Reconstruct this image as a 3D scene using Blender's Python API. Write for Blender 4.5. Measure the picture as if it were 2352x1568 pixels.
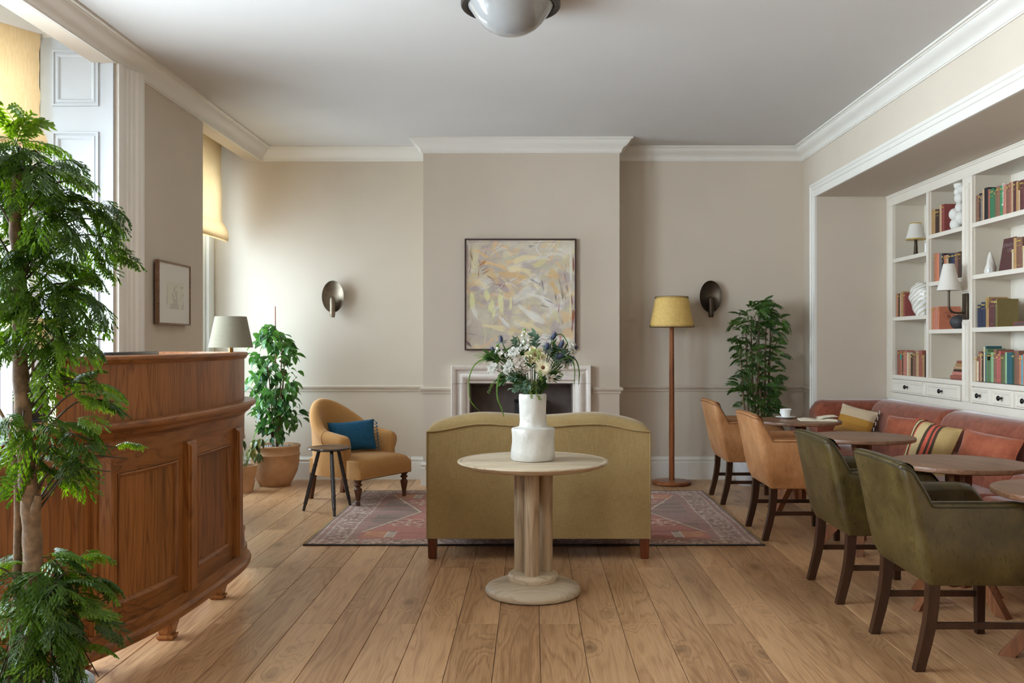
import bpy, math, random
import numpy as np
from mathutils import Vector, Matrix, Euler

# ---------------------------------------------------------------- scene, camera, light
for o in list(bpy.data.objects):
    bpy.data.objects.remove(o, do_unlink=True)
scene = bpy.context.scene
COL = scene.collection
random.seed(7)
PI = math.pi

cam_data = bpy.data.cameras.new('camera')
cam_data.sensor_width = 36.0
cam_data.lens = 2150 / 2352 * 36.0
cam_data.shift_x = -46 / 2352
cam_data.shift_y = 3 / 2352
cam_data.clip_start = 0.05
camera = bpy.data.objects.new('camera', cam_data)
camera.location = (0, 0, 1.4)
camera.rotation_euler = (PI / 2, 0, 0)
COL.objects.link(camera)
scene.camera = camera

world = bpy.data.worlds.new('sky')
scene.world = world
world.use_nodes = True
_bg = world.node_tree.nodes['Background']
_bg.inputs['Color'].default_value = (0.80, 0.90, 1.0, 1)
_bg.inputs['Strength'].default_value = 1.5

scene.view_settings.view_transform = 'Standard'
scene.view_settings.look = 'None'
scene.view_settings.gamma = 1.0
scene.view_settings.use_curve_mapping = False
scene.view_settings.exposure = 0.8
scene.cycles.use_denoising = True
scene.cycles.max_bounces = 6
scene.cycles.diffuse_bounces = 4
scene.cycles.glossy_bounces = 3
scene.cycles.transmission_bounces = 3
scene.cycles.transparent_max_bounces = 6
scene.cycles.use_adaptive_sampling = True
scene.cycles.adaptive_threshold = 0.07
scene.cycles.adaptive_min_samples = 12
scene.cycles.sample_clamp_indirect = 6.0
scene.cycles.caustics_reflective = False
scene.cycles.caustics_refractive = False


def area_light(name, loc, direction, sx, sy, power, color, spread=PI):
    d = bpy.data.lights.new(name, 'AREA')
    d.shape = 'RECTANGLE'
    d.size = sx
    d.size_y = sy
    d.energy = power
    d.color = color
    d.spread = spread
    o = bpy.data.objects.new(name, d)
    o.location = loc
    o.rotation_euler = Vector(direction).to_track_quat('-Z', 'Y').to_euler()
    COL.objects.link(o)
    return o


DAY = (0.76, 0.88, 1.0)
FILL_COLOR = (0.95, 0.97, 1.0)
DAY3 = (0.68, 0.84, 1.0)
# daylight outside the windows of the left wall, then one added fill light
area_light('daylight_bay_middle', (-4.2, 4.22, 1.95), (1, 0, -0.12), 1.7, 2.6, 190, DAY, 2.3)
area_light('daylight_bay_far', (-3.92, 5.87, 1.95), (0.86, -0.51, -0.12), 0.95, 2.6, 50, DAY, 2.5)
area_light('daylight_bay_near', (-3.92, 2.57, 1.95), (0.86, 0.51, -0.12), 0.95, 2.6, 48, DAY, 2.2)
area_light('daylight_back_window', (-3.62, 8.76, 1.8), (1, -0.15, -0.12), 1.35, 2.5, 86, DAY3, 2.6)
area_light('rear_fill_light', (-3.2, -0.9, 1.8), (1, 0.25, -0.1), 2.0, 2.2, 135, FILL_COLOR)  # added fill from behind the camera, set at a made-up window

# ---------------------------------------------------------------- helpers


def lin(c):
    c = c / 255.0
    return c / 12.92 if c <= 0.04045 else ((c + 0.055) / 1.055) ** 2.4


def rgb(r, g, b):
    return (lin(r), lin(g), lin(b), 1.0)


class MB:
    """collects geometry; build() links it as one mesh object"""

    def __init__(self):
        self.v = []
        self.f = []

    def add(self, vs, fs):
        b = len(self.v)
        self.v += [tuple(p) for p in vs]
        self.f += [tuple(b + i for i in q) for q in fs]
        return self

    def box(self, x0, y0, z0, x1, y1, z1):
        x0, x1 = min(x0, x1), max(x0, x1)
        y0, y1 = min(y0, y1), max(y0, y1)
        z0, z1 = min(z0, z1), max(z0, z1)
        vs = [(x0, y0, z0), (x1, y0, z0), (x1, y1, z0), (x0, y1, z0),
              (x0, y0, z1), (x1, y0, z1), (x1, y1, z1), (x0, y1, z1)]
        return self.add(vs, [(0, 3, 2, 1), (4, 5, 6, 7), (0, 1, 5, 4), (1, 2, 6, 5), (2, 3, 7, 6), (3, 0, 4, 7)])

    def bar(self, a, b, w, t, up=(0, 0, 1), w2=None, t2=None):
        """rectangular bar from a to b; w across, t along 'up'"""
        a, b = Vector(a), Vector(b)
        d = (b - a).normalized()
        u = Vector(up)
        s = d.cross(u)
        if s.length < 1e-5:
            s = d.cross(Vector((1, 0, 0)))
        s.normalize()
        u = s.cross(d).normalized()
        w2 = w if w2 is None else w2
        t2 = t if t2 is None else t2
        vs = []
        for p, ww, tt in ((a, w, t), (b, w2, t2)):
            for i, j in ((-1, -1), (1, -1), (1, 1), (-1, 1)):
                vs.append(p + s * (i * ww / 2) + u * (j * tt / 2))
        return self.add(vs, [(0, 1, 2, 3), (7, 6, 5, 4), (0, 4, 5, 1), (1, 5, 6, 2), (2, 6, 7, 3), (3, 7, 4, 0)])

    def loft(self, rings, closed=True, cap=True, loop=False):
        n = len(rings[0])
        vs = [p for r in rings for p in r]
        fs = []
        m = len(rings)
        for i in range(m if loop else m - 1):
            i2 = (i + 1) % m
            for j in range(n if closed else n - 1):
                k = (j + 1) % n
                fs.append((i * n + j, i * n + k, i2 * n + k, i2 * n + j))
        if cap and closed and not loop:
            fs.append(tuple(range(n - 1, -1, -1)))
            fs.append(tuple((m - 1) * n + j for j in range(n)))
        return self.add(vs, fs)

    def tube(self, pts, r, n=8, cap=True, flat=1.0):
        pts = [Vector(p) for p in pts]
        m = len(pts)
        rs = r if isinstance(r, (list, tuple)) else [r] * m
        rings = []
        t0 = (pts[1] - pts[0]).normalized()
        u = t0.orthogonal().normalized()
        for i, p in enumerate(pts):
            t = (pts[min(i + 1, m - 1)] - pts[max(i - 1, 0)]).normalized()
            u = (u - t * u.dot(t))
            u = u.normalized() if u.length > 1e-6 else t.orthogonal().normalized()
            w = t.cross(u)
            rings.append([p + (u * math.cos(2 * PI * k / n) + w * (flat * math.sin(2 * PI * k / n))) * rs[i] for k in range(n)])
        return self.loft(rings, True, cap)

    def lathe(self, prof, n=32, c=(0, 0, 0), sx=1.0, sy=1.0, wob=None):
        rings = []
        for i, (r, z) in enumerate(prof):
            ring = []
            for k in range(n):
                a = 2 * PI * k / n
                rr = max(r, 1e-4)
                if wob:
                    rr *= wob(a, z)
                ring.append((c[0] + rr * sx * math.cos(a), c[1] + rr * sy * math.sin(a), c[2] + z))
            rings.append(ring)
        return self.loft(rings, True, True)

    def sweep(self, pts, prof, cap=True, loop=False):
        """plan polyline swept with a profile of (out, z); 'out' is to the right of travel"""
        P = [Vector((p[0], p[1])) for p in pts]
        m = len(P)
        rings = []
        for i in range(m):
            a = P[i - 1] if (i > 0 or loop) else None
            b = P[(i + 1) % m] if (i < m - 1 or loop) else None
            d1 = (P[i] - a).normalized() if a is not None else None
            d2 = (b - P[i]).normalized() if b is not None else None
            d1 = d1 or d2
            d2 = d2 or d1
            n1 = Vector((d1.y, -d1.x))
            n2 = Vector((d2.y, -d2.x))
            nn = n1 + n2
            nn.normalize()
            k = 1.0 / max(0.3, nn.dot(n1))
            rings.append([(P[i].x + nn.x * o * k, P[i].y + nn.y * o * k, z) for o, z in prof])
        return self.loft(rings, True, cap, loop)

    def grid(self, fn, nu, nv, wrap_u=False):
        vs = [fn(i / (nu if wrap_u else nu - 1), j / (nv - 1)) for i in range(nu) for j in range(nv)]
        fs = []
        for i in range(nu if wrap_u else nu - 1):
            i2 = (i + 1) % nu
            for j in range(nv - 1):
                fs.append((i * nv + j, i2 * nv + j, i2 * nv + j + 1, i * nv + j + 1))
        return self.add(vs, fs)

    def sphere(self, c, r, n=12, m=8, s=(1, 1, 1)):
        rings = []
        for i in range(m + 1):
            t = PI * i / m
            rr = max(math.sin(t), 1e-3) * r
            rings.append([(c[0] + s[0] * rr * math.cos(2 * PI * k / n), c[1] + s[1] * rr * math.sin(2 * PI * k / n),
                           c[2] - s[2] * r * math.cos(t)) for k in range(n)])
        return self.loft(rings)

    def rbox(self, x0, y0, z0, x1, y1, z1, r, n=3):
        """box rounded on all edges: stacked rounded rectangles"""
        x0, x1 = min(x0, x1), max(x0, x1)
        y0, y1 = min(y0, y1), max(y0, y1)
        r = min(r, (x1 - x0) / 2.01, (y1 - y0) / 2.01, (z1 - z0) / 2.01)
        rings = []
        lv = []
        for i in range(n + 1):
            a = PI / 2 * i / n
            lv.append((z0 + r - r * math.cos(a), r - r * math.sin(a)))
        for i in range(n + 1):
            a = PI / 2 * i / n
            lv.append((z1 - r + r * math.sin(a), r - r * math.cos(a)))
        for z, ins in lv:
            ring = []
            rr = max(r - ins, 1e-4)
            for cx, cy, a0 in ((x1 - r, y1 - r, 0), (x0 + r, y1 - r, PI / 2), (x0 + r, y0 + r, PI), (x1 - r, y0 + r, 1.5 * PI)):
                for k in range(n + 1):
                    a = a0 + PI / 2 * k / n
                    ring.append((cx + rr * math.cos(a), cy + rr * math.sin(a), z))
            rings.append(ring)
        return self.loft(rings)

    def mesh(self, name, mat=None, smooth=None):
        me = bpy.data.meshes.new(name)
        me.from_pydata(self.v, [], self.f)
        me.validate(clean_customdata=False)
        fix_normals(me)
        if mat is not None:
            me.materials.append(mat)
        if smooth is not None:
            me.polygons.foreach_set('use_smooth', [True] * len(me.polygons))
            try:
                me.set_sharp_from_angle(angle=math.radians(smooth))
            except Exception:
                pass
        me.update()
        return me

    def build(self, name, mat=None, parent=None, smooth=None, bevel=None, loc=None, rot=None, seg=2):
        o = bpy.data.objects.new(name, self.mesh(name, mat, smooth))
        COL.objects.link(o)
        if parent is not None:
            o.parent = parent
        if loc is not None:
            o.location = loc
        if rot is not None:
            o.rotation_euler = rot
        if bevel:
            b = o.modifiers.new('bevel', 'BEVEL')
            b.width = bevel
            b.segments = seg
            b.limit_method = 'ANGLE'
            b.angle_limit = math.radians(40)
            if smooth is None:
                o.data.polygons.foreach_set('use_smooth', [True] * len(o.data.polygons))
                try:
                    o.data.set_sharp_from_angle(angle=math.radians(40))
                except Exception:
                    pass
        return o


def fix_normals(me):
    import bmesh
    bm = bmesh.new()
    bm.from_mesh(me)
    bmesh.ops.recalc_face_normals(bm, faces=bm.faces)
    bm.to_mesh(me)
    bm.free()


def link(name, me, parent=None, loc=(0, 0, 0), rot=(0, 0, 0), scale=(1, 1, 1)):
    o = bpy.data.objects.new(name, me)
    COL.objects.link(o)
    if parent is not None:
        o.parent = parent
    o.location = loc
    o.rotation_euler = rot
    o.scale = scale
    return o


def tag(o, label, cat, group=None, kind=None):
    o['label'] = label
    o['category'] = cat
    if group:
        o['group'] = group
    if kind:
        o['kind'] = kind
    return o


def thing(name, label, cat, loc=(0, 0, 0), rz=0.0, group=None):
    o = bpy.data.objects.new(name, None)
    o.empty_display_size = 0.1
    COL.objects.link(o)
    o.location = loc
    o.rotation_euler = (0, 0, rz)
    return tag(o, label, cat, group)


def struct(o, label=None):
    o['kind'] = 'structure'
    if label:
        o['label'] = label
    return o


def catmull(pts, per=8):
    P = [Vector(p) for p in pts]
    P = [P[0] * 2 - P[1]] + P + [P[-1] * 2 - P[-2]]
    out = []
    for i in range(1, len(P) - 2):
        a, b, c, d = P[i - 1], P[i], P[i + 1], P[i + 2]
        for k in range(per):
            t = k / per
            out.append(0.5 * ((2 * b) + (c - a) * t + (2 * a - 5 * b + 4 * c - d) * t * t + (3 * b - a - 3 * c + d) * t ** 3))
    out.append(P[-2].copy())
    return out


# ---------------------------------------------------------------- materials


class NT:
    def __init__(self, name, rough=0.5, spec=0.5, metal=0.0):
        self.m = bpy.data.materials.new(name)
        self.m.use_nodes = True
        self.t = self.m.node_tree
        self.b = self.t.nodes['Principled BSDF']
        self.b.inputs['Roughness'].default_value = rough
        self.b.inputs['Metallic'].default_value = metal
        self.b.inputs['Specular IOR Level'].default_value = spec

    def n(self, typ, **kw):
        x = self.t.nodes.new(typ)
        for k, v in kw.items():
            setattr(x, k, v)
        return x

    def put(self, inp, val):
        if hasattr(val, 'is_output'):
            self.t.links.new(val, inp)
        elif val is not None:
            inp.default_value = val

    def coord(self, which='Object'):
        return self.n('ShaderNodeTexCoord').outputs[which]

    def mapping(self, vec, scale=(1, 1, 1), loc=(0, 0, 0), rot=(0, 0, 0)):
        x = self.n('ShaderNodeMapping')
        self.put(x.inputs['Vector'], vec)
        x.inputs['Scale'].default_value = scale
        self.put(x.inputs['Location'], loc)
        x.inputs['Rotation'].default_value = rot
        return x.outputs[0]

    def noise(self, vec, scale=5, detail=3, rough=0.5, dist=0.0, out='Fac'):
        x = self.n('ShaderNodeTexNoise')
        self.put(x.inputs['Vector'], vec)
        self.put(x.inputs['Scale'], scale)
        x.inputs['Detail'].default_value = detail
        x.inputs['Roughness'].default_value = rough
        x.inputs['Distortion'].default_value = dist
        return x.outputs[out]

    def voronoi(self, vec, scale=5, feature='F1', out='Distance', rnd=1.0):
        x = self.n('ShaderNodeTexVoronoi', feature=feature)
        self.put(x.inputs['Vector'], vec)
        x.inputs['Scale'].default_value = scale
        x.inputs['Randomness'].default_value = rnd
        return x.outputs[out]

    def voronoi2(self, vec, scale):
        x = self.n('ShaderNodeTexVoronoi', voronoi_dimensions='2D')
        self.put(x.inputs['Vector'], vec)
        x.inputs['Scale'].default_value = scale
        return x.outputs['Distance']

    def wave(self, vec, scale=5, dist=0.0, axis='X', detail=2, dscale=1.0):
        x = self.n('ShaderNodeTexWave', bands_direction=axis)
        self.put(x.inputs['Vector'], vec)
        x.inputs['Scale'].default_value = scale
        x.inputs['Distortion'].default_value = dist
        x.inputs['Detail'].default_value = detail
        x.inputs['Detail Scale'].default_value = dscale
        return x.outputs['Fac']

    def math(self, op, a, b=None, c=None, clamp=False):
        x = self.n('ShaderNodeMath', operation=op)
        x.use_clamp = clamp
        self.put(x.inputs[0], a)
        if b is not None:
            self.put(x.inputs[1], b)
        if c is not None:
            self.put(x.inputs[2], c)
        return x.outputs[0]

    def vmath(self, op, a, b=None):
        x = self.n('ShaderNodeVectorMath', operation=op)
        self.put(x.inputs[0], a)
        if b is not None:
            self.put(x.inputs[1], b)
        return x.outputs[0]

    def ramp(self, fac, stops, interp='LINEAR'):
        x = self.n('ShaderNodeValToRGB')
        x.color_ramp.interpolation = interp
        e = x.color_ramp.elements
        while len(e) < len(stops):
            e.new(0.5)
        for i, (p, c) in enumerate(stops):
            e[i].position = p
            e[i].color = c if not isinstance(c, (int, float)) else (c, c, c, 1)
        self.put(x.inputs[0], fac)
        return x.outputs[0]

    def mix(self, fac, a, b, mode='MIX'):
        x = self.n('ShaderNodeMix', data_type='RGBA', blend_type=mode)
        self.put(x.inputs[0], fac)
        self.put(x.inputs[6], a)
        self.put(x.inputs[7], b)
        return x.outputs[2]

    def hsv(self, col, h=0.5, s=1.0, v=1.0):
        x = self.n('ShaderNodeHueSaturation')
        self.put(x.inputs['Hue'], h)
        self.put(x.inputs['Saturation'], s)
        self.put(x.inputs['Value'], v)
        self.put(x.inputs['Color'], col)
        return x.outputs[0]

    def rand(self):
        return self.n('ShaderNodeObjectInfo').outputs['Random']

    def objcolor(self):
        return self.n('ShaderNodeObjectInfo').outputs['Color']

    def bump(self, h, strength=0.3, dist=0.01):
        x = self.n('ShaderNodeBump')
        x.inputs['Strength'].default_value = strength
        x.inputs['Distance'].default_value = dist
        self.put(x.inputs['Height'], h)
        self.put(self.b.inputs['Normal'], x.outputs[0])

    def color(self, c):
        self.put(self.b.inputs['Base Color'], c)
        return self

    def rough(self, r):
        self.put(self.b.inputs['Roughness'], r)
        return self


def plain(name, col, rough=0.5, metal=0.0, var=0.06, scale=6, bump=0.0, bscale=60, spec=0.5):
    k = NT(name, rough, spec, metal)
    c = k.coord()
    n = k.noise(c, scale, 2, 0.6)
    lo = tuple(x * (1 - var) for x in col[:3]) + (1,)
    hi = tuple(min(1, x * (1 + var)) for x in col[:3]) + (1,)
    k.color(k.ramp(n, [(0.3, lo), (0.7, hi)]))
    if bump:
        k.bump(k.noise(c, bscale, 3, 0.6), bump, 0.004)
    return k.m


def wood(name, light, mid, dark, along='Y', scale=1.0, rough=0.45, rings=9.0, knots=0.0, contrast=1.0, bump=0.05, vary=0.12, spec=0.4, coat=0.0):
    """contour lines of a stretched noise read as plain-sawn grain"""
    k = NT(name, rough, spec)
    c = k.coord()
    r = k.rand()
    off = k.n('ShaderNodeCombineXYZ')
    k.put(off.inputs[0], k.math('MULTIPLY', r, 37.0))
    k.put(off.inputs[1], k.math('MULTIPLY', r, 91.0))
    k.put(off.inputs[2], k.math('MULTIPLY', r, 53.0))
    c = k.vmath('ADD', c, off.outputs[0])
    s = [7.0 * scale] * 3
    f = [190.0 * scale] * 3
    i = 'XYZ'.index(along)
    s[i] = 0.6 * scale
    f[i] = 5.0 * scale
    cs = k.mapping(c, tuple(s))
    n1 = k.noise(cs, 1.0, 2.2, 0.5, 0.35)
    field = k.math('MULTIPLY', n1, rings)
    if knots:
        ks = [2.6 * scale] * 3
        ks[i] = 1.1 * scale
        kd = k.voronoi2(k.mapping(c, tuple(ks)), 1.0)
        kn = k.math('SUBTRACT', 1.0, k.math('MULTIPLY', kd, 5.0), clamp=True)
        field = k.math('ADD', field, k.math('MULTIPLY', kn, 3.0))
    fr = k.math('FRACT', field)
    line = k.ramp(fr, [(0.0, 0.15), (0.25, 0.75), (0.75, 1.0), (0.97, 0.35), (1.0, 0.15)])
    fine = k.noise(k.mapping(c, tuple(f)), 1.0, 2, 0.6)
    broad = k.noise(k.mapping(c, tuple(x * 0.35 for x in s)), 1.0, 3, 0.6)
    t = k.math('ADD', k.math('MULTIPLY', line, 0.42 * contrast), k.math('MULTIPLY', fine, 0.55))
    t = k.math('ADD', t, k.math('MULTIPLY', k.math('SUBTRACT', broad, 0.5), 0.9))
    col = k.ramp(t, [(0.22, dark), (0.52, mid), (0.85, light)])
    if knots:
        kk = k.math('MULTIPLY', k.ramp(kd, [(0.02, 1.0), (0.05, 0.7), (0.13, 0.0)]), knots)
        kk2 = k.math('MULTIPLY', kk, k.ramp(k.noise(c, 2.3 * scale, 2, 0.5), [(0.45, 0.0), (0.58, 1.0)]))
        col = k.mix(kk2, col, tuple(x * 0.28 for x in dark[:3]) + (1,))
    v = k.math('ADD', 1.0 - vary, k.math('MULTIPLY', r, 2 * vary))
    col = k.hsv(col, 0.5, 1.0, v)
    k.color(col)
    k.rough(k.math('ADD', rough - 0.06, k.math('MULTIPLY', fine, 0.14)))
    if bump:
        k.bump(fine, bump, 0.002)
    if coat:
        k.b.inputs['Coat Weight'].default_value = coat
        k.b.inputs['Coat Roughness'].default_value = 0.25
    return k.m


def fabric(name, col, col2, weave=420, rough=0.85, bump=0.25, mott=5, sheen=0.2, slub=0.5):
    k = NT(name, rough, 0.2)
    c = k.coord()
    a = k.noise(k.mapping(c, (weave * 0.05, weave * 0.05, weave)), 1.0, 2, 0.5)
    b = k.noise(k.mapping(c, (weave, weave, weave * 0.05)), 1.0, 2, 0.5)
    th = k.math('ADD', k.math('MULTIPLY', a, 0.5), k.math('MULTIPLY', b, 0.5))
    m = k.noise(c, mott, 4, 0.6)
    t = k.math('ADD', k.math('MULTIPLY', th, slub), k.math('MULTIPLY', m, 1 - slub))
    k.color(k.ramp(t, [(0.32, col2), (0.66, col)]))
    k.bump(th, bump, 0.002)
    k.b.inputs['Sheen Weight'].default_value = sheen
    k.b.inputs['Sheen Roughness'].default_value = 0.4
    return k.m


def leather(name, col, dark, light, rough=0.36):
    k = NT(name, rough, 0.5)
    c = k.vmath('ADD', k.coord(), k.math('MULTIPLY', k.rand(), 7.0))
    big = k.noise(c, 5.5, 4, 0.62, 0.4)
    fine = k.noise(k.mapping(c, (60, 60, 22)), 1.0, 3, 0.65)
    t = k.math('ADD', k.math('MULTIPLY', big, 0.72), k.math('MULTIPLY', fine, 0.28))
    k.color(k.ramp(t, [(0.3, dark), (0.5, col), (0.72, light)]))
    k.rough(k.math('ADD', rough - 0.08, k.math('MULTIPLY', fine, 0.2)))
    k.bump(k.math('ADD', k.voronoi(c, 420), k.math('MULTIPLY', big, 3.0)), 0.1, 0.002)
    return k.m


def leafmat(name, dark, mid, light, trans=0.35, rough=0.4, th=(0.48, 1.15, 1.9)):
    k = NT(name, rough, 0.5)
    c = k.coord()
    n = k.noise(c, 30, 3, 0.6)
    r = k.rand()
    t = k.math('ADD', k.math('MULTIPLY', n, 0.6), k.math('MULTIPLY', r, 0.45))
    col = k.ramp(t, [(0.25, dark), (0.55, mid), (0.85, light)])
    k.color(col)
    tr = k.n('ShaderNodeBsdfTranslucent')
    k.put(tr.inputs['Color'], k.hsv(col, *th))
    mx = k.n('ShaderNodeMixShader')
    mx.inputs[0].default_value = trans
    k.t.links.new(k.b.outputs[0], mx.inputs[1])
    k.t.links.new(tr.outputs[0], mx.inputs[2])
    out = k.t.nodes['Material Output']
    k.t.links.new(mx.outputs[0], out.inputs['Surface'])
    return k.m


def attrmat(name, attr='design', rough=0.85, bump=0.0, bscale=300, fuzz=0.0, sheen=0.0):
    k = NT(name, rough, 0.25)
    a = k.n('ShaderNodeAttribute', attribute_name=attr)
    col = a.outputs['Color']
    c = k.coord()
    if fuzz:
        col = k.mix(fuzz, col, k.ramp(k.noise(c, bscale, 3, 0.7), [(0.3, 0.05), (0.7, 0.95)]), 'OVERLAY')
    k.color(col)
    if bump:
        k.bump(k.noise(c, bscale, 3, 0.6), bump, 0.004)
    k.b.inputs['Sheen Weight'].default_value = sheen
    return k.m


M = {}
M['wall'] = plain('wall_paint', rgb(206, 193, 176), 0.75, var=0.025, scale=1.5, spec=0.25)
M['trim'] = plain('trim_paint', rgb(226, 221, 212), 0.42, var=0.02, scale=3)
M['white_paint'] = plain('window_paint', rgb(232, 231, 228), 0.4, var=0.02, scale=3)
M['shutter_paint'] = plain('shutter_paint', rgb(188, 191, 194), 0.45, var=0.02, scale=3)
M['ceiling'] = plain('ceiling_paint', rgb(211, 208, 204), 0.85, var=0.015, scale=1.2, spec=0.2)
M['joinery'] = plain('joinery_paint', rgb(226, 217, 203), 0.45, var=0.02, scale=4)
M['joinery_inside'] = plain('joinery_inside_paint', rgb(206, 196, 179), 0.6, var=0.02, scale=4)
M['stone'] = plain('limestone', rgb(226, 216, 206), 0.6, var=0.05, scale=14, bump=0.05, bscale=120)
M['firebox'] = plain('firebox_slate', rgb(112, 100, 94), 0.6, var=0.22, scale=7, bump=0.05, bscale=25)
M['black'] = plain('black_metal', rgb(24, 24, 26), 0.4, 0.6, var=0.1)
M['screen'] = plain('dark_screen', rgb(26, 30, 36), 0.25, 0.0, var=0.1)
M['bronze'] = plain('aged_bronze', rgb(128, 114, 96), 0.45, 0.75, var=0.25, scale=9)
M['bronze_dark'] = plain('dark_bronze', rgb(78, 66, 54), 0.42, 0.75, var=0.25, scale=9)
M['lamp_ring'] = plain('dark_lamp_ring', rgb(54, 48, 46), 0.4, 0.5, var=0.15)
M['brass'] = plain('brass', rgb(176, 140, 80), 0.3, 0.95, var=0.1)
M['subfloor'] = plain('subfloor', rgb(62, 46, 34), 0.9, var=0.2, scale=8)
M['plank'] = wood('oak_planks', rgb(214, 175, 133), rgb(194, 152, 111), rgb(152, 111, 75), 'Y', 1.0, 0.36, 12.0, knots=0.6, contrast=0.5, bump=0.05, vary=0.12)
M['desk'] = wood('oak_desk_stain', rgb(166, 108, 58), rgb(136, 83, 41), rgb(94, 54, 24), 'Z', 1.5, 0.34, 9.0, contrast=0.9, vary=0.06, bump=0.04)
M['desk_h'] = wood('oak_desk_stain_rail', rgb(166, 108, 58), rgb(136, 83, 41), rgb(94, 54, 24), 'Y', 1.5, 0.34, 7.0, contrast=0.8, vary=0.05, bump=0.04)
M['pale_oak'] = wood('limed_oak', rgb(206, 190, 166), rgb(186, 168, 142), rgb(154, 136, 112), 'X', 1.6, 0.5, 7.0, contrast=0.9, vary=0.05)
M['pale_oak_v'] = wood('limed_oak_column', rgb(190, 168, 140), rgb(170, 147, 118), rgb(138, 115, 90), 'Z', 1.6, 0.5, 6.0, contrast=0.9, vary=0.06)
M['walnut'] = wood('walnut_table', rgb(156, 116, 88), rgb(132, 94, 68), rgb(100, 66, 44), 'Y', 1.6, 0.36, 8.0, contrast=0.7, vary=0.06)
M['walnut_v'] = wood('walnut_column', rgb(150, 98, 64), rgb(124, 76, 46), rgb(90, 52, 30), 'Z', 1.8, 0.36, 6.0, contrast=0.7, vary=0.08)
M['dark_leg'] = wood('stained_beech_leg', rgb(78, 48, 31), rgb(60, 36, 22), rgb(42, 24, 14), 'Z', 2.5, 0.33, 5.0, contrast=0.5, vary=0.06)
M['brown_leg'] = wood('turned_leg_wood', rgb(130, 84, 56), rgb(104, 64, 40), rgb(74, 44, 26), 'Z', 2.5, 0.35, 5.0, contrast=0.5, vary=0.06)
M['red_leg'] = wood('sofa_leg_wood', rgb(128, 70, 42), rgb(106, 54, 30), rgb(78, 38, 20), 'Z', 2.5, 0.32, 5.0, contrast=0.5, vary=0.04)
M['lamp_wood'] = wood('lamp_wood', rgb(170, 110, 70), rgb(144, 86, 50), rgb(106, 58, 32), 'Z', 2.2, 0.28, 5.0, contrast=0.6, vary=0.04)
M['frame_wood'] = wood('picture_frame_wood', rgb(158, 124, 100), rgb(136, 104, 82), rgb(104, 78, 60), 'Y', 3.0, 0.45, 5.0, contrast=0.5, vary=0.04)
M['ebony'] = plain('ebonised_wood', rgb(46, 40, 38), 0.26, 0.0, var=0.25, scale=20)
M['stool_top'] = plain('stool_top_wood', rgb(58, 48, 44), 0.22, 0.0, var=0.2, scale=14)
M['olive'] = leather('olive_leather', rgb(73, 61, 29), rgb(51, 38, 16), rgb(98, 84, 47), 0.28)
M['tan'] = leather('tan_leather', rgb(178, 124, 78), rgb(150, 98, 56), rgb(200, 150, 104), 0.4)
M['olive_seam'] = leather('olive_leather_piping', rgb(52, 43, 22), rgb(38, 30, 14), rgb(74, 63, 36), 0.3)
M['tan_seam'] = leather('tan_leather_piping', rgb(140, 90, 52), rgb(112, 68, 36), rgb(168, 118, 74), 0.38)
M['mustard'] = fabric('mustard_linen', rgb(194, 144, 88), rgb(170, 120, 66), 500, 0.9, 0.2, 4, 0.15, 0.55)
M['sofa'] = fabric('olive_linen', rgb(170, 145, 100), rgb(137, 111, 69), 420, 0.9, 0.3, 4, 0.25, 0.75)
M['rust'] = fabric('rust_chenille', rgb(156, 86, 62), rgb(112, 54, 37), 160, 0.9, 0.35, 16, 0.55, 0.3)
M['rust_pillow'] = fabric('rust_velvet_pillow', rgb(174, 98, 70), rgb(136, 68, 45), 200, 0.85, 0.3, 10, 0.35, 0.3)
M['teal'] = fabric('teal_cotton', rgb(44, 96, 124), rgb(24, 62, 88), 260, 0.95, 0.5, 14, 0.1, 0.75)
M['terracotta'] = plain('terracotta', rgb(188, 150, 116), 0.85, var=0.2, scale=5, bump=0.12, bscale=40, spec=0.2)
M['stone_pot'] = plain('grey_stone_pot', rgb(196, 194, 192), 0.75, var=0.1, scale=12, bump=0.15, bscale=60)
M['pebble'] = plain('grey_pebbles', rgb(160, 158, 160), 0.7, var=0.4, scale=50)
M['soil'] = plain('soil', rgb(58, 46, 36), 0.95, var=0.4, scale=40, bump=0.4, bscale=60)
M['bark'] = plain('grey_bark', rgb(120, 96, 72), 0.8, var=0.5, scale=26, bump=0.35, bscale=45)
M['twig'] = plain('green_twig', rgb(74, 62, 44), 0.6, var=0.25, scale=20)
M['stem_green'] = plain('green_stem', rgb(96, 118, 58), 0.5, var=0.15, scale=20)
M['aralia'] = leafmat('aralia_leaf', rgb(44, 70, 20), rgb(74, 110, 32), rgb(120, 158, 54), 0.4, 0.4, (0.48, 1.1, 1.6))
M['aralia_far'] = leafmat('aralia_leaf_small', rgb(46, 74, 30), rgb(68, 104, 42), rgb(100, 134, 60), 0.35)
M['ficus'] = leafmat('ficus_leaf', rgb(34, 66, 34), rgb(56, 100, 48), rgb(98, 142, 70), 0.3, 0.32)
M['schefflera'] = leafmat('variegated_leaf', rgb(42, 66, 34), rgb(74, 96, 44), rgb(190, 180, 100), 0.3, 0.35)
M['ceramic'] = plain('white_glaze', rgb(204, 201, 193), 0.34, var=0.08, scale=9, bump=0.9, bscale=26)
M['china'] = plain('white_china', rgb(240, 240, 238), 0.2, var=0.01)
M['plaster'] = plain('white_plaster', rgb(222, 218, 210), 0.85, var=0.06, scale=14, bump=0.2, bscale=40)
M['slate_ball'] = plain('dark_pottery', rgb(62, 60, 62), 0.6, var=0.2, scale=14)
M['paper'] = plain('paper', rgb(232, 222, 200), 0.8, var=0.05, scale=20)
M['mount'] = plain('mount_card', rgb(232, 230, 224), 0.7, var=0.01)
M['shade_grey'] = fabric('grey_green_shade', rgb(136, 131, 114), rgb(122, 117, 101), 300, 0.85, 0.1, 3, 0.1, 0.5)
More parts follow.
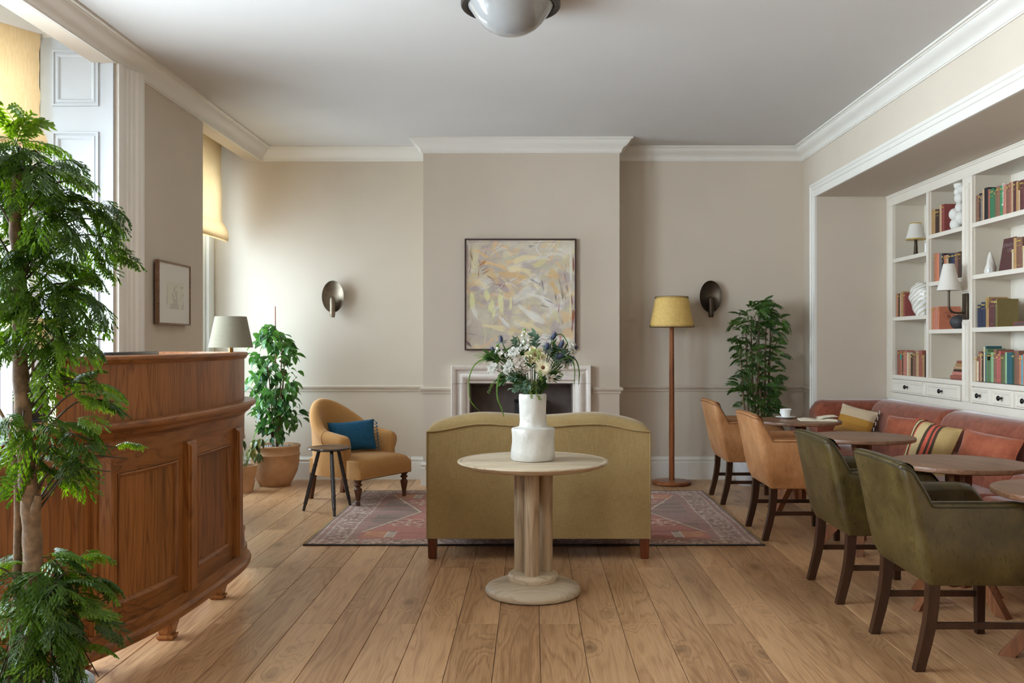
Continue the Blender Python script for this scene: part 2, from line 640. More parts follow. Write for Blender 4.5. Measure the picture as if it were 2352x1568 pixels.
M['shade_cream'] = fabric('cream_shade', rgb(228, 222, 212), rgb(212, 206, 196), 300, 0.85, 0.1, 3, 0.1, 0.5)
M['shade_beige'] = fabric('beige_shade', rgb(196, 172, 124), rgb(176, 150, 104), 300, 0.85, 0.1, 3, 0.1, 0.5)
M['leather_dark'] = plain('dark_chair_leather', rgb(70, 34, 24), 0.35, var=0.15, scale=10)


def _parchment():
    k = NT('parchment_shade', 0.6, 0.3)
    c = k.coord()
    n = k.noise(c, 40, 4, 0.6)
    col = k.ramp(n, [(0.3, rgb(206, 168, 92)), (0.7, rgb(222, 188, 116))])
    k.color(col)
    k.b.inputs['Subsurface Weight'].default_value = 0.0
    return k.m


M['parchment'] = _parchment()


def _glass():
    k = NT('window_glass', 0.02, 0.5)
    tr = k.n('ShaderNodeBsdfTransparent')
    tr.inputs[0].default_value = (0.97, 0.985, 0.98, 1)
    gl = k.n('ShaderNodeBsdfGlossy')
    gl.inputs['Roughness'].default_value = 0.02
    mx = k.n('ShaderNodeMixShader')
    mx.inputs[0].default_value = 0.05
    k.t.links.new(tr.outputs[0], mx.inputs[1])
    k.t.links.new(gl.outputs[0], mx.inputs[2])
    k.t.links.new(mx.outputs[0], k.t.nodes['Material Output'].inputs['Surface'])
    return k.m


M['glass'] = _glass()


def _blind():
    k = NT('linen_blind', 0.9, 0.1)
    c = k.coord()
    th = k.noise(k.mapping(c, (260, 260, 6)), 1.0, 2, 0.6)
    col = k.ramp(th, [(0.3, rgb(186, 166, 132)), (0.7, rgb(204, 186, 152))])
    k.color(col)
    tr = k.n('ShaderNodeBsdfTranslucent')
    k.put(tr.inputs['Color'], k.ramp(th, [(0.3, rgb(220, 176, 120)), (0.7, rgb(234, 196, 144))]))
    mx = k.n('ShaderNodeMixShader')
    mx.inputs[0].default_value = 0.24
    k.t.links.new(k.b.outputs[0], mx.inputs[1])
    k.t.links.new(tr.outputs[0], mx.inputs[2])
    k.t.links.new(mx.outputs[0], k.t.nodes['Material Output'].inputs['Surface'])
    return k.m


M['blind'] = _blind()


def _bowl():
    k = NT('opal_glass', 0.12, 0.5)
    k.color(rgb(176, 175, 173))
    k.b.inputs['Transmission Weight'].default_value = 0.35
    k.b.inputs['Coat Weight'].default_value = 0.6
    k.b.inputs['Coat Roughness'].default_value = 0.04
    return k.m


M['opal'] = _bowl()


def _book():
    k = NT('book_cloth', 0.62, 0.35)
    c = k.coord()
    n = k.noise(c, 26, 4, 0.65)
    f = k.noise(c, 420, 2, 0.5)
    col = k.hsv(k.objcolor(), 0.5, 0.84, k.math('ADD', 0.72, k.math('ADD', k.math('MULTIPLY', n, 0.4), k.math('MULTIPLY', f, 0.16))))
    k.color(col)
    return k.m


M['book'] = _book()
M['gold'] = plain('gilt', rgb(206, 176, 104), 0.4, 0.6, var=0.2, scale=200)
M['white_print'] = plain('white_print', rgb(232, 224, 214), 0.6)
M['dark_print'] = plain('dark_print', rgb(92, 38, 16), 0.6)

# ================================================================ the room
XL, XR = -2.785, 2.787       # side walls
YB, YC = 9.617, 9.20         # back wall, chimney breast
CX0, CX1 = -1.07, 0.86       # chimney breast sides
ZC = 3.40                    # ceiling
YREAR = -3.6
FX0, FX1, FZ = -0.613, 0.40, 1.004   # fireplace opening

# floor slab with one object for each plank
b = MB().box(-4.1, YREAR, -0.12, 3.9, YB + 0.1, -0.006)
floor = struct(b.build('floor', M['subfloor']))
PW, PL = 0.204, 2.35
mbp = MB().box(-PW / 2 + 0.0009, -PL / 2 + 0.0009, -0.02, PW / 2 - 0.0009, PL / 2 - 0.0009, 0.0)
plank_mesh = {}


def plank_of(length):
    key = round(length, 2)
    if key not in plank_mesh:
        h = length / 2 - 0.0010
        w = PW / 2 - 0.0012
        e = 0.0016
        m = MB()
        m.loft([[(-w, -h, -0.02), (w, -h, -0.02), (w, h, -0.02), (-w, h, -0.02)],
                [(-w, -h, -e), (w, -h, -e), (w, h, -e), (-w, h, -e)],
                [(-w + e, -h + e, 0), (w - e, -h + e, 0), (w - e, h - e, 0), (-w + e, h - e, 0)]])
        plank_mesh[key] = m.mesh('plank', M['plank'])
    return plank_mesh[key]


for k in range(-16, 15):
    xc = 0.037 + PW * (k + 0.5)
    y_lo, y_hi = YREAR, YB
    if k < -14:
        y_lo = 7.92
    start = (4.667 if k % 2 == 0 else 5.84) - 4 * PL
    n = 0
    while start + n * PL < y_hi:
        a, c = max(y_lo, start + n * PL), min(y_hi, start + (n + 1) * PL)
        n += 1
        if c - a < 0.06:
            continue
        p = link('plank', plank_of(c - a), floor, (xc, (a + c) / 2, 0.0))

# ceiling
struct(MB().box(XL, YREAR, ZC, XR, YB + 0.1, ZC + 0.35).build('ceiling', M['ceiling']))
struct(MB().box(-4.2, 2.0, 3.62, XL - 0.12, YB + 0.1, 3.75).build('ceiling', M['ceiling']))

# back wall with the chimney breast
b = MB()
b.box(-3.5, YB, 0, CX0, YB + 0.15, 3.75)
b.box(CX1, YB, 0, XR + 0.15, YB + 0.15, ZC + 0.02)
b.box(CX0, YC, 0, FX0, YB + 0.15, ZC + 0.02)
b.box(FX1, YC, 0, CX1, YB + 0.15, ZC + 0.02)
b.box(FX0, YC, FZ, FX1, YB + 0.15, ZC + 0.02)
wb = struct(b.build('wall_back', M['wall']))
b = MB()
b.box(FX0, YB - 0.02, 0, FX1, YB + 0.14, FZ)
b.box(FX0, YC + 0.02, 0, FX0 + 0.012, YB - 0.02, FZ)
b.box(FX1 - 0.012, YC + 0.02, 0, FX1, YB - 0.02, FZ)
b.box(FX0 + 0.012, YC + 0.02, FZ - 0.012, FX1 - 0.012, YB - 0.02, FZ)
b.box(FX0 + 0.012, YC + 0.02, 0.0, FX1 - 0.012, YB - 0.02, 0.012)
b.build('fireback', M['firebox'], wb)

# left wall: pier between the two windows, header over the bay, wall behind the camera
struct(MB().box(-3.32, 6.25, 0, XL, 7.92, 3.75).build('wall_left', M['wall']))
b = MB()
b.box(XL - 0.14, 2.2, 3.262, XL, 6.25, 3.75)
b.box(XL - 0.14, 7.92, 3.262, XL, YB, 3.75)
b.box(XL - 0.3, 0.25, 0, XL, 2.2, ZC + 0.02)
b.box(XL - 0.3, -2.05, 0, XL, 0.25, 0.7)
b.box(XL - 0.3, -2.05, 2.9, XL, 0.25, ZC + 0.02)
b.box(XL - 0.3, YREAR, 0, XL, -2.05, ZC + 0.02)
b.box(-4.2, 2.05, 0, XL - 0.3, 2.2, 3.75)
struct(b.build('wall_left', M['wall']))
# right wall with the wide niche
NZ, NY = 2.83, 9.16
b = MB()
b.box(XR, NY, 0, 3.95, YB + 0.15, ZC + 0.02)
b.box(XR, 2.6, NZ, 3.95, NY, ZC + 0.02)
b.box(XR, YREAR, 0, 3.95, 2.6, ZC + 0.02)
b.box(3.83, 2.6, 0, 3.95, NY, NZ)
struct(b.build('wall_right', M['wall']))
struct(MB().box(-4.2, YREAR - 0.15, 0, 3.95, YREAR, ZC + 0.35).build('wall_rear', M['wall']))

# cornice, dado rail, skirting
CORN = [(0, ZC - 0.137), (0.012, ZC - 0.137), (0.013, ZC - 0.128), (0.019, ZC - 0.126), (0.020, ZC - 0.112), (0.026, ZC - 0.098), (0.038, ZC - 0.084),
        (0.056, ZC - 0.072), (0.072, ZC - 0.060), (0.086, ZC - 0.046), (0.094, ZC - 0.030), (0.096, ZC - 0.024), (0.104, ZC - 0.022),
        (0.106, ZC - 0.016), (0.122, ZC - 0.014), (0.122, ZC), (0, ZC)]
PATH = [(XL, YREAR), (XL, YB), (CX0, YB), (CX0, YC), (CX1, YC), (CX1, YB), (XR, YB), (XR, YREAR)]
struct(MB().sweep(PATH, CORN).build('trim_1', M['trim'], smooth=32))
ZB = 3.62
BC = [(0, ZB - 0.19), (0.01, ZB - 0.19), (0.012, ZB - 0.17), (0.03, ZB - 0.16), (0.035, ZB - 0.13), (0.06, ZB - 0.08), (0.09, ZB - 0.04), (0.10, ZB - 0.03), (0.10, ZB), (0, ZB)]
BAY = [(XL - 0.14, 2.2), (-3.28, 2.24), (-3.90, 3.28), (-3.90, 5.17), (-3.28, 6.21), (XL - 0.14, 6.25)]
struct(MB().sweep([(-3.28, 2.2), (-3.90, 3.28), (-3.90, 5.17), (-3.28, 6.25), (XL - 0.14, 6.25)], BC).build('trim_2', M['white_paint'], smooth=32))

DADO = [(0, 0.902), (0.010, 0.902), (0.013, 0.910), (0.013, 0.921), (0.017, 0.925), (0.030, 0.936), (0.034, 0.946), (0.034, 0.955), (0.024, 0.960), (0.018, 0.966), (0, 0.966)]
SK = [(0, 0), (0.024, 0), (0.024, 0.172), (0.018, 0.178), (0.018, 0.196), (0.024, 0.200), (0.022, 0.210), (0.012, 0.218), (0.008, 0.232), (0, 0.232)]
SKC = [(o * 1.25, z) for o, z in SK]
pa = [(-3.3, YB), (CX0, YB), (CX0, YC), (-0.79, YC)]
pb = [(0.595, YC), (CX1, YC), (CX1, YB), (XR, YB), (XR, 9.315)]
struct(MB().sweep(pa, DADO).sweep(pb, DADO).build('trim_3', M['wall'], smooth=32))
struct(MB().sweep(pa, SK).sweep(pb, SK).build('baseboard_back', M['trim'], smooth=32))
struct(MB().sweep([(XL, 6.56), (XL, 7.92), (-3.3, 7.92)], SK).sweep([(XL, YREAR), (XL, 2.2)], SK).build('baseboard_left', M['trim'], smooth=32))
struct(MB().sweep([(XL, 6.56), (XL, 7.92)], DADO).build('trim_4', M['wall'], smooth=32))
struct(MB().sweep([(XR, 2.6), (XR, YREAR)], SK).build('baseboard_right', M['trim'], smooth=32))

# architrave round the niche (right wall) - stepped section
b = MB()
prof = [(0, 0), (0, 0.020), (0.012, 0.026), (0.030, 0.026), (0.034, 0.018), (0.066, 0.018), (0.070, 0.028), (0.100, 0.028), (0.106, 0.036), (0.130, 0.036), (0.130, 0)]
t = MB().sweep([(2.62, 0.0), (2.62, NZ), (NY, NZ), (NY, 0.0)][::-1], [(o, p) for o, p in prof])
b.add([(XR - p, y, z) for (y, z, p) in t.v], t.f)
struct(b.build('trim_5', M['trim'], smooth=30))

# architrave round the bay (left wall)
b = MB()
prof = [(0, 0), (0, 0.022), (0.035, 0.030), (0.05, 0.030), (0.055, 0.020), (0.12, 0.020), (0.125, 0.030), (0.16, 0.030), (0.17, 0.040), (0.20, 0.046),
        (0.215, 0.062), (0.25, 0.068), (0.26, 0.074), (0.288, 0.074), (0.288, 0)]
t = MB().sweep([(6.262, 0.0), (6.262, 3.27)], [(o, p) for o, p in prof])
b.add([(XL + p, y, z) for (y, z, p) in t.v], t.f)
struct(b.build('trim_6', M['trim'], smooth=30))


# ---------------------------------------------------------------- windows
def sash_window(name, a, c, z0, z1, cols, rows, t=0.05):
    """timber frame and glazing bars between plan points a and c, one pane object for each light"""
    a, c = Vector(a), Vector(c)
    d = (c - a).normalized()
    L = (c - a).length
    m = MB()

    def seg(u0, u1, w0, w1, tt):
        p0 = a + d * u0
        p1 = a + d * u1
        nn = Vector((-d.y, d.x)) * tt / 2
        vs = []
        for z in (w0, w1):
            vs += [(p0.x - nn.x, p0.y - nn.y, z), (p1.x - nn.x, p1.y - nn.y, z), (p1.x + nn.x, p1.y + nn.y, z), (p0.x + nn.x, p0.y + nn.y, z)]
        m.add(vs, [(0, 3, 2, 1), (4, 5, 6, 7), (0, 1, 5, 4), (1, 2, 6, 5), (2, 3, 7, 6), (3, 0, 4, 7)])
    f = 0.07
    seg(0, f, z0, z1, t)
    seg(L - f, L, z0, z1, t)
    seg(f, L - f, z0, z0 + f, t)
    seg(f, L - f, z1 - f, z1, t)
    zm = (z0 + z1) / 2
    seg(f, L - f, zm - 0.025, zm + 0.025, t)
    cw = (L - 2 * f) / cols
    for i in range(1, cols):
        seg(f + cw * i - 0.012, f + cw * i + 0.012, z0 + f, zm - 0.025, t * 0.6)
        seg(f + cw * i - 0.012, f + cw * i + 0.012, zm + 0.025, z1 - f, t * 0.6)
    rh = (z1 - z0 - 2 * f) / rows
    for j in range(1, rows):
        zz = z0 + f + rh * j
        if abs(zz - zm) > 0.05:
            seg(f, L - f, zz - 0.012, zz + 0.012, t * 0.6)
    w = struct(m.build(name, M['white_paint']))
    for i in range(cols):
        for j in range(rows):
            q = MB()
            p0, p1 = a + d * (f + cw * i + 0.012), a + d * (f + cw * (i + 1) - 0.012)
            zz0, zz1 = z0 + f + rh * j + 0.012, z0 + f + rh * (j + 1) - 0.012
            nn = Vector((-d.y, d.x)) * 0.002
            vs = []
            for z in (zz0, zz1):
                vs += [(p0.x - nn.x, p0.y - nn.y, z), (p1.x - nn.x, p1.y - nn.y, z), (p1.x + nn.x, p1.y + nn.y, z), (p0.x + nn.x, p0.y + nn.y, z)]
            q.add(vs, [(0, 3, 2, 1), (4, 5, 6, 7), (0, 1, 5, 4), (1, 2, 6, 5), (2, 3, 7, 6), (3, 0, 4, 7)])
            q.build('pane', M['glass'], w)
    return w


w1 = sash_window('window_1', (-3.30, 6.24), (-3.92, 5.17), 0.72, 3.40, 2, 4)
sash_window('window_2', (-3.92, 5.17), (-3.92, 3.28), 0.72, 3.40, 3, 4)
sash_window('window_3', (-3.92, 3.28), (-3.30, 2.21), 0.72, 3.40, 2, 4)
w4 = sash_window('window_4', (-3.32, 9.44), (-3.32, 8.08), 0.62, 3.30, 3, 4)
sash_window('added_window_5', (XL - 0.2, 0.25), (XL - 0.2, -2.05), 0.7, 2.9, 3, 4)  # unseen window added behind the camera to go with the fill light
# bay walls below and above the glass, window reveal of the back window
b = MB()
bw = [(-0.02, 0), (0.06, 0), (0.06, 0.72), (-0.02, 0.72)]
bp = [(-3.30, 2.21), (-3.92, 3.28), (-3.92, 5.17), (-3.30, 6.24)]
b.sweep(bp, [(-0.10, 0), (0.04, 0), (0.04, 0.72), (-0.10, 0.72)])
b.sweep(bp, [(-0.10, 3.40), (0.04, 3.40), (0.04, 3.75), (-0.10, 3.75)])
b.box(-3.45, 7.92, 0, -3.30, 9.617, 0.62)
b.box(-3.45, 7.92, 3.30, -3.30, 9.617, 3.75)
b.box(-3.45, 7.92, 0.62, -3.30, 8.08, 3.30)
b.box(-3.45, 9.44, 0.62, -3.30, 9.617, 3.30)
struct(b.build('wall_left', M['white_paint']))
b = MB().box(-3.30, 9.45, 0.62, -3.262, 9.612, 3.40)
struct(b.build('trim_7', M['white_paint'], bevel=0.004))
# sills
b = MB().sweep(bp, [(-0.02, 0.72), (0.20, 0.72), (0.20, 0.745), (-0.02, 0.745)])
struct(b.build('trim_8', M['white_paint']))

# panelled shutter case on the far reveal of the bay
b = MB().box(-3.275, 6.232, 0.0, XL - 0.004, 6.25, 3.43)
sh = struct(b.build('trim_9', M['shutter_paint']))
for (z0, z1) in ((2.976, 3.345), (1.93, 2.80), (0.95, 1.85)):
    pp = [(-3.189, z0), (-2.884, z0), (-2.884, z1), (-3.189, z1)]
    q = MB()
    t = MB().sweep(pp, [(-0.046, 0), (-0.046, 0.004), (-0.036, 0.010), (-0.026, 0.010), (-0.022, 0.004), (-0.014, 0.004), (-0.010, 0.013), (0, 0.013), (0.004, 0.0)], loop=True)
    q.add([(x, 6.232 - p, z) for (x, z, p) in t.v], t.f)
    q.build('panel_moulding', M['shutter_paint'], sh, smooth=30)


# ---------------------------------------------------------------- roman blinds
def roman_blind(label, a, c, ztop, zbot, fold=0.2):
    a, c = Vector(a), Vector(c)
    d = (c - a).normalized()
    nn = Vector((d.y, -d.x))
    L = (c - a).length
    root = thing('roman_blind', label, 'blind', (0, 0, 0))
    zf = zbot + fold

    def fn(u, v):
        z = ztop + (zf - ztop) * v
        o = 0.006 * math.sin(v * 9.0 + 1.0) + 0.012 * max(0, v - 0.9) * 10
        e = 0.004 * math.sin(v * 22) * (1 if u > 0.5 else -1)
        p = a + d * (u * L + e) + nn * o
        return (p.x, p.y, z)
    m = MB().grid(fn, 12, 40)
    m.build('fabric', M['blind'], root, smooth=60)
    m = MB()

    def fn2(u, v):
        # gathered fold at the foot: comes forward, turns under, goes back up
        ang = v * PI * 1.5
        z = zf - fold * (v if v < 0.75 else 0.75 + (v - 0.75) * 1.0)
        o = 0.015 + 0.055 * math.sin(min(1, v / 0.9) * PI * 0.62) + 0.004 * math.sin(u * 9)
        p = a + d * (u * L + 0.012 * math.sin(v * 3.0) * (1 if u > 0.5 else -1)) + nn * o
        return (p.x, p.y, z)
    m.grid(fn2, 16, 16)

    def fn3(u, v):
        o = 0.062 - 0.05 * v
        p = a + d * (u * L) + nn * o
        return (p.x, p.y, zbot + 0.012 + 0.03 * v - 0.012 * math.sin(v * PI))
    m.grid(fn3, 12, 5)
    m.build('bottom_fold', M['blind'], root, smooth=60)
    m = MB()
    pa, pc = a + nn * 0.03, c + nn * 0.03
    m.bar((pa.x, pa.y, zbot + 0.035), (pc.x, pc.y, zbot + 0.035), 0.02, 0.03)
    m.build('bottom_bar', M['shade_cream'], root)
    m = MB()
    m.bar((a.x, a.y, ztop + 0.02), (c.x, c.y, ztop + 0.02), 0.04, 0.05)
    m.build('headrail', M['white_paint'], root)
    return root


roman_blind('beige linen roman blind half lowered in the bay above the leafy plant', (-3.73, 5.26), (-3.22, 6.12), 3.42, 2.64, 0.16)
roman_blind('beige roman blind beside the bright back wall, above the grey lamp', (-3.13, 8.02), (-3.13, 9.43), 3.56, 2.41, 0.2)

# ================================================================ fireplace
fp = thing('fireplace_surround', 'pale limestone fireplace surround with rounded moulding on the chimney breast', 'fireplace', (-0.1065, YC, 0))
FPP = [(0, 0), (0, 0.028), (0.012, 0.034), (0.022, 0.034), (0.026, 0.046), (0.040, 0.066), (0.062, 0.078), (0.085, 0.078), (0.102, 0.066), (0.112, 0.048),
       (0.122, 0.044), (0.126, 0.060), (0.134, 0.078), (0.146, 0.086), (0.170, 0.088), (0.174, 0.084), (0.174, 0)]


def frame_piece(path, name, parent):
    t = MB().sweep(path, FPP)
    m = MB().add([(x + 0.1065, -p, z) for (x, z, p) in t.v], t.f)
    return m.build(name, M['stone'], parent, smooth=40)


frame_piece([(FX1, 0.0), (FX1, FZ - 0.003)], 'jamb', fp)
frame_piece([(FX0, FZ - 0.003), (FX0, 0.0)], 'jamb', fp)
frame_piece([(FX1, FZ - 0.001), (FX1, FZ), (FX0, FZ), (FX0, FZ - 0.001)], 'lintel', fp)
st = thing('stove', 'black metal stove standing inside the fireplace behind the vase', 'stove', (-0.03, 9.42, 0.012))
MB().rbox(-0.14, -0.12, 0.06, 0.14, 0.12, 0.80, 0.012).build('body', M['black'], st, smooth=40)
MB().box(-0.15, -0.13, 0.80, 0.15, 0.13, 0.815).build('top_plate', M['black'], st, bevel=0.003)
for sx in (-0.11, 0.11):
    for sy in (-0.09, 0.09):
        MB().box(sx - 0.015, sy - 0.015, 0, sx + 0.015, sy + 0.015, 0.06).build('foot', M['black'], st)

# ================================================================ reception desk
base_pts = [(-2.75, 6.02), (-2.42, 6.045), (-2.1, 6.03), (-1.86, 5.93), (-1.735, 5.77), (-1.665, 5.5), (-1.645, 5.2), (-1.648, 4.85), (-1.664, 4.5), (-1.70, 4.2), (-1.79, 3.86),
            (-1.93, 3.62), (-2.13, 3.43), (-2.4, 3.30), (-2.75, 3.24)]
_cv = catmull([(x, y, 0) for x, y in base_pts], 24)
_cum = [0.0]
for i in range(1, len(_cv)):
    _cum.append(_cum[-1] + (_cv[i] - _cv[i - 1]).length)
DLEN = _cum[-1]


def desk_pt(s, o=0.0):
    """point on the desk front at arc length s (0 = far end), o outwards from the body face"""
    s = max(0.0, min(DLEN - 1e-6, s))
    i = int(np.searchsorted(_cum, s, side='right')) - 1
    i = max(0, min(i, len(_cv) - 2))
    t = (s - _cum[i]) / (_cum[i + 1] - _cum[i])
    p = _cv[i].lerp(_cv[i + 1], t)
    e = 0.04
    ta = Vector(_lerp_pt(s + e)) - Vector(_lerp_pt(s - e))
    ta.normalize()
    nrm = Vector((-ta.y, ta.x))          # outwards (travel is towards the camera, room on the left)
    return (p.x + nrm.x * (o - 0.04), p.y + nrm.y * (o - 0.04))


def _lerp_pt(s):
    s = max(0.0, min(DLEN - 1e-6, s))
    i = int(np.searchsorted(_cum, s, side='right')) - 1
    i = max(0, min(i, len(_cv) - 2))
    t = (s - _cum[i]) / (_cum[i + 1] - _cum[i])
    p = _cv[i].lerp(_cv[i + 1], t)
    return (p.x, p.y)


def s_at_y(y):
    best = min(range(len(_cv)), key=lambda i: abs(_cv[i].y - y) + (10 if _cv[i].x < -1.9 else 0))
    return _cum[best]


def desk_strip(prof, s0, s1, step=0.03, m=None):
    """profile of (out, z) swept along the desk between arc lengths"""
    n = max(2, int((s1 - s0) / step))
    rings = []
    for i in range(n + 1):
        s = s0 + (s1 - s0) * i / n
        rings.append([(*desk_pt(s, o), z) for o, z in prof])
    m = m or MB()
    return m.loft(rings)


DX, DY = -2.0, 4.6
desk = thing('reception_desk', 'curved panelled oak reception desk with raised gallery, in front of bay', 'desk', (DX, DY, 0))


def dbuild(m, name, mat, parent=desk, smooth=35, bevel=None):
    m.v = [(x - DX, y - DY, z) for x, y, z in m.v] if parent is desk else m.v
    return m.build(name, mat, parent, smooth=smooth, bevel=bevel)


s_p = s_at_y(4.62)
PC = [s_p - 1.44, s_p - 0.72, s_p, s_p + 0.72, s_p + 1.44]     # pilaster centres, far to near
S0, S1 = 0.25, DLEN - 0.1
dbuild(desk_strip([(-0.045, 0.12), (-0.018, 0.12), (-0.018, 1.0), (-0.045, 1.0)], S0, S1), 'carcass', M['desk'])
dbuild(desk_strip([(-0.02, 0.838), (0, 0.838), (0, 0.985), (-0.02, 0.985)], S0, S1), 'top_rail', M['desk_h'])
dbuild(desk_strip([(-0.02, 0.18), (0, 0.18), (0, 0.268), (-0.02, 0.268)], S0, S1), 'bottom_rail', M['desk_h'])
dbuild(desk_strip([(-0.05, 0.088), (0.030, 0.088), (0.038, 0.094), (0.040, 0.108), (0.034, 0.120), (0.022, 0.126), (0.016, 0.134), (0.016, 0.176), (0.010, 0.186), (-0.02, 0.188), (-0.05, 0.188)], S0 - 0.03, S1), 'plinth_moulding', M['desk_h'])
dbuild(desk_strip([(-0.05, 0.978), (0.006, 0.978), (0.010, 0.990), (0.024, 0.996), (0.036, 1.006), (0.040, 1.020), (0.056, 1.028), (0.066, 1.040), (0.066, 1.052), (0.058, 1.062), (-0.05, 1.062)], S0 - 0.05, S1), 'ledge_moulding', M['desk_h'])
dbuild(desk_strip([(-0.60, 1.03), (-0.05, 1.03), (-0.05, 1.06), (-0.60, 1.06)], S0 + 0.05, S1), 'worktop', M['desk_h'])
dbuild(desk_strip([(-0.60, 0.70), (-0.56, 0.70), (-0.56, 1.03), (-0.60, 1.03)], S0 + 0.5, S1), 'apron', M['desk'])
# raised gallery: ends at a square corner on the near side
s_g = min(range(len(_cum)), key=lambda i: abs((_cv[i].x * 2150 / _cv[i].y + 1222) - 140) + (500 if _cv[i].y > 4.5 else 0))
s_g = _cum[s_g]
dbuild(desk_strip([(-0.055, 1.062), (0.0, 1.062), (0.0, 1.316), (-0.055, 1.316)], S0, s_g), 'gallery', M['desk'], smooth=30)
dbuild(desk_strip([(-0.065, 1.306), (0.004, 1.306), (0.012, 1.312), (0.016, 1.322), (0.022, 1.328), (0.022, 1.338), (0.016, 1.344), (-0.065, 1.344)], S0 - 0.01, s_g + 0.012), 'gallery_capping', M['desk_h'], smooth=35)
edges = [S0] + PC + [S1]
for i in range(len(PC)):
    c = PC[i]
    if S0 + 0.1 < c < S1 - 0.05:
        prof = []
        # pilaster with a rounded top: two stacked layers
        p = desk_strip([(-0.02, 0.19), (0.026, 0.19), (0.026, 0.905), (0.016, 0.918), (-0.02, 0.918)], c - 0.055, c + 0.055, 0.015)
        desk_strip([(0.02, 0.19), (0.034, 0.19), (0.034, 0.892), (0.028, 0.902), (0.02, 0.902)], c - 0.034, c + 0.034, 0.012, p)
        dbuild(p, 'pilaster', M['desk'], smooth=35)
    for side in (-1, 1):
        q0, q1 = (c + side * 0.05, c + side * 0.112)
        dbuild(desk_strip([(-0.02, 0.262), (0, 0.262), (0, 0.845), (-0.02, 0.845)], min(q0, q1), max(q0, q1), 0.015), 'stile', M['desk'])
for i in range(len(PC) - 1):
    a, c = PC[i] + 0.11, PC[i + 1] - 0.11
    pn = desk_strip([(-0.03, 0.262), (-0.013, 0.262), (-0.013, 0.845), (-0.03, 0.845)], a, c, 0.02)
    pan = dbuild(pn, 'panel', M['desk'])
    mm = MB()
    z0, z1 = 0.268, 0.838
    w = 0.02
    bead = [(-0.014, 0.0), (0.004, 0.002), (0.006, 0.008), (-0.002, 0.013), (-0.006, 0.020), (-0.014, 0.022)]
    desk_strip([(o, z0 + t) for o, t in bead], a, c, 0.02, mm)
    desk_strip([(o, z1 - t) for o, t in bead], a, c, 0.02, mm)
    for sgn, s in ((1, a), (-1, c)):
        rings = [[(*desk_pt(s + sgn * t, o), z) for o, t in bead] for z in (z0, z1)]
        mm.loft(rings)
    mm.v = [(x - DX, y - DY, z) for x, y, z in mm.v]
    mm.build('panel_bead', M['desk'], pan, smooth=40)
for (fx, fy) in ((-1.72, 5.13), (-1.725, 4.43), (-1.92, 3.97), (-1.95, 5.75), (-2.35, 3.5), (-2.45, 5.85)):
    m = MB()
    m.loft([[(fx - DX + sx * h, fy - DY + sy * h, z) for sx, sy in ((-1, -1), (1, -1), (1, 1), (-1, 1))] for h, z in
            ((0.030, 0.0), (0.038, 0.012), (0.038, 0.022), (0.028, 0.024), (0.040, 0.075), (0.042, 0.09))])
    m.build('foot', M['desk'], desk)

# ================================================================ sofa seen from behind
sofa = thing('sofa', 'olive linen two-seat sofa with double-humped back, standing on the rug', 'sofa', (0.042, 6.05, 0))
SW = 0.724


def hump(x):
    a = abs(x)
    return 0.5 + 0.5 * math.cos((a - 0.36) / 0.364 * PI) if a > 0.36 else 0.62 + 0.38 * (0.5 + 0.5 * math.cos((0.36 - a) / 0.36 * PI))


def seam_z(x):
    return 0.826 + 0.048 * hump(x)


def top_z(x):
    e = min(1.0, (SW - abs(x)) / 0.17)
    return seam_z(x) + 0.004 + (0.068) * (1 - (1 - e) ** 2.2) ** 0.5


NX = 49
xs = [-SW + 2 * SW * i / (NX - 1) for i in range(NX)]
m = MB()
rings = []
for x in xs:
    rings.append([(x, 0.0, 0.134), (x, 0.0, seam_z(x) * 0.5), (x, 0.002, seam_z(x)), (x, 0.16, seam_z(x)), (x, 0.16, 0.134)])
m.loft(rings)
m.build('back_panel', M['sofa'], sofa, smooth=40)
m = MB()
rings = []
for x in xs:
    s, t = seam_z(x), top_z(x)
    ring = []
    for k in range(13):
        a = PI * k / 12
        ring.append((x, 0.115 - 0.118 * math.cos(a), s + (t - s) * math.sin(a) ** 0.75))
    ring.append((x, 0.233, s - 0.3))
    ring.append((x, 0.10, s - 0.3))
    ring.append((x, 0.10, s - 0.005))
    rings.append(ring)
m.loft(rings)
m.build('top_roll', M['sofa'], sofa, smooth=50)
m = MB()
m.tube([(x, -0.004, seam_z(x)) for x in xs], 0.0055, 6)
for sx in (-1, 1):
    m.tube([(sx * (SW - 0.002), -0.003, z) for z in (0.136, 0.4, 0.65, seam_z(SW))], 0.0045, 6)
m.build('piping', M['sofa'], sofa, smooth=60)
m = MB().rbox(-SW + 0.005, 0.1, 0.134, SW - 0.005, 0.83, 0.30, 0.02)
m.build('seat_base', M['sofa'], sofa, smooth=50)
for sx in (-1, 1):
    MB().rbox(sx * 0.005, 0.22, 0.30, sx * 0.56, 0.86, 0.45, 0.05, 4).build('seat_cushion', M['sofa'], sofa, smooth=60)
    m = MB()
    # scroll arm: upright panel and a roll that overhangs outwards
    m.rbox(sx * 0.57, 0.09, 0.14, sx * 0.715, 0.80, 0.56, 0.02)
    m.tube([(sx * 0.675, 0.10, 0.575), (sx * 0.675, 0.12, 0.575), (sx * 0.675, 0.81, 0.575), (sx * 0.675, 0.825, 0.575)], [0.05, 0.07, 0.07, 0.05], 16)
    m.build('arm', M['sofa'], sofa, smooth=50)
for sx in (-1, 1):
    for sy, tp in ((0.035, 1), (0.76, 1)):
        m = MB()
        x = sx * (SW - 0.036)
        m.loft([[(x + a * h, sy + c * h, z) for a, c in ((-1, -1), (1, -1), (1, 1), (-1, 1))] for h, z in ((0.022, 0.0), (0.027, 0.012), (0.030, 0.14))])
        zz = 0.0 if sy < 0.3 else 0.014
        m.v = [(a, c, max(z, zz)) for a, c, z in m.v]
        m.build('leg', M['red_leg'], sofa, bevel=0.003)

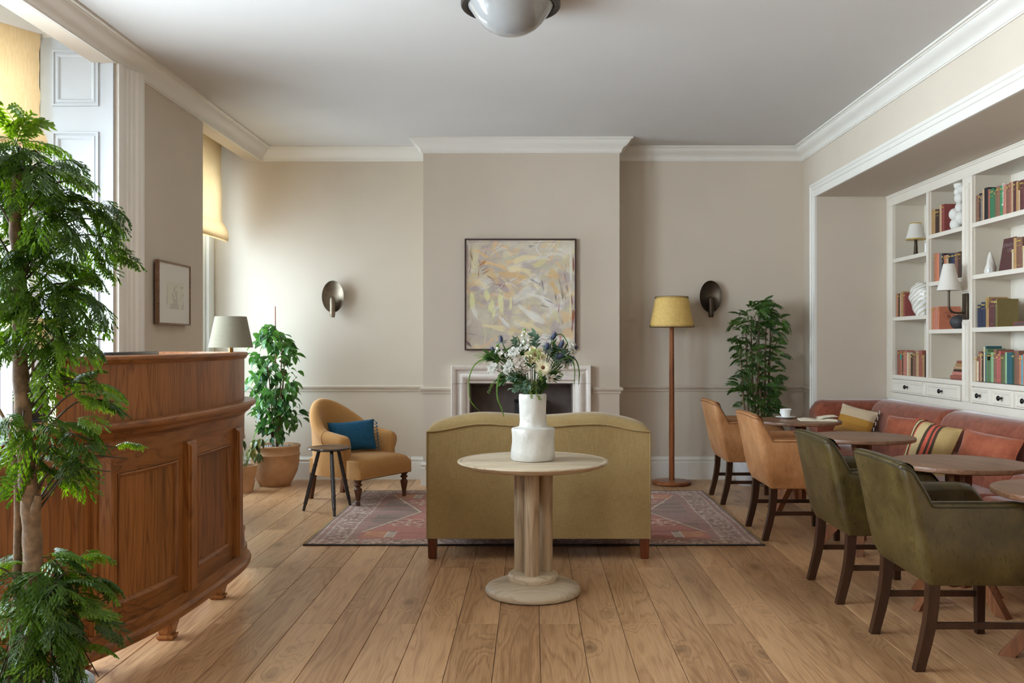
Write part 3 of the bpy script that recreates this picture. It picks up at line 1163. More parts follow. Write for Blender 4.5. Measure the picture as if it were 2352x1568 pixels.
# ================================================================ pedestal table with three columns
pt = thing('pedestal_table', 'round limed-oak pedestal table on three columns, holding the white vase', 'table', (0.005, 5.242, 0))
MB().lathe([(0.0, 0.695), (0.30, 0.698), (0.36, 0.706), (0.405, 0.722), (0.423, 0.736), (0.423, 0.741), (0.419, 0.744), (0.405, 0.7445), (0.402, 0.7425), (0.396, 0.7425), (0.393, 0.744), (0.0, 0.744)], 64).build('tabletop', M['pale_oak'], pt, smooth=35)
MB().lathe([(0.0, 0.006), (0.262, 0.006), (0.268, 0.018), (0.266, 0.032), (0.255, 0.045), (0.225, 0.058), (0.18, 0.068), (0.135, 0.074), (0, 0.074)], 64).build('base', M['pale_oak'], pt, smooth=40)
MB().lathe([(0, 0), (0.25, 0.0), (0.25, 0.007), (0, 0.007)], 48).build('felt_pad', M['black'], pt, smooth=40)
MB().lathe([(0, 0.07), (0.136, 0.07), (0.142, 0.082), (0.141, 0.10), (0.136, 0.112), (0.127, 0.118), (0, 0.118)], 48).build('collar', M['pale_oak'], pt, smooth=40)
for k in range(3):
    a = -PI / 2 + 2 * PI * k / 3 - 0.08
    x, y = 0.078 * math.cos(a), 0.078 * math.sin(a)
    m = MB()
    # column section: rounded outside, flat inside
    r = 0.041
    m.lathe([(r, 0.112), (r, 0.70)], 24)
    col = m.build('column', M['pale_oak_v'], pt, smooth=40, loc=(x, y, 0))

# ================================================================ leather armchairs
def chair_shell(ch, matname):
    """U-shaped tub: arms and a raked back in one upholstered shell; x forward, y across"""
    W, D = 0.305, 0.50          # half width, depth back to arm front
    R = 0.032
    T = 0.068
    zb = 0.375
    st = []                      # (px, py, nx, ny, top, rake weight)
    arm_z, back_z = 0.722, 0.885

    def top_at(x, side):
        # x measured from the back face
        if x > 0.078:
            return arm_z
        if x > 0.034:
            t = (0.078 - x) / 0.044
            return arm_z + (back_z - 0.018 - arm_z) * t ** 0.9
        return back_z - 0.018 * (x / 0.034) ** 2
    path = []
    for x in (D, 0.49, 0.47, 0.44, 0.38, 0.30, 0.22, 0.17, 0.13, 0.10, 0.084, 0.079, 0.074, 0.066, 0.058, 0.050, 0.042, 0.036, R):
        path.append((x, -W, 0, -1))
    for k in range(1, 6):
        a = -PI / 2 - PI / 2 * k / 6
        path.append((R + R * math.cos(a), -W + R + R * math.sin(a), math.cos(a), math.sin(a)))
    for y in (-W + R, -0.2, -0.12, -0.04, 0.04, 0.12, 0.2, W - R):
        path.append((0, y, -1, 0))
    for k in range(1, 6):
        a = PI - PI / 2 * k / 6
        path.append((R + R * math.cos(a), W - R + R * math.sin(a), math.cos(a), math.sin(a)))
    for x in (R, 0.036, 0.042, 0.050, 0.058, 0.066, 0.074, 0.079, 0.084, 0.10, 0.13, 0.17, 0.22, 0.30, 0.38, 0.44, 0.47, 0.49, D):
        path.append((x, W, 0, 1))
    rings = []
    pipe = []
    pipe2 = []
    for (x, y, nx, ny) in path:
        zt = top_at(x, y)
        if abs(y) < W - R + 1e-6 and x < 1e-6:
            zt = back_z + 0.008 * (1 - (y / W) ** 2)
        # arm front droop
        if x > 0.40:
            zt -= 0.075 * ((x - 0.40) / 0.10) ** 2.4
        wgt = max(0.0, 1 - x / 0.30)
        tl = T if x < 0.46 else T * 0.9

        def P(o, z, ii=0.0):
            rk = -0.118 * wgt * max(0.0, (z - zb)) / 0.51
            bulge = 0.008 * math.sin(PI * min(1, max(0, (z - zb) / 0.3)))
            tuck = -0.012 * max(0, (zb + 0.06 - z)) / 0.06
            oo = o + (bulge + tuck if o > -0.01 else 0)
            return (x + nx * oo + rk, y + ny * oo, z)
        r = 0.022
        ring = [P(0, zb), P(0, zb + 0.06), P(0, zb + 0.16), P(0, zb + 0.26)]
        if zt > 0.76:
            ring += [P(0, zt - 0.08)]
        else:
            ring += [P(0, zt - 0.06)]
        ring += [P(0, zt - r), P(-0.004, zt - r * 0.45), P(-0.012, zt - r * 0.1), P(-0.026, zt + 0.003), P(-tl * 0.6, zt + 0.003), P(-tl + 0.012, zt - r * 0.15), P(-tl + 0.003, zt - r * 0.6), P(-tl, zt - r * 1.5)]
        ring += [P(-tl, (zt + 0.42) / 2), P(-tl, 0.42), P(-tl, zb)]
        rings.append(ring)
        pipe.append(P(0.001, zt - r * 0.75))
        pipe2.append(P(-0.010, zt - r * 0.05 + 0.003))
    m = MB().loft(rings)
    m.build('shell', M[matname], ch, smooth=50)
    m = MB()
    m.tube(pipe, 0.0042, 6)
    # wing seams on the back's side edge
    m.build('piping', M[matname + '_seam'], ch, smooth=60)
    m = MB()
    m.tube(pipe2, 0.003, 6)
    m.build('inner_piping', M[matname + '_seam'], ch, smooth=60)


def leather_chair(label, matname, y, x=1.628):
    ch = thing('leather_armchair', label, 'armchair', (x, y, 0), 0, 'leather armchairs along the banquette tables')
    # shell lower back edge sits at local x = 0.045
    chair_shell(ch, matname)
    for o in ch.children:
        o.location.x = 0.045
    m = MB().rbox(0.07, -0.235, 0.36, 0.575, 0.235, 0.50, 0.04, 4)
    m.build('seat_cushion', M[matname], ch, smooth=60)
    m = MB().rbox(0.06, -0.29, 0.368, 0.54, 0.29, 0.40, 0.01)
    m.build('seat_rail', M[matname], ch, smooth=50)
    for sy in (-1, 1):
        # sabre rear leg
        m = MB()
        rings = []
        for z, dx, h in ((0.0, 0.0, 0.0205), (0.05, 0.012, 0.021), (0.12, 0.030, 0.022), (0.2, 0.047, 0.023), (0.28, 0.057, 0.0235), (0.385, 0.062, 0.024)):
            cx, cy = 0.022 + dx, sy * 0.258
            rings.append([(cx + a * h, cy + c * h, z) for a, c in ((-1, -1), (1, -1), (1, 1), (-1, 1))])
        m.loft(rings)
        m.build('leg', M['dark_leg'], ch, smooth=25)
        m = MB()
        cx, cy = 0.53, sy * 0.258
        m.loft([[(cx + a * h, cy + c * h, z) for a, c in ((-1, -1), (1, -1), (1, 1), (-1, 1))] for h, z in ((0.0185, 0.0), (0.023, 0.385))])
        m.build('leg', M['dark_leg'], ch, bevel=0.002)
        MB().box(0.075, sy * 0.258 - 0.010, 0.178, 0.512, sy * 0.258 + 0.010, 0.206).build('stretcher', M['dark_leg'], ch, bevel=0.002)
    return ch


leather_chair('olive green leather armchair nearest the camera, cut by the right picture edge', 'olive', 4.258)
leather_chair('olive green leather armchair just behind the nearest green one', 'olive', 5.283)
leather_chair('tan leather armchair between the other tan chair and the green ones', 'tan', 6.89)
leather_chair('tan leather armchair farthest back, beside the floor lamp', 'tan', 8.365)


# ================================================================ round cafe tables
def cafe_table(label, x, y, rz):
    t = thing('cafe_table', label, 'table', (x, y, 0), rz, 'round walnut tables in front of the banquette')
    MB().lathe([(0, 0.735), (0.340, 0.735), (0.3485, 0.739), (0.350, 0.756), (0.348, 0.761), (0.342, 0.762), (0, 0.762)], 72).build('tabletop', M['walnut'], t, smooth=35)
    MB().lathe([(0, 0.717), (0.136, 0.717), (0.14, 0.735), (0, 0.735)], 40).build('under_plate', M['walnut'], t, smooth=35)
    m = MB().box(-0.065, -0.028, 0.10, 0.065, 0.028, 0.717)
    m.build('column_board', M['walnut_v'], t, bevel=0.003)
    m = MB().box(-0.0285, -0.065, 0.10, 0.0285, 0.065, 0.715)
    m.build('column_board', M['walnut_v'], t, bevel=0.003)
    for k in range(4):
        a = PI / 2 * k
        c, s = math.cos(a), math.sin(a)
        m = MB()
        # sloping foot, cut flat on the floor
        sec = [(0.06, 0.34), (0.06, 0.235), (0.245, 0.0), (0.315, 0.0)]
        ring0 = [(c * r - s * (-0.024), s * r + c * (-0.024), z) for r, z in sec]
        ring1 = [(c * r - s * 0.024, s * r + c * 0.024, z) for r, z in sec]
        m.loft([ring0, ring1])
        m.build('foot', M['walnut_v'], t, bevel=0.002)
    return t


cafe_table('round walnut table at the back, bearing the coffee cup', 2.20, 7.75, 0.6)
cafe_table('bare round walnut table in front of the mustard and rust cushions', 2.257, 6.41, 1.2)
cafe_table('bare round walnut table in front of the striped cushion', 2.287, 5.02, 0.42)
cafe_table('round walnut table cut off by the right picture edge', 2.368, 4.05, 1.01)

# ================================================================ banquette
bq = thing('banquette', 'long rust chenille banquette filling the niche below the bookcase', 'banquette', (3.1, 7.0, 0))


def bqb(m, name, mat='rust', smooth=60):
    m.v = [(x - 3.1, y - 7.0, z) for x, y, z in m.v]
    return m.build(name, M[mat], bq, smooth=smooth)


YN = 3.0
bqb(MB().rbox(2.86, YN, 0.06, 3.40, 9.10, 0.30, 0.02), 'base', smooth=40)
ends = [YN, 4.42, 5.89, 7.37, 8.86]
for i in range(4):
    a, c = ends[i] + 0.004, ends[i + 1] - 0.004
    bqb(MB().rbox(2.80, a, 0.29, 3.10, c, 0.445, 0.05, 4), 'seat_cushion')
    # lower bolster and tall rounded back of the same bay
    m = MB()
    rings = []
    prof = [(3.44, 0.30), (3.00, 0.30), (2.985, 0.36), (2.985, 0.50), (2.995, 0.545), (3.02, 0.572), (3.06, 0.58), (3.12, 0.585), (3.44, 0.585)]
    for y in (a, a + 0.01, a + 0.04, c - 0.04, c - 0.01, c):
        e = 0.0 if a < y < c else 1.0
        k = 0.012 if (y in (a, c)) else (0.004 if (y - a < 0.02 or c - y < 0.02) else 0)
        rings.append([(min(3.44, x + k), y, z - (k if z > 0.4 else 0)) for x, z in prof])
    m.loft(rings)
    bqb(m, 'lumbar_cushion')
    m = MB()
    prof = [(3.465, 0.58), (3.17, 0.575), (3.165, 0.66), (3.185, 0.75), (3.215, 0.815), (3.255, 0.853), (3.31, 0.872), (3.37, 0.874), (3.43, 0.862), (3.465, 0.83)]
    rings = []
    for y in (a, a + 0.008, a + 0.03, a + 0.08, c - 0.08, c - 0.03, c - 0.008, c):
        q = min(y - a, c - y)
        k = 0.03 * max(0, 1 - q / 0.06) ** 2
        rings.append([(x + (k if x < 3.3 else 0), y, z - (k if z > 0.7 else 0)) for x, z in prof])
    m.loft(rings)
    bqb(m, 'back_cushion')
# return end of the banquette against the niche wall
m = MB()
prof = [(9.12, 0.30), (8.86, 0.30), (8.85, 0.55), (8.87, 0.70), (8.91, 0.79), (8.96, 0.835), (9.02, 0.853), (9.09, 0.852), (9.12, 0.84)]
rings = []
for x in (2.70, 2.705, 2.72, 2.75, 2.79, 2.84, 3.40, 3.44):
    q = x - 2.70
    k = 0.10 * max(0, 1 - q / 0.10) ** 2.2
    rings.append([(x, y, z - (k if z > 0.7 else 0)) for y, z in prof])
m.loft(rings)
bqb(m, 'end_back')
bqb(MB().rbox(2.72, 8.87, 0.06, 3.40, 9.12, 0.31, 0.02), 'end_base', smooth=40)

# ================================================================ bookcase in the niche
FXB, BXB = 3.477, 3.78        # front face, inside of the back
bk = thing('bookcase', 'cream painted built-in bookcase with drawers and open shelves in the niche', 'bookcase', (FXB, 7.4, 0))


def kb(m, name, mat='joinery', parent=bk, bevel=0.002, smooth=None):
    m.v = [(x - FXB, y - 7.4, z) for x, y, z in m.v]
    return m.build(name, M[mat], parent, bevel=bevel, smooth=smooth)


BAYS = [(8.26, 9.03), (7.566, 8.215), (6.0, 7.40), (5.22, 5.83), (4.40, 5.175)]
YE = 4.25
kb(MB().box(FXB, YE, 2.723, 3.80, 9.155, 2.826), 'top_rail')
kb(MB().sweep([(FXB, 9.156), (FXB, YE)], [(-0.01, 2.80), (0.010, 2.80), (0.014, 2.812), (0.020, 2.818), (0.020, 2.828), (-0.01, 2.828)]), 'top_moulding', bevel=None)
kb(MB().box(FXB, 9.03, 0.925, 3.80, 9.155, 2.723), 'stile')
kb(MB().sweep([(FXB, 9.156), (FXB, 9.135)], [(-0.01, 0.86), (0.010, 0.86), (0.010, 2.80), (-0.01, 2.80)]), 'edge_bead', bevel=None)
kb(MB().box(FXB, 8.215, 1.095, 3.80, 8.26, 2.723), 'divider')
kb(MB().box(FXB, 5.175, 1.095, 3.80, 5.22, 2.723), 'divider')
kb(MB().box(FXB, YE, 0.925, 3.80, 4.40, 2.723), 'stile')
kb(MB().box(BXB, YE, 0.86, 3.81, 9.15, 2.75), 'back_panel', 'joinery', bevel=None)
kb(MB().box(FXB - 0.004, YE, 1.058, 3.80, 9.029, 1.095), 'counter')
kb(MB().box(FXB, YE, 0.60, 3.52, 9.155, 0.925), 'base_panel')
kb(MB().box(FXB + 0.02, YE, 0.92, 3.80, 9.03, 1.06), 'drawer_box', bevel=None)
for (a, c) in ((7.40, 7.566), (5.83, 6.0)):
    kb(MB().box(FXB, a, 0.925, 3.80, c, 2.723), 'post')
    m = MB()
    y0, y1 = a + 0.035, c - 0.035
    for z0, z1 in ((1.79 + 0.03, 2.66), (0.94, 1.56)):
        pp = [(y0, z0), (y1, z0), (y1, z1), (y0, z1)]
        t = MB().sweep(pp, [(-0.022, 0), (-0.022, 0.006), (-0.012, 0.010), (0.0, 0.014), (0.010, 0.014), (0.012, 0)], loop=True)
        m.add([(FXB - p, y, z) for (y, z, p) in t.v], t.f)
    kb(m, 'pilaster_moulding', bevel=None)
shelf_z = {0: [2.206, 1.647], 1: [2.344, 1.93, 1.515], 2: [2.346, 1.935, 1.52], 3: [2.344, 1.93, 1.515], 4: [2.206, 1.647]}
for i, (a, c) in enumerate(BAYS):
    for z in shelf_z[i]:
        kb(MB().box(FXB + 0.004, a, z - 0.036, BXB, c, z), 'shelf')
    # thin inner lining of the side facing the camera
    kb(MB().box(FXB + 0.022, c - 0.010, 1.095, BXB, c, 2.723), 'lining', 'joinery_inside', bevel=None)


def drawer(y0, y1, npan):
    d = MB().box(FXB - 0.012, y0 + 0.003, 0.930, FXB + 0.02, y1 - 0.003, 1.052)
    d = kb(d, 'drawer')
    w = (y1 - y0) / npan
    for k in range(npan):
        a, c = y0 + w * k + 0.045, y0 + w * (k + 1) - 0.045
        t = MB().sweep([(a, 0.952), (c, 0.952), (c, 1.030), (a, 1.030)], [(-0.012, 0), (-0.012, 0.004), (-0.004, 0.008), (0.006, 0.008), (0.010, 0)], loop=True)
        m = MB().add([(FXB - 0.012 - p, y, z) for (y, z, p) in t.v], t.f)
        kb(m, 'panel_bead', 'joinery', d, None)
        m = MB()
        prof = [(0.004, 0), (0.007, 0.004), (0.006, 0.014), (0.010, 0.022), (0.018, 0.026), (0.020, 0.032), (0.016, 0.038), (0.0, 0.041)]
        t = MB().lathe(prof, 16)
        yc = (a + c) / 2
        m.add([(FXB - 0.012 - z, yc + x, 0.991 + y) for x, y, z in t.v], t.f)
        kb(m, 'knob', 'black', d, None, 50)


drawer(8.235, 9.03, 1)
drawer(7.575, 8.235, 1)
drawer(6.73, 7.40, 2)
drawer(6.06, 6.73, 2)

# ---------------------------------------------------------------- books
BOOKN = ['first', 'second', 'third', 'fourth', 'fifth', 'sixth', 'seventh', 'eighth', 'ninth', 'tenth', 'eleventh', 'twelfth', 'thirteenth', 'fourteenth', 'fifteenth',
         'sixteenth', 'seventeenth', 'eighteenth', 'nineteenth', 'twentieth', 'twenty-first', 'twenty-second', 'twenty-third', 'twenty-fourth', 'twenty-fifth', 'twenty-sixth']
PAL = {'rust red': (150, 70, 46), 'orange brown': (176, 98, 48), 'dark brown': (72, 46, 36), 'salmon': (192, 108, 82), 'cream': (206, 188, 150), 'tan': (184, 142, 96),
       'brown': (130, 84, 58), 'gold brown': (168, 122, 52), 'red': (140, 44, 34), 'maroon': (92, 42, 40), 'orange': (196, 96, 36), 'black': (38, 36, 40), 'navy blue': (46, 52, 76),
       'grey': (120, 112, 108), 'green': (38, 116, 70), 'bright green': (32, 140, 82), 'olive green': (96, 100, 60), 'pale green': (128, 166, 118), 'teal blue': (34, 88, 98),
       'dark green': (40, 74, 52), 'cyan': (40, 160, 190), 'olive': (120, 100, 36), 'mid green': (92, 124, 76), 'crimson': (168, 62, 52)}


def upright_book(name, label, group, y_far, y_near, z, h, depth, colour, bands=2, lean=0.0, x=3.505):
    t = thing(name, label, 'book', (x, (y_far + y_near) / 2, z), 0, group)
    th = (y_far - y_near)
    hw = th / 2 - 0.0006
    m = MB()
    # case: two boards and a slightly rounded spine in one cover
    nseg = 4
    outer, inner = [], []
    bd = min(0.003, hw * 0.4)
    for k in range(nseg + 1):
        u = -1 + 2 * k / nseg
        outer.append((-0.004 * (1 - u * u), u * hw))
        inner.append((bd - 0.004 * (1 - u * u), u * (hw - bd)))
    poly = [(depth, -hw)] + outer + [(depth, hw)] + [(depth, hw - bd)] + inner[::-1] + [(depth, -hw + bd)]
    m.loft([[(px, py, 0) for px, py in poly], [(px, py, h) for px, py in poly]])
    c = m.build('cover', M['book'], t)
    col = PAL[colour]
    k = 0.88 + 0.24 * random.random()
    c.color = (lin(col[0]) * k, lin(col[1]) * k, lin(col[2]) * k, 1)
    MB().box(bd + 0.001, -hw + bd, 0.003, depth - 0.004, hw - bd, h - 0.003).build('pages', M['paper'], t)
    for q in range(bands):
        zz = h * (0.86 - 0.13 * q) if q < 2 else h * 0.1
        mm = MB()
        hb = 0.012 if q == 0 else 0.003
        n = 4
        rr = []
        for kk in range(n + 1):
            u = (-1 + 2 * kk / n) * 0.8
            rr.append([(-0.0046 - 0.004 * (1 - u * u), u * hw, zz), (-0.0046 - 0.004 * (1 - u * u), u * hw, zz + hb), (-0.003 - 0.004 * (1 - u * u), u * hw, zz + hb), (-0.003 - 0.004 * (1 - u * u), u * hw, zz)])
        mm.loft(rr)
        mm.build('spine_band', M['gold'], t)
    if lean:
        t.rotation_euler = (lean, 0, 0)
    return t


def book_row(bay, shelf, group, z, x0, rows, scale=5.0, fx=3.505, depth=0.14, lastdepth=None):
    """rows: (width, height, colour) in units of 1/scale pixel of the shelf elevation"""
    px = x0
    out = []
    for i, (w, h, colour) in enumerate(rows):
        a, c = px, px + w / scale
        px = c
        yf, yn = 2150 * fx / (a - 1222), 2150 * fx / (c - 1222)
        hh = h / scale * (yf + yn) / 2 / 2150
        lab = '%s book, %s from the left on the %s shelf of the %s bay' % (colour, BOOKN[i], shelf, bay)
        dd = depth * random.uniform(0.85, 1.15)
        if lastdepth and i == len(rows) - 1:
            dd = lastdepth
        dd = min(dd, BXB - fx - 0.01)
        nb = random.choice([0, 1, 2, 3]) if w > 18 else random.choice([0, 1, 2])
        out.append(upright_book('book', lab, group, yf, yn, z, hh, dd, colour, nb))
    return out


r1 = book_row('left', 'bottom', 'books at the bottom of the left bay', 1.095, 2061, [
    (35, 275, 'rust red'), (20, 270, 'orange brown'), (11, 255, 'dark brown'), (20, 268, 'salmon'), (23, 275, 'salmon'), (17, 258, 'cream'), (25, 240, 'tan'),
    (22, 242, 'dark brown'), (38, 272, 'brown'), (30, 282, 'tan'), (40, 295, 'rust red'), (25, 250, 'gold brown'), (20, 268, 'dark brown')], 4.9)
r2 = book_row('left', 'middle', 'books beside the marbled shell vase', 1.647, 2059, [
    (20, 262, 'orange brown'), (18, 262, 'dark brown'), (17, 258, 'tan'), (23, 282, 'gold brown'), (24, 266, 'red')], 4.9, lastdepth=0.2)
r3 = book_row('middle', 'top', 'books beside the bubble sculpture', 2.344, 2139.5, [
    (46, 300, 'gold brown'), (50, 288, 'dark brown'), (25, 330, 'tan'), (34, 332, 'red')], 5.229, lastdepth=0.21)
r4 = book_row('middle', 'second', 'books behind the wall lamp', 1.93, 2145, [
    (30, 340, 'orange brown'), (34, 336, 'orange'), (32, 330, 'grey'), (24, 322, 'black'), (25, 300, 'orange'), (30, 300, 'tan'), (33, 310, 'black'), (42, 312, 'navy blue'),
    (38, 316, 'brown'), (44, 318, 'dark brown')], 5.229)
r5 = book_row('middle', 'third', 'orange books with the stamped emblem', 1.515, 2133, [
    (29, 250, 'orange'), (25, 252, 'orange brown'), (20, 254, 'orange'), (23, 256, 'salmon'), (23, 258, 'orange')], 4.9, lastdepth=0.185)
r6 = book_row('right', 'top', 'long row of books on the top right shelf', 2.346, 2234, [
    (25, 322, 'tan'), (15, 352, 'rust red'), (36, 326, 'brown'), (21, 340, 'dark brown'), (21, 318, 'grey'), (22, 378, 'tan'), (45, 388, 'black'), (24, 362, 'rust red'),
    (50, 358, 'green'), (23, 326, 'olive green'), (46, 368, 'brown'), (35, 362, 'bright green'), (40, 366, 'salmon'), (34, 356, 'brown'), (24, 372, 'rust red'), (26, 376, 'tan'),
    (35, 374, 'maroon'), (25, 362, 'gold brown'), (22, 252, 'tan'), (45, 366, 'maroon'), (40, 360, 'brown'), (40, 350, 'rust red'), (30, 366, 'tan')], 5.225)
r7 = book_row('right', 'second', 'books standing beside the maroon cover', 1.935, 2324, [
    (20, 240, 'cream'), (35, 374, 'gold brown'), (75, 372, 'brown'), (22, 262, 'cream'), (40, 340, 'dark brown')], 5.225)
r8 = book_row('right', 'third', 'books left of the flat red book', 1.52, 2245, [
    (43, 256, 'navy blue'), (52, 284, 'navy blue'), (33, 338, 'gold brown'), (30, 274, 'maroon'), (31, 320, 'maroon'), (14, 316, 'dark brown'), (22, 316, 'olive')], 4.9, lastdepth=0.16)
r9 = book_row('right', 'bottom', 'books at the bottom of the right bay', 1.099, 2239.5, [
    (20, 272, 'tan'), (20, 224, 'cream'), (22, 335, 'rust red'), (12, 320, 'tan'), (24, 338, 'dark brown'), (16, 392, 'cream'), (13, 402, 'teal blue'), (14, 374, 'mid green'), (38, 336, 'mid green'),
    (30, 338, 'pale green'), (32, 372, 'brown'), (24, 322, 'crimson'), (25, 358, 'crimson'), (47, 320, 'olive green'), (22, 352, 'pale green'), (60, 352, 'teal blue'), (24, 354, 'dark green'),
    (52, 380, 'brown'), (26, 334, 'orange brown'), (18, 334, 'cyan'), (30, 350, 'orange'), (40, 340, 'brown')], 4.9)
# the book at the end of the left bay's top shelf
upright_book('book', 'brown book at the end of the shelf behind the small lamp', 'single books', 8.32, 8.28, 2.206, 0.17, 0.14, 'brown', 0)


def spine_text(book, body, size, zc, mat, rot_z=-PI / 2):
    cu = bpy.data.curves.new('title', 'FONT')
    cu.body = body
    cu.size = size
    cu.extrude = 0.0006
    cu.align_x = 'CENTER'
    cu.align_y = 'CENTER'
    tmp = bpy.data.objects.new('title_tmp', cu)
    COL.objects.link(tmp)
    dg = bpy.context.evaluated_depsgraph_get()
    me = bpy.data.meshes.new_from_object(tmp.evaluated_get(dg))
    bpy.data.objects.remove(tmp, do_unlink=True)
    me.materials.clear()
    me.materials.append(mat)
    return me


# lettering on the spine facing the room (-X): text x -> down, text y -> towards the camera side
gm = spine_text(r6[12], 'Gardening', 0.040, 0, M['white_print'])
g = link('title', gm, r6[12], (-0.0095, 0, 0.165))
g.matrix_local = Matrix.Translation((-0.0095, 0.0, 0.155)) @ Matrix(((0, 0, -1, 0), (0, -1, 0, 0), (-1, 0, 0, 0), (0, 0, 0, 1)))
# maroon book shown face on
mb_ = thing('book', 'maroon book turned to show its titled front cover, right bay', 'book', (3.60, 7.13, 1.935), 0, 'single books')
c = MB().box(0, -0.095, 0.0, 0.004, 0.095, 0.268).build('cover', M['book'], mb_)
c.color = (lin(88), lin(46), lin(42), 1)
MB().box(0.004, -0.090, 0.003, 0.02, 0.090, 0.265).build('pages', M['paper'], mb_)
c = MB().box(0.02, -0.095, 0.0, 0.024, 0.095, 0.268).build('back_cover', M['book'], mb_)
c.color = (lin(88), lin(46), lin(42), 1)
M['grey_print'] = plain('grey_print', rgb(132, 108, 112), 0.6)
for body, zz, yy, sz in (('EMINENT', 0.212, -0.002, 0.042), ('LIFE', 0.170, -0.03, 0.042)):
    me = spine_text(None, body, sz, 0, M['grey_print'])
    o = link('title', me, mb_)
    o.matrix_local = Matrix.Translation((-0.0008, yy, zz)) @ Matrix(((0, 0, -1, 0), (-1, 0, 0, 0), (0, 1, 0, 0), (0, 0, 0, 1)))
mb_.rotation_euler = (0, math.radians(9), 0)
# stamped emblem on the orange cover facing the camera
eb = r5[-1]
m = MB()
for cx, cz, r in ((0.082, 0.125, 0.040),):
    m.tube([(cx + r * math.cos(a), 0, cz + r * math.sin(a)) for a in [2 * PI * k / 28 for k in range(29)]], 0.0009, 5)
for cx, cz, s in ((0.066, 0.142, 1), (0.098, 0.142, -1), (0.074, 0.112, 1), (0.092, 0.112, -1)):
    pts = []
    for k in range(22):
        a = k / 21 * 2.4 * PI
        rr = 0.002 + 0.012 * k / 21
        pts.append((cx + s * rr * math.cos(a), 0, cz + rr * math.sin(a)))
    m.tube(pts, 0.0015, 5)
m.tube([(0.082 + 0.014 * math.cos(a), 0, 0.108 + 0.014 * math.sin(a)) for a in [2 * PI * k / 18 for k in range(19)]], 0.0015, 5)
m.tube([(0.125, 0, 0.02), (0.128, 0, 0.035), (0.122, 0, 0.045), (0.135, 0, 0.05), (0.14, 0, 0.035), (0.135, 0, 0.02)], 0.0018, 5)
eb_w = abs(eb.children[0].bound_box[0][1])
m.v = [(x, y - eb_w, z) for x, y, z in m.v]
m.build('stamped_emblem', M['dark_print'], eb, smooth=60)
# ink panel with gilt bars on the green book, teal label on one of the small books
for bkk, zc, hh, mat in ((r9[8], 0.83, 0.2, M['black']), (r1[1], 0.75, 0.22, plain('teal_label', rgb(40, 150, 140), 0.6)), (r8[2], 0.78, 0.3, M['gold'])):
    ht = bkk.children[0].dimensions.z if bkk.children[0].dimensions.z else 0.2
    bb = bkk.children[0].bound_box
    ht = max(v[2] for v in bb)
    wd = max(v[1] for v in bb)
    MB().box(-0.0056, -wd * 0.75, ht * (zc - hh / 2), -0.003, wd * 0.75, ht * (zc + hh / 2)).build('spine_label', mat, bkk)


def flat_book(label, group, x, y, z, w, ln, th, colour, rz=0.0, plate=False):
    t = thing('book', label, 'book', (x, y, z), rz, group)
    m = MB()
    n = 5
    prof = [(w, 0), (0.004, 0)] + [(-0.005 * math.sin(PI * k / n), th * k / n) for k in range(1, n)] + [(0.004, th), (w, th), (w, th - 0.0025), (0.007, th - 0.0025), (0.004, th / 2), (0.007, 0.0025), (w, 0.0025)]
    m.loft([[(px, -ln / 2, pz) for px, pz in prof], [(px, ln / 2, pz) for px, pz in prof]])
    c = m.build('cover', M['book'], t)
    col = PAL[colour]
    c.color = (lin(col[0]), lin(col[1]), lin(col[2]), 1)
    MB().box(0.006, -ln / 2 + 0.004, 0.0025, w - 0.004, ln / 2 - 0.004, th - 0.0025).build('pages', M['paper'], t)
    if plate:
        MB().box(-0.0068, ln / 2 - 0.185, 0.006, -0.003, ln / 2 - 0.02, th - 0.006).build('title_plate', plain('title_plate', rgb(88, 74, 70), 0.5, var=0.2, scale=150), t)
    return t


zz = 1.095
stack = [(0.20, 0.265, 0.036, 'rust red', 'bottom'), (0.17, 0.225, 0.031, 'salmon', 'second from bottom'), (0.19, 0.205, 0.018, 'dark brown', 'third from bottom'),
         (0.16, 0.200, 0.028, 'tan', 'fourth from bottom'), (0.13, 0.165, 0.024, 'gold brown', 'fifth from bottom'), (0.12, 0.145, 0.021, 'rust red', 'topmost')]
for (w, ln, th, colour, nm) in stack:
    flat_book('%s book lying flat, %s in the stack of the middle bay' % (colour, nm), 'stack of flat books', 3.51, 7.585 + ln / 2, zz, w, ln, th, colour)
    zz += th
fb = flat_book('red book lying flat under the white link sculpture', 'single books', 3.52, 6.66, 1.52, 0.17, 0.36, 0.034, 'red', 0, True)

# ---------------------------------------------------------------- ornaments on the shelves
tl = thing('table_lamp', 'small bronze table lamp with gold-trimmed cream shade on bookcase shelf', 'lamp', (3.60, 8.78, 2.206))
MB().lathe([(0, 0), (0.058, 0.0), (0.058, 0.006), (0.04, 0.014), (0.022, 0.022), (0.019, 0.04), (0.016, 0.10), (0.013, 0.155), (0.011, 0.162), (0.011, 0.18), (0, 0.18)], 24).build('base', M['bronze_dark'], tl, smooth=40)
MB().lathe([(0.088, 0.162), (0.090, 0.162), (0.052, 0.316), (0.050, 0.316)], 40).build('lamp_shade', M['shade_cream'], tl, smooth=60)
MB().lathe([(0.0885, 0.158), (0.0915, 0.158), (0.089, 0.170), (0.087, 0.170)], 40).build('lower_trim', M['gold'], tl, smooth=60)
MB().lathe([(0.0505, 0.308), (0.0545, 0.308), (0.0525, 0.318), (0.0495, 0.318)], 40).build('upper_trim', M['gold'], tl, smooth=60)
MB().tube([(-0.05, 0, 0.31), (0.05, 0, 0.31)], 0.002, 6).build('shade_ring', M['bronze_dark'], tl)

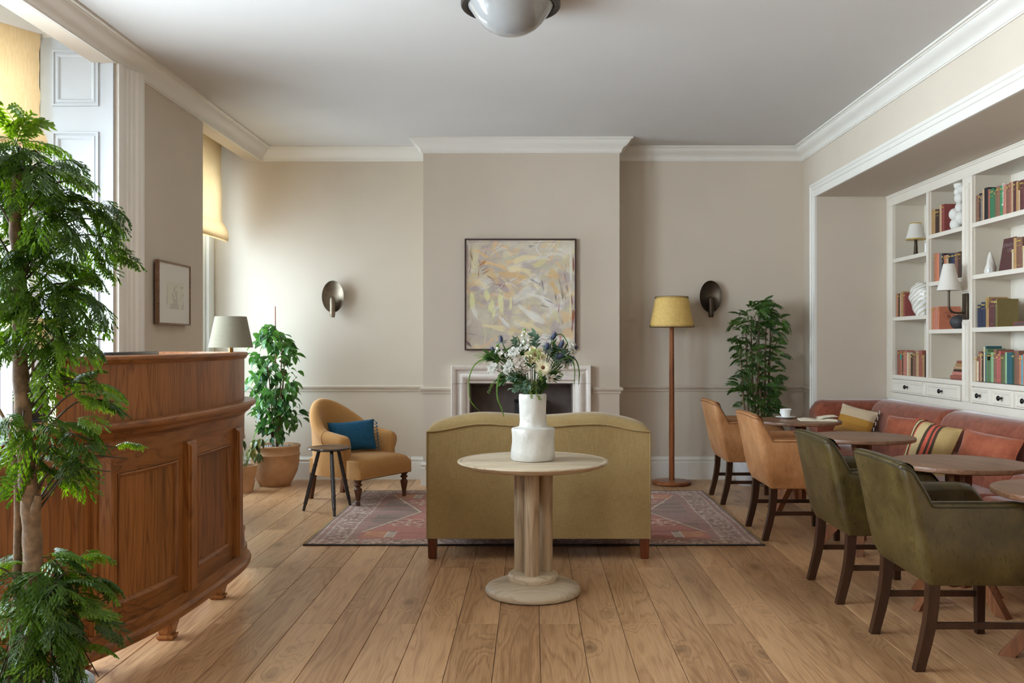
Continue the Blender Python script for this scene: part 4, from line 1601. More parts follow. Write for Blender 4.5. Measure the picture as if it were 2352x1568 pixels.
o = thing('cactus_ornament', 'small white cactus-shaped ceramic ornament beside the shelf lamp', 'ornament', (3.56, 8.40, 2.206))
MB().rbox(-0.022, -0.022, 0, 0.022, 0.022, 0.150, 0.02, 4).build('tall_lobe', M['china'], o, smooth=60)
MB().rbox(-0.02, 0.018, 0, 0.02, 0.052, 0.095, 0.016, 4).build('short_lobe', M['china'], o, smooth=60)

o = thing('shell_vase', 'white marbled shell-shaped vase on the middle shelf of the left bay', 'vase', (3.60, 8.66, 1.647))


def shell(u, v):
    a = 2 * PI * u
    prof = [(0.052, 0.0), (0.060, 0.02), (0.085, 0.07), (0.112, 0.14), (0.122, 0.19), (0.112, 0.24), (0.082, 0.285), (0.060, 0.30), (0.052, 0.31)]
    t = v * (len(prof) - 1)
    i = min(int(t), len(prof) - 2)
    f = t - i
    r = prof[i][0] * (1 - f) + prof[i + 1][0] * f
    z = prof[i][1] * (1 - f) + prof[i + 1][1] * f
    r *= 1 + 0.055 * math.sin(a * 1 + v * 26)
    return (r * math.cos(a) * 0.78, r * math.sin(a) * 1.35, z)


k = NT('marbled_shell', 0.25)
c = k.coord()
w = k.wave(k.mapping(c, (1, 1, 1), (0, 0, 0), (0.5, 0.2, 0.4)), 9.0, 2.5, 'Z', 2, 1.2)
k.color(k.ramp(w, [(0.08, rgb(206, 194, 170)), (0.25, rgb(228, 222, 212)), (0.8, rgb(240, 238, 234))]))
m = MB().grid(shell, 40, 40, True)
m.f.append(tuple(j * 40 for j in range(40)))
m.build('body', k.m, o, smooth=60)

o = thing('bubble_sculpture', 'matt white bubble sculpture in front of red book, middle bay top', 'sculpture', (3.56, 7.85, 2.344))
m = MB()
for (y, z, r) in ((0.01, 0.055, 0.060), (0.035, 0.15, 0.056), (-0.06, 0.20, 0.045), (-0.055, 0.285, 0.05), (-0.02, 0.345, 0.036), (-0.05, 0.405, 0.052), (-0.09, 0.36, 0.04), (-0.09, 0.10, 0.06)):
    m.sphere((0.0, y, z), r, 20, 14, (0.8, 1, 1))
m.v = [(x, y, max(z, 0.0) * 0.92) for x, y, z in m.v]
m.build('bubbles', M['plaster'], o, smooth=60)

o = thing('round_pot', 'dark round pottery ball on the third shelf of the middle bay', 'ornament', (3.57, 7.83, 1.515))
MB().lathe([(0, 0), (0.032, 0.0), (0.058, 0.02), (0.071, 0.05), (0.072, 0.066), (0.062, 0.094), (0.040, 0.112), (0.015, 0.118), (0.0, 0.116)], 32).build('body', M['slate_ball'], o, smooth=60)
MB().lathe([(0.010, 0.114), (0.014, 0.118), (0.010, 0.121), (0.0, 0.120)], 16).build('rim', M['slate_ball'], o, smooth=60)

o = thing('conch_ornament', 'cream shell ornament beside the maroon book on second shelf', 'ornament', (3.56, 7.27, 1.935))
MB().lathe([(0, 0), (0.035, 0.0), (0.042, 0.02), (0.040, 0.05), (0.030, 0.08), (0.026, 0.10), (0.016, 0.14), (0.008, 0.168), (0.0, 0.172)], 20, wob=lambda a, z: 1 + 0.14 * math.sin(3 * a + z * 40)).build('shell', M['shade_cream'], o, smooth=60)
m = MB().sphere((-0.025, -0.028, 0.025), 0.014, 10, 8, (1, 1, 1.8))
m.build('lip', M['china'], o, smooth=60)

o = thing('link_sculpture', 'white chain-link sculpture lying on the flat red book', 'sculpture', (3.60, 6.63, 1.554))
for i, (y, tilt) in enumerate(((0.0, 0.0), (-0.13, 1.2))):
    m = MB()
    ring = []
    N_ = 36
    for q in range(N_ + 1):
        a = 2 * PI * q / N_
        ring.append((0.035 * math.sin(a) * math.cos(tilt), y + 0.105 * math.cos(a), 0.05 + 0.038 * math.sin(a) * (0.75 if i == 0 else 0.5)))
    m.tube(ring, 0.0165, 10, cap=False)
    lo = min(v[2] for v in m.v)
    m.v = [(x, yy, z - lo + 0.0005) for x, yy, z in m.v]
    m.build('link', M['china'], o, smooth=60)

# wall lamp on the bookcase post
wl = thing('wall_lamp', 'bronze wall lamp with cream cone shade on the bookcase post', 'wall lamp', (FXB, 7.483, 1.69))
MB().rbox(-0.022, -0.040, -0.105, 0, 0.040, 0.105, 0.006).build('backplate', M['bronze_dark'], wl, smooth=40)
m = MB()
m.tube(catmull([(-0.02, 0, -0.05), (-0.07, 0, -0.052), (-0.115, 0, -0.045), (-0.14, 0, -0.015), (-0.145, 0, 0.05), (-0.145, 0, 0.13)], 6), 0.0085, 10)
m.build('arm', M['bronze_dark'], wl, smooth=60)
MB().lathe([(0, 0.10), (0.012, 0.10), (0.014, 0.16), (0.0, 0.165)], 16, (-0.145, 0, 0.02)).build('lamp_holder', M['bronze_dark'], wl, smooth=40)
MB().lathe([(0.088, 0.0), (0.090, 0.0), (0.042, 0.212), (0.040, 0.212)], 40, (-0.145, 0, 0.128)).build('lamp_shade', M['shade_cream'], wl, smooth=60)

# ================================================================ mustard tub armchair
ac = thing('tub_armchair', 'mustard linen tub armchair with rolled arms and turned legs', 'armchair', (-1.60, 8.42, 0), math.radians(-31.8))
path = []
for x in (0.205, 0.20, 0.185, 0.15, 0.10, 0.05, 0.0, -0.05):
    path.append((x, -0.335, 0.0, -1.0, 0.0))
for k in range(1, 20):
    ph = PI / 2 * (k / 10.0)
    c, s = math.cos(ph), math.sin(ph)
    nx, ny = -s / 0.30, -c / 0.335
    ln = math.hypot(nx, ny)
    path.append((-0.05 - 0.30 * s, -0.335 * c, nx / ln, ny / ln, s))
for x in (-0.05, 0.0, 0.05, 0.10, 0.15, 0.185, 0.20, 0.205):
    path.append((x, 0.335, 0.0, 1.0, 0.0))
rings = []
for (x, y, nx, ny, s) in path:
    t = max(0.0, min(1.0, (0.20 - x) / 0.25)) if s == 0 else 1.0
    h = 0.585 + 0.04 * t + 0.26 * (s ** 1.35)
    roll = 0.030 * (1 - s) ** 0.8
    ins = max(0.0, (x - 0.18) / 0.025) * 0.018
    rk = 0.075 * (s ** 1.3)
    th = 0.085

    def P(o, z):
        r = rk * max(0, (z - 0.25)) / 0.6
        oo = o - ins if o > -th / 2 else o + ins
        return (x + nx * oo - r, y + ny * oo, z)
    h -= ins * 0.8
    ring = [P(0, 0.235), P(0.004, 0.30), P(0.003, 0.40), P(0.0, h - 0.13), P(roll * 0.6, h - 0.10), P(roll, h - 0.065), P(roll * 0.95, h - 0.03), P(roll * 0.4 - 0.008, h - 0.006), P(-0.028, h + 0.004),
            P(-0.058, h), P(-th + 0.006, h - 0.018), P(-th - 0.002, h - 0.05), P(-th - 0.004, h - 0.10), P(-th, 0.42), P(-th, 0.30), P(-th, 0.235)]
    rings.append(ring)
MB().loft(rings).build('shell', M['mustard'], ac, smooth=60)
m = MB()
for i in (7, len(path) - 8):
    m.tube(rings[i][3:13], 0.0035, 6)
for i in (3, len(path) - 4):
    pass
m.build('seam_piping', M['mustard'], ac, smooth=60)


def seatfn(sec):
    return sec


rings = []
for x, z0, z1, hw in ((-0.30, 0.24, 0.40, 0.25), (-0.1, 0.24, 0.415, 0.262), (0.10, 0.238, 0.420, 0.27), (0.17, 0.236, 0.420, 0.285), (0.21, 0.234, 0.418, 0.325), (0.27, 0.232, 0.412, 0.342), (0.32, 0.232, 0.402, 0.345),
                      (0.355, 0.233, 0.382, 0.343), (0.375, 0.235, 0.35, 0.340), (0.384, 0.237, 0.31, 0.336), (0.380, 0.24, 0.262, 0.332)):
    ring = []
    for k in range(25):
        u = -1 + 2 * k / 24
        e = abs(u) ** 6
        ring.append((x, u * hw, z1 - 0.022 * e - 0.010 * (u * u)))
    for k in range(25):
        u = 1 - 2 * k / 24
        ring.append((x - 0.0, u * hw, z0))
    rings.append(ring)
MB().loft(rings).build('seat', M['mustard'], ac, smooth=55)
m = MB()
for sy in (-1, 1):
    m.tube([(0.372, sy * 0.338, 0.245), (0.381, sy * 0.336, 0.31), (0.366, sy * 0.338, 0.37)], 0.003, 6)
m.build('front_pleat', M['mustard'], ac, smooth=60)
for sy in (-1, 1):
    prof = [(0.0, 0.012), (0.018, 0.012), (0.020, 0.020), (0.015, 0.036), (0.024, 0.044), (0.017, 0.054), (0.026, 0.10), (0.034, 0.14), (0.034, 0.152), (0.020, 0.166), (0.020, 0.172), (0.034, 0.184), (0.036, 0.190), (0.022, 0.202), (0.028, 0.212), (0.040, 0.232), (0.040, 0.245), (0, 0.245)]
    MB().lathe(prof, 24, (0.325, sy * 0.305, 0)).build('leg', M['brown_leg'], ac, smooth=40)
    m = MB()
    m.loft([[(cx + a * h, cy + b_ * h, z) for a, b_ in ((-1, -1), (1, -1), (1, 1), (-1, 1))] for cx, cy, h, z in ((-0.335, sy * 0.205, 0.019, 0.0), (-0.29, sy * 0.21, 0.024, 0.25))])
    m.build('leg', M['brown_leg'], ac, bevel=0.003)


# ================================================================ pillows
def pillow_mesh(w, h, t, n=22, pinch=0.06):
    m = MB()

    def side(sgn):
        def fn(u, v):
            a, b_ = 2 * u - 1, 2 * v - 1
            bulge = max(0.0, (1 - abs(a) ** 3.0) * (1 - abs(b_) ** 3.0)) ** 0.55
            x = a * w / 2 * (1 - pinch * (1 - b_ * b_) * (abs(a) ** 2))
            z = b_ * h / 2 * (1 - pinch * (1 - a * a) * (abs(b_) ** 2))
            return (x, sgn * t / 2 * bulge + 0.004 * math.sin(a * 5 + b_ * 3), z)
        return fn
    m.grid(side(-1), n, n)
    m.grid(side(1), n, n)
    return m


def pillow(name, label, mat, loc, w, h, t, rz, tilt, roll=0.0, piping=True):
    p = thing(name, label, 'cushion', loc, 0)
    p.rotation_euler = Euler((tilt, roll, rz), 'XYZ')
    m = pillow_mesh(w, h, t)
    me_o = m.build('pillow_cover', mat, p, smooth=80)
    if piping:
        pts = []
        for k in range(81):
            q = k / 80 * 4
            i = int(q) % 4
            f = q - int(q)
            a, b_ = ((-1 + 2 * f, -1), (1, -1 + 2 * f), (1 - 2 * f, 1), (-1, 1 - 2 * f))[i]
            x = a * w / 2 * (1 - 0.06 * (1 - b_ * b_) * (abs(a) ** 2))
            z = b_ * h / 2 * (1 - 0.06 * (1 - a * a) * (abs(b_) ** 2))
            pts.append((x, 0.004 * math.sin(a * 5 + b_ * 3), z))
        MB().tube(pts, 0.004, 6, cap=False).build('piping', mat, p, smooth=80)
    return p


tc = pillow('scatter_cushion', 'teal blue woven cushion with tasselled edge on the mustard armchair', M['teal'], (-1.625, 8.45, 0.560), 0.42, 0.285, 0.13, math.radians(14), math.radians(-22), math.radians(-4), False)
for k in range(9):
    z = -0.125 + 0.25 * k / 8
    m = MB()
    m.tube(catmull([(0.200, 0, z), (0.216, -0.010, z - 0.006), (0.225, -0.014, z - 0.022)], 3), 0.0025, 5)
    m.tube([(0.225, -0.014, z - 0.020), (0.227, -0.015, z - 0.026), (0.229, -0.016, z - 0.036)], [0.003, 0.006, 0.007], 6)
    m.build('tassel', M['teal'], tc, smooth=60)


def stripes(name, stops, rot=(0, 0, 0), size=0.5):
    k = NT(name, 0.92, 0.15)
    c = k.coord()
    x = k.n('ShaderNodeSeparateXYZ')
    k.put(x.inputs[0], k.mapping(c, (1, 1, 1), (0, 0, 0), rot))
    wob = k.math('MULTIPLY', k.math('SUBTRACT', k.noise(c, 60, 2, 0.5), 0.5), 0.010)
    t = k.math('ADD', k.math('ADD', k.math('DIVIDE', x.outputs[0], size), 0.5), wob)
    col = k.ramp(t, stops, 'CONSTANT')
    n = k.noise(k.mapping(c, (500, 500, 60)), 1.0, 2, 0.6)
    k.color(k.mix(0.35, col, k.ramp(n, [(0.3, 0.25), (0.7, 0.8)]), 'OVERLAY'))
    k.bump(n, 0.4, 0.003)
    return k.m


R_, K_, T_, G_ = rgb(204, 96, 78), rgb(78, 62, 48), rgb(200, 174, 128), rgb(180, 150, 100)
M['kilim'] = stripes('striped_kilim', [(0.0, R_), (0.10, K_), (0.13, T_), (0.18, K_), (0.22, R_), (0.25, T_), (0.42, K_), (0.48, R_), (0.55, K_), (0.60, R_), (0.64, K_), (0.70, G_)], size=0.46)
M['kilim2'] = stripes('mustard_kilim', [(0.0, rgb(150, 108, 62)), (0.22, rgb(166, 118, 54)), (0.40, rgb(176, 128, 58)), (0.60, rgb(196, 172, 142)), (0.86, rgb(206, 186, 160))], rot=(0, PI / 2, 0), size=0.30)

kc = pillow('scatter_cushion', 'mustard and cream kilim cushion in the far corner of the banquette', M['kilim2'], (2.98, 8.62, 0.675), 0.38, 0.27, 0.12, math.radians(-52), math.radians(-18), math.radians(10), False)
for k in range(12):
    z = -0.15 + 0.30 * k / 11
    m = MB()
    m.tube([(0.185, 0, z), (0.20, -0.006, z - 0.004), (0.205, -0.008, z - 0.03)], 0.0035, 5)
    m.build('fringe', M['shade_cream'] if k % 2 else M['bronze_dark'], kc)
pillow('scatter_cushion', 'plain rust velvet cushion between the mustard and striped cushions', M['rust_pillow'], (3.065, 7.74, 0.682), 0.45, 0.215, 0.12, math.radians(-74), math.radians(-20), 0.0)
pillow('scatter_cushion', 'striped kilim cushion in red, brown and tan on the banquette', M['kilim'], (2.93, 6.90, 0.620), 0.45, 0.40, 0.14, math.radians(-70), math.radians(-20), math.radians(6), False)
pillow('scatter_cushion', 'plain rust velvet cushion nearest the right picture edge', M['rust_pillow'], (3.03, 6.22, 0.684), 0.52, 0.23, 0.12, math.radians(-74), math.radians(-20), math.radians(3))

# ================================================================ three-legged stool
sl = thing('side_stool', 'dark ebonised three-legged stool table beside the mustard armchair', 'stool', (-1.68, 7.77, 0))
MB().lathe([(0, 0.508), (0.13, 0.508), (0.14, 0.514), (0.172, 0.518), (0.180, 0.526), (0.178, 0.533), (0.172, 0.535), (0.165, 0.5325), (0.0, 0.5325)], 40).build('seat', M['stool_top'], sl, smooth=35)
for (fx, fy, fz) in ((-0.224, 0.028, 0.0), (0.092, -0.245, 0.0), (0.125, 0.235, 0.012)):
    top = Vector((fx * 0.40, fy * 0.40, 0.512))
    bot = Vector((fx, fy, fz))
    pts, rs = [], []
    for k in range(33):
        t = k / 32
        p = top.lerp(bot, t)
        r = 0.0145 + 0.003 * math.sin(PI * t)
        if k in (8, 15, 22, 28):
            r *= 1.1
        elif k in (7, 9, 14, 16, 21, 23, 27, 29):
            r *= 0.93
        pts.append(p)
        rs.append(r * (1.0 if t < 0.85 else 1 - (t - 0.85) * 2.0))
    MB().tube(pts, rs, 12).build('leg', M['ebony'], sl, smooth=50)

# ================================================================ floor lamp
fl = thing('floor_lamp', 'tall wooden floor lamp with stitched parchment shade by the back wall', 'floor lamp', (1.385, 9.28, 0))
MB().lathe([(0, 0.004), (0.185, 0.004), (0.194, 0.010), (0.195, 0.026), (0.188, 0.034), (0.15, 0.040), (0.0, 0.040)], 48).build('base', M['lamp_wood'], fl, smooth=40)
m = MB()
rings = []
for z, r in ((0.035, 0.029), (0.5, 0.029), (1.1, 0.026), (1.60, 0.022), (1.66, 0.012), (1.70, 0.012)):
    rings.append([(r * math.cos(2 * PI * k / 8 + 0.2), r * math.sin(2 * PI * k / 8 + 0.2), z) for k in range(8)])
m.loft(rings)
m.build('pole', M['lamp_wood'], fl)
MB().lathe([(0.217, 1.556), (0.219, 1.556), (0.161, 1.855), (0.159, 1.855)], 56).build('lamp_shade', M['parchment'], fl, smooth=60)
m = MB()
for zz, r in ((1.556, 0.218), (1.855, 0.160)):
    m.tube([(r * math.cos(2 * PI * k / 48), r * math.sin(2 * PI * k / 48), zz) for k in range(49)], 0.0028, 5, cap=False)
n = 64
for zz, r, dr, dz in ((1.556, 0.219, -0.0035, 0.018), (1.837, 0.1645, -0.0035, 0.018)):
    for k in range(n):
        a, b_ = 2 * PI * k / n, 2 * PI * (k + 0.7) / n
        m.tube([((r + 0.001) * math.cos(a), (r + 0.001) * math.sin(a), zz), ((r + 0.001 + dr) * math.cos(b_), (r + 0.001 + dr) * math.sin(b_), zz + dz)], 0.0018, 4)
m.build('lacing', M['bronze_dark'], fl)
m = MB()
for k in range(3):
    a = 2 * PI * k / 3
    m.tube([(0, 0, 1.69), (0.16 * math.cos(a), 0.16 * math.sin(a), 1.853)], 0.002, 5)
m.build('shade_ring', M['brass'], fl)


# ================================================================ wall sconces
def sconce(label, x, z, mat):
    s = thing('wall_sconce', label, 'wall light', (x, YB, z), 0, 'dished bronze wall sconces')
    m = MB()
    rings = []
    A, B = 0.112, 0.163
    for r, d in ((0.0, -0.028), (0.25, -0.030), (0.5, -0.038), (0.75, -0.052), (0.92, -0.066), (1.0, -0.075), (1.0, -0.079), (0.93, -0.072), (0.75, -0.058), (0.5, -0.045), (0.25, -0.037), (0.0, -0.035)):
        rings.append([(max(r, 1e-3) * A * math.cos(2 * PI * k / 48), d, max(r, 1e-3) * B * math.sin(2 * PI * k / 48)) for k in range(48)])
    m.loft(rings)
    m.build('dish', mat, s, smooth=50)
    m = MB().lathe([(0, -0.03), (0.045, -0.03), (0.045, 0.0), (0, 0.0)], 24)
    m.v = [(a, c, b_) for a, b_, c in m.v]
    m.build('wall_plate', mat, s, smooth=40)
    m = MB().lathe([(0, -0.212), (0.022, -0.212), (0.024, -0.208), (0.024, -0.19), (0.028, -0.186), (0.029, -0.06), (0.028, -0.03), (0.023, -0.012), (0.013, -0.002), (0.0, 0.0)], 24, (0, -0.092, 0))
    m.build('tube_lamp', mat, s, smooth=40)
    m = MB().tube([(0, -0.04, -0.06), (0, -0.085, -0.06)], 0.008, 8)
    m.build('stem', mat, s)


sconce('oval bronze dish sconce on the bright wall above the mustard armchair', -2.03, 1.871, M['bronze'])
sconce('oval dark bronze dish sconce between the floor lamp and the aralia', 1.821, 1.871, M['bronze_dark'])

# ================================================================ ceiling light
cl = thing('ceiling_light', 'flush ceiling light with dark ring and opal glass bowl', 'ceiling light', (-0.1225, 5.375, ZC))
MB().lathe([(0.262, 0), (0.282, 0.0), (0.2835, -0.03), (0.286, -0.05), (0.286, -0.068), (0.280, -0.076), (0.262, -0.076), (0.250, -0.068), (0.248, 0.0)], 64).build('ring', M['lamp_ring'], cl, smooth=40)
MB().lathe([(0.249, -0.058), (0.243, -0.074), (0.225, -0.095), (0.205, -0.125), (0.18, -0.16), (0.14, -0.195), (0.09, -0.22), (0.04, -0.232), (0, -0.234), (0, -0.228), (0.04, -0.226), (0.09, -0.214), (0.14, -0.19), (0.18, -0.155), (0.205, -0.12), (0.225, -0.09), (0.243, -0.068), (0.243, -0.056)], 64).build('glass_bowl', M['opal'], cl, smooth=60)
MB().lathe([(0.0, -0.002), (0.246, -0.002), (0.246, -0.012), (0.0, -0.012)], 40).build('back_plate', M['white_paint'], cl, smooth=40)
for dx in (-0.07, 0.08):
    MB().sphere((dx, 0, -0.07), 0.035, 14, 10).build('bulb', M['china'], cl, smooth=60)

# ================================================================ rug (woven design held in a colour attribute)
RX0, RX1, RY0, RY1 = -1.575, 1.605, 6.46, 8.80
NXR, NYR = 500, 368
rng = np.random.default_rng(5)
uu, vv = np.meshgrid(np.linspace(0, RX1 - RX0, NXR), np.linspace(0, RY1 - RY0, NYR), indexing='ij')
RW, RH = RX1 - RX0, RY1 - RY0


def lc(r, g, b):
    return np.array([lin(r), lin(g), lin(b)])


def smooth_noise(nx, ny, shape, rng):
    g = rng.random((nx + 2, ny + 2))
    x = np.linspace(0, nx, shape[0])
    y = np.linspace(0, ny, shape[1])
    xi, yi = x.astype(int), y.astype(int)
    xf, yf = (x - xi)[:, None], (y - yi)[None, :]
    xf, yf = xf * xf * (3 - 2 * xf), yf * yf * (3 - 2 * yf)
    return (g[xi][:, yi] * (1 - xf) * (1 - yf) + g[xi + 1][:, yi] * xf * (1 - yf) + g[xi][:, yi + 1] * (1 - xf) * yf + g[xi + 1][:, yi + 1] * xf * yf)


D = np.zeros((NXR, NYR, 3)) + lc(142, 106, 92)
sp = rng.random((NXR, NYR))
blk = smooth_noise(NXR // 3, NYR // 3, (NXR, NYR), rng)
big = smooth_noise(9, 26, (NXR, NYR), rng)


def put(mask, c, a=1.0):
    D[mask] = D[mask] * (1 - a) + c * a


ul, ur = uu, RW - uu
ue = np.minimum(ul, ur)
ve = np.minimum(vv, RH - vv)
# field
field = (ue > 0.33) & (ve > 0.16)
put(field, lc(158, 86, 72))
put(field & (big > 0.55), lc(172, 100, 84), 0.7)
put(field & (big < 0.35), lc(140, 82, 66), 0.7)
# side wedges in dull grey-mauve
wed = np.abs(vv - 1.24) / 0.82
apex = 0.33 + (0.66 - 0.33) * np.clip(1 - wed, 0, 1)
w_in = (ue > 0.33) & (ue < apex) & (ve > 0.2)
put(w_in, lc(122, 102, 90))
put(w_in & (big > 0.6), lc(140, 104, 96), 0.8)
put(w_in & (big < 0.4), lc(100, 92, 78), 0.8)
line = (np.abs(ue - apex) < 0.010) & (np.abs(vv - 1.24) < 0.82)
put(line, lc(196, 176, 148))
put((np.abs(ue - apex - 0.02) < 0.006) & (np.abs(vv - 1.24) < 0.82), lc(92, 74, 58))
# speckle band along the edges
b1 = (ue > 0.09) & (ue < 0.25)
b2 = (ve < 0.16) & (ue > 0.25)
band = b1 | b2 | (ve < 0.1)
put(band, lc(146, 116, 96))
put(band & (blk > 0.62), lc(196, 180, 158), 0.75)
put(band & (blk < 0.33), lc(84, 66, 58), 0.7)
put(band & (blk > 0.5) & (blk < 0.55), lc(160, 70, 70), 0.8)
put(band & (blk > 0.45) & (blk < 0.48), lc(96, 116, 108), 0.8)
for e0 in (0.035, 0.085, 0.252):
    put(np.abs(ue - e0 - 0.006 * np.sin(vv * 6)) < 0.007, lc(190, 174, 156), 0.8)
put(ue < 0.02, lc(92, 76, 64))
put((ve < 0.012), lc(40, 28, 24))
put(np.abs(ve - 0.165) < 0.004, lc(110, 80, 66))


def rosette(cx, cy, s=1.0):
    for k in range(6):
        a = k * PI / 3
        px, py = cx + 0.10 * s * math.cos(a), cy + 0.10 * s * math.sin(a)
        r = np.hypot((uu - px) / 1.0, (vv - py) / 1.0)
        put(np.abs(r - 0.055 * s) < 0.007, lc(198, 178, 152), 0.85)
        put(r < 0.018 * s, lc(96, 70, 58), 0.8)
    put(np.hypot(uu - cx, vv - cy) < 0.02 * s, lc(200, 180, 150))


for cx in (0.62, 1.25, 1.95, RW - 0.62):
    for cy in (0.78, 1.68):
        rosette(cx, cy)
for sx in (0.36, RW - 0.36 - 0.16):
    for sy in (0.24, RH - 0.24 - 0.2):
        put((uu > sx) & (uu < sx + 0.16) & (vv > sy) & (vv < sy + 0.2), lc(186, 116, 70))
        put((uu > sx) & (uu < sx + 0.16) & (vv > sy) & (vv < sy + 0.2) & (blk > 0.6), lc(196, 150, 100), 0.7)
for lx in (0.55, 0.86, 1.16, 1.5, RW - 1.16, RW - 0.86, RW - 0.55):
    for ly in (0.22, RH - 0.44):
        inm = (np.abs(uu - lx) < 0.035) & (vv > ly) & (vv < ly + 0.22)
        put(inm, lc(206, 196, 174) if abs(lx - 0.55) < 0.01 or abs(lx - RW + 0.55) < 0.01 else lc(84, 80, 62))
        put(inm & (np.mod(vv - ly, 0.05) < 0.02) & (np.abs(uu - lx) < 0.024), lc(90, 80, 66) if abs(lx - 0.55) < 0.01 or abs(lx - RW + 0.55) < 0.01 else lc(206, 190, 164))
for k in range(26):
    cx, cy = 0.7 + rng.random() * (RW - 1.4), 0.3 + rng.random() * (RH - 0.6)
    put((np.abs(uu - cx) < 0.10) & (np.abs(vv - cy) < 0.022) & (blk > 0.4), lc(88, 84, 62) if k % 2 else lc(186, 160, 130), 0.75)
Dm = lc(162, 112, 92)
D = D * 0.72 + Dm * 0.28
D *= (0.74 + 0.52 * sp[..., None])
D *= (0.86 + 0.28 * smooth_noise(14, 60, (NXR, NYR), rng)[..., None])
rug = thing('rug', 'faded red and taupe patterned wool rug under the sofa', 'rug', (RX0, RY0, 0))
edge = 0.004 * smooth_noise(24, 2, (NXR, NYR), rng)
zs = 0.010 + 0.002 * smooth_noise(20, 16, (NXR, NYR), rng)
zs[0, :] = zs[-1, :] = 0.004
zs[:, 0] = zs[:, -1] = 0.004
co = np.stack([uu, vv, zs], -1).reshape(-1, 3)
idx = np.arange(NXR * NYR).reshape(NXR, NYR)
fc = np.stack([idx[:-1, :-1], idx[1:, :-1], idx[1:, 1:], idx[:-1, 1:]], -1).reshape(-1, 4)


def grid_mesh(name, co, fc, cols, mat):
    me = bpy.data.meshes.new(name)
    me.vertices.add(len(co))
    me.vertices.foreach_set('co', co.astype(np.float32).ravel())
    me.loops.add(fc.size)
    me.loops.foreach_set('vertex_index', fc.astype(np.int32).ravel())
    me.polygons.add(len(fc))
    me.polygons.foreach_set('loop_start', np.arange(0, fc.size, 4, dtype=np.int32))
    me.polygons.foreach_set('loop_total', np.full(len(fc), 4, dtype=np.int32))
    me.update(calc_edges=True)
    at = me.color_attributes.new('design', 'FLOAT_COLOR', 'POINT')
    c4 = np.ones((len(co), 4), dtype=np.float32)
    c4[:, :3] = cols.reshape(-1, 3)
    at.data.foreach_set('color', c4.ravel())
    me.materials.append(mat)
    me.validate()
    return me


link('pile', grid_mesh('pile', co, fc, D, attrmat('rug_wool', rough=0.95, bump=0.5, bscale=260, fuzz=0.25, sheen=0.15)), rug)
MB().box(0, 0, 0.0005, RW, RH, 0.004).build('backing', M['ebony'], rug)
m = MB()
m.tube([(x, -0.003, 0.006) for x in np.linspace(-0.004, RW + 0.004, 40)], 0.0065, 6)
m.tube([(x, RH + 0.003, 0.006) for x in np.linspace(-0.004, RW + 0.004, 40)], 0.0065, 6)
m.build('bound_edge', M['ebony'], rug, smooth=60)
m = MB()
for k in range(150):
    y = RH * (k + 0.5) / 150
    for x0, sx in ((0, -1), (RW, 1)):
        m.tube([(x0, y, 0.005), (x0 + sx * random.uniform(0.012, 0.026), y + random.uniform(-0.006, 0.006), 0.002)], 0.0022, 4)
fr = m.build('fringe', M['shade_beige'], rug)
fr['kind'] = 'stuff'

# ================================================================ abstract painting
NP = 300
pu, pv = np.meshgrid(np.linspace(0, 1, NP), np.linspace(0, 1, NP), indexing='ij')
prng = np.random.default_rng(11)
C = np.zeros((NP, NP, 3)) + lc(198, 188, 178)
n1 = smooth_noise(6, 9, (NP, NP), prng)
n2 = smooth_noise(11, 7, (NP, NP), prng)
for nn, lo, c in ((n1, 0.55, lc(184, 172, 172)), (n2, 0.6, lc(212, 204, 182)), (1 - n1, 0.62, lc(206, 198, 186))):
    a = np.clip((nn - lo) / 0.25, 0, 1)[..., None]
    C = C * (1 - a) + c * a


def stroke(x0, y0, x1, y1, w, c, a=0.85, bend=0.0, seed=0):
    global C
    n = 24
    acc = np.zeros((NP, NP))
    L = math.hypot(x1 - x0, y1 - y0) + 1e-6
    dx, dy = (x1 - x0) / L, (y1 - y0) / L
    s = (pu - x0) * dx + (pv - y0) * dy
    t = np.clip(s / L, 0, 1)
    off = (pu - x0) * (-dy) + (pv - y0) * dx - bend * np.sin(t * PI)
    br = 0.75 + 0.5 * np.sin(off * 420 + seed * 3.1 + 2 * np.sin(s * 14 + seed)) * 0.5
    ww = w * (0.85 + 0.2 * np.sin(t * 5 + seed))
    s = s + 0.008 * np.sin(off * 260 + seed * 1.7) + 0.006 * np.sin(off * 730 + seed)
    m_ = np.clip((ww - np.abs(off)) / (0.25 * w + 0.002), 0, 1) * np.clip((s + 0.01) / 0.02, 0, 1) * np.clip((L - s + 0.01) / 0.03, 0, 1)
    m_ = (m_ * a * np.clip(br, 0, 1))[..., None]
    C = C * (1 - m_) + c * m_


peach, cream, lav, white, lemon, ochre = lc(226, 194, 150), lc(228, 216, 180), lc(172, 160, 166), lc(226, 224, 220), lc(226, 226, 178), lc(214, 184, 140)
sage, rustc, crim, slate = lc(176, 178, 158), lc(150, 90, 62), lc(140, 52, 70), lc(120, 124, 136)
for k in range(260):
    x, y = prng.random() * 1.1 - 0.08, prng.random()
    a = prng.normal(0.3, 0.7)
    L = 0.08 + 0.16 * prng.random()
    c = [lc(190, 180, 184), white, cream, lc(200, 198, 180), lc(200, 190, 184), lc(186, 178, 160), peach][int(prng.random() * 7)]
    stroke(x, y, x + L * math.cos(a), y + L * math.sin(a), 0.010 + 0.022 * prng.random(), c, 0.6, 0.03 * prng.normal(), k)
for k in range(46):
    x, y = prng.random() * 0.95, prng.random()
    a = prng.normal(0.0, 0.5)
    L = 0.08 + 0.14 * prng.random()
    c = [cream, white, lc(208, 196, 164), lc(176, 166, 170), lc(214, 208, 196), peach, lc(196, 192, 176)][int(prng.random() * 7)]
    stroke(x, y, x + L * math.cos(a), y + L * math.sin(a), 0.025 + 0.04 * prng.random(), c, 0.7, 0.01 * prng.normal(), k + 300)
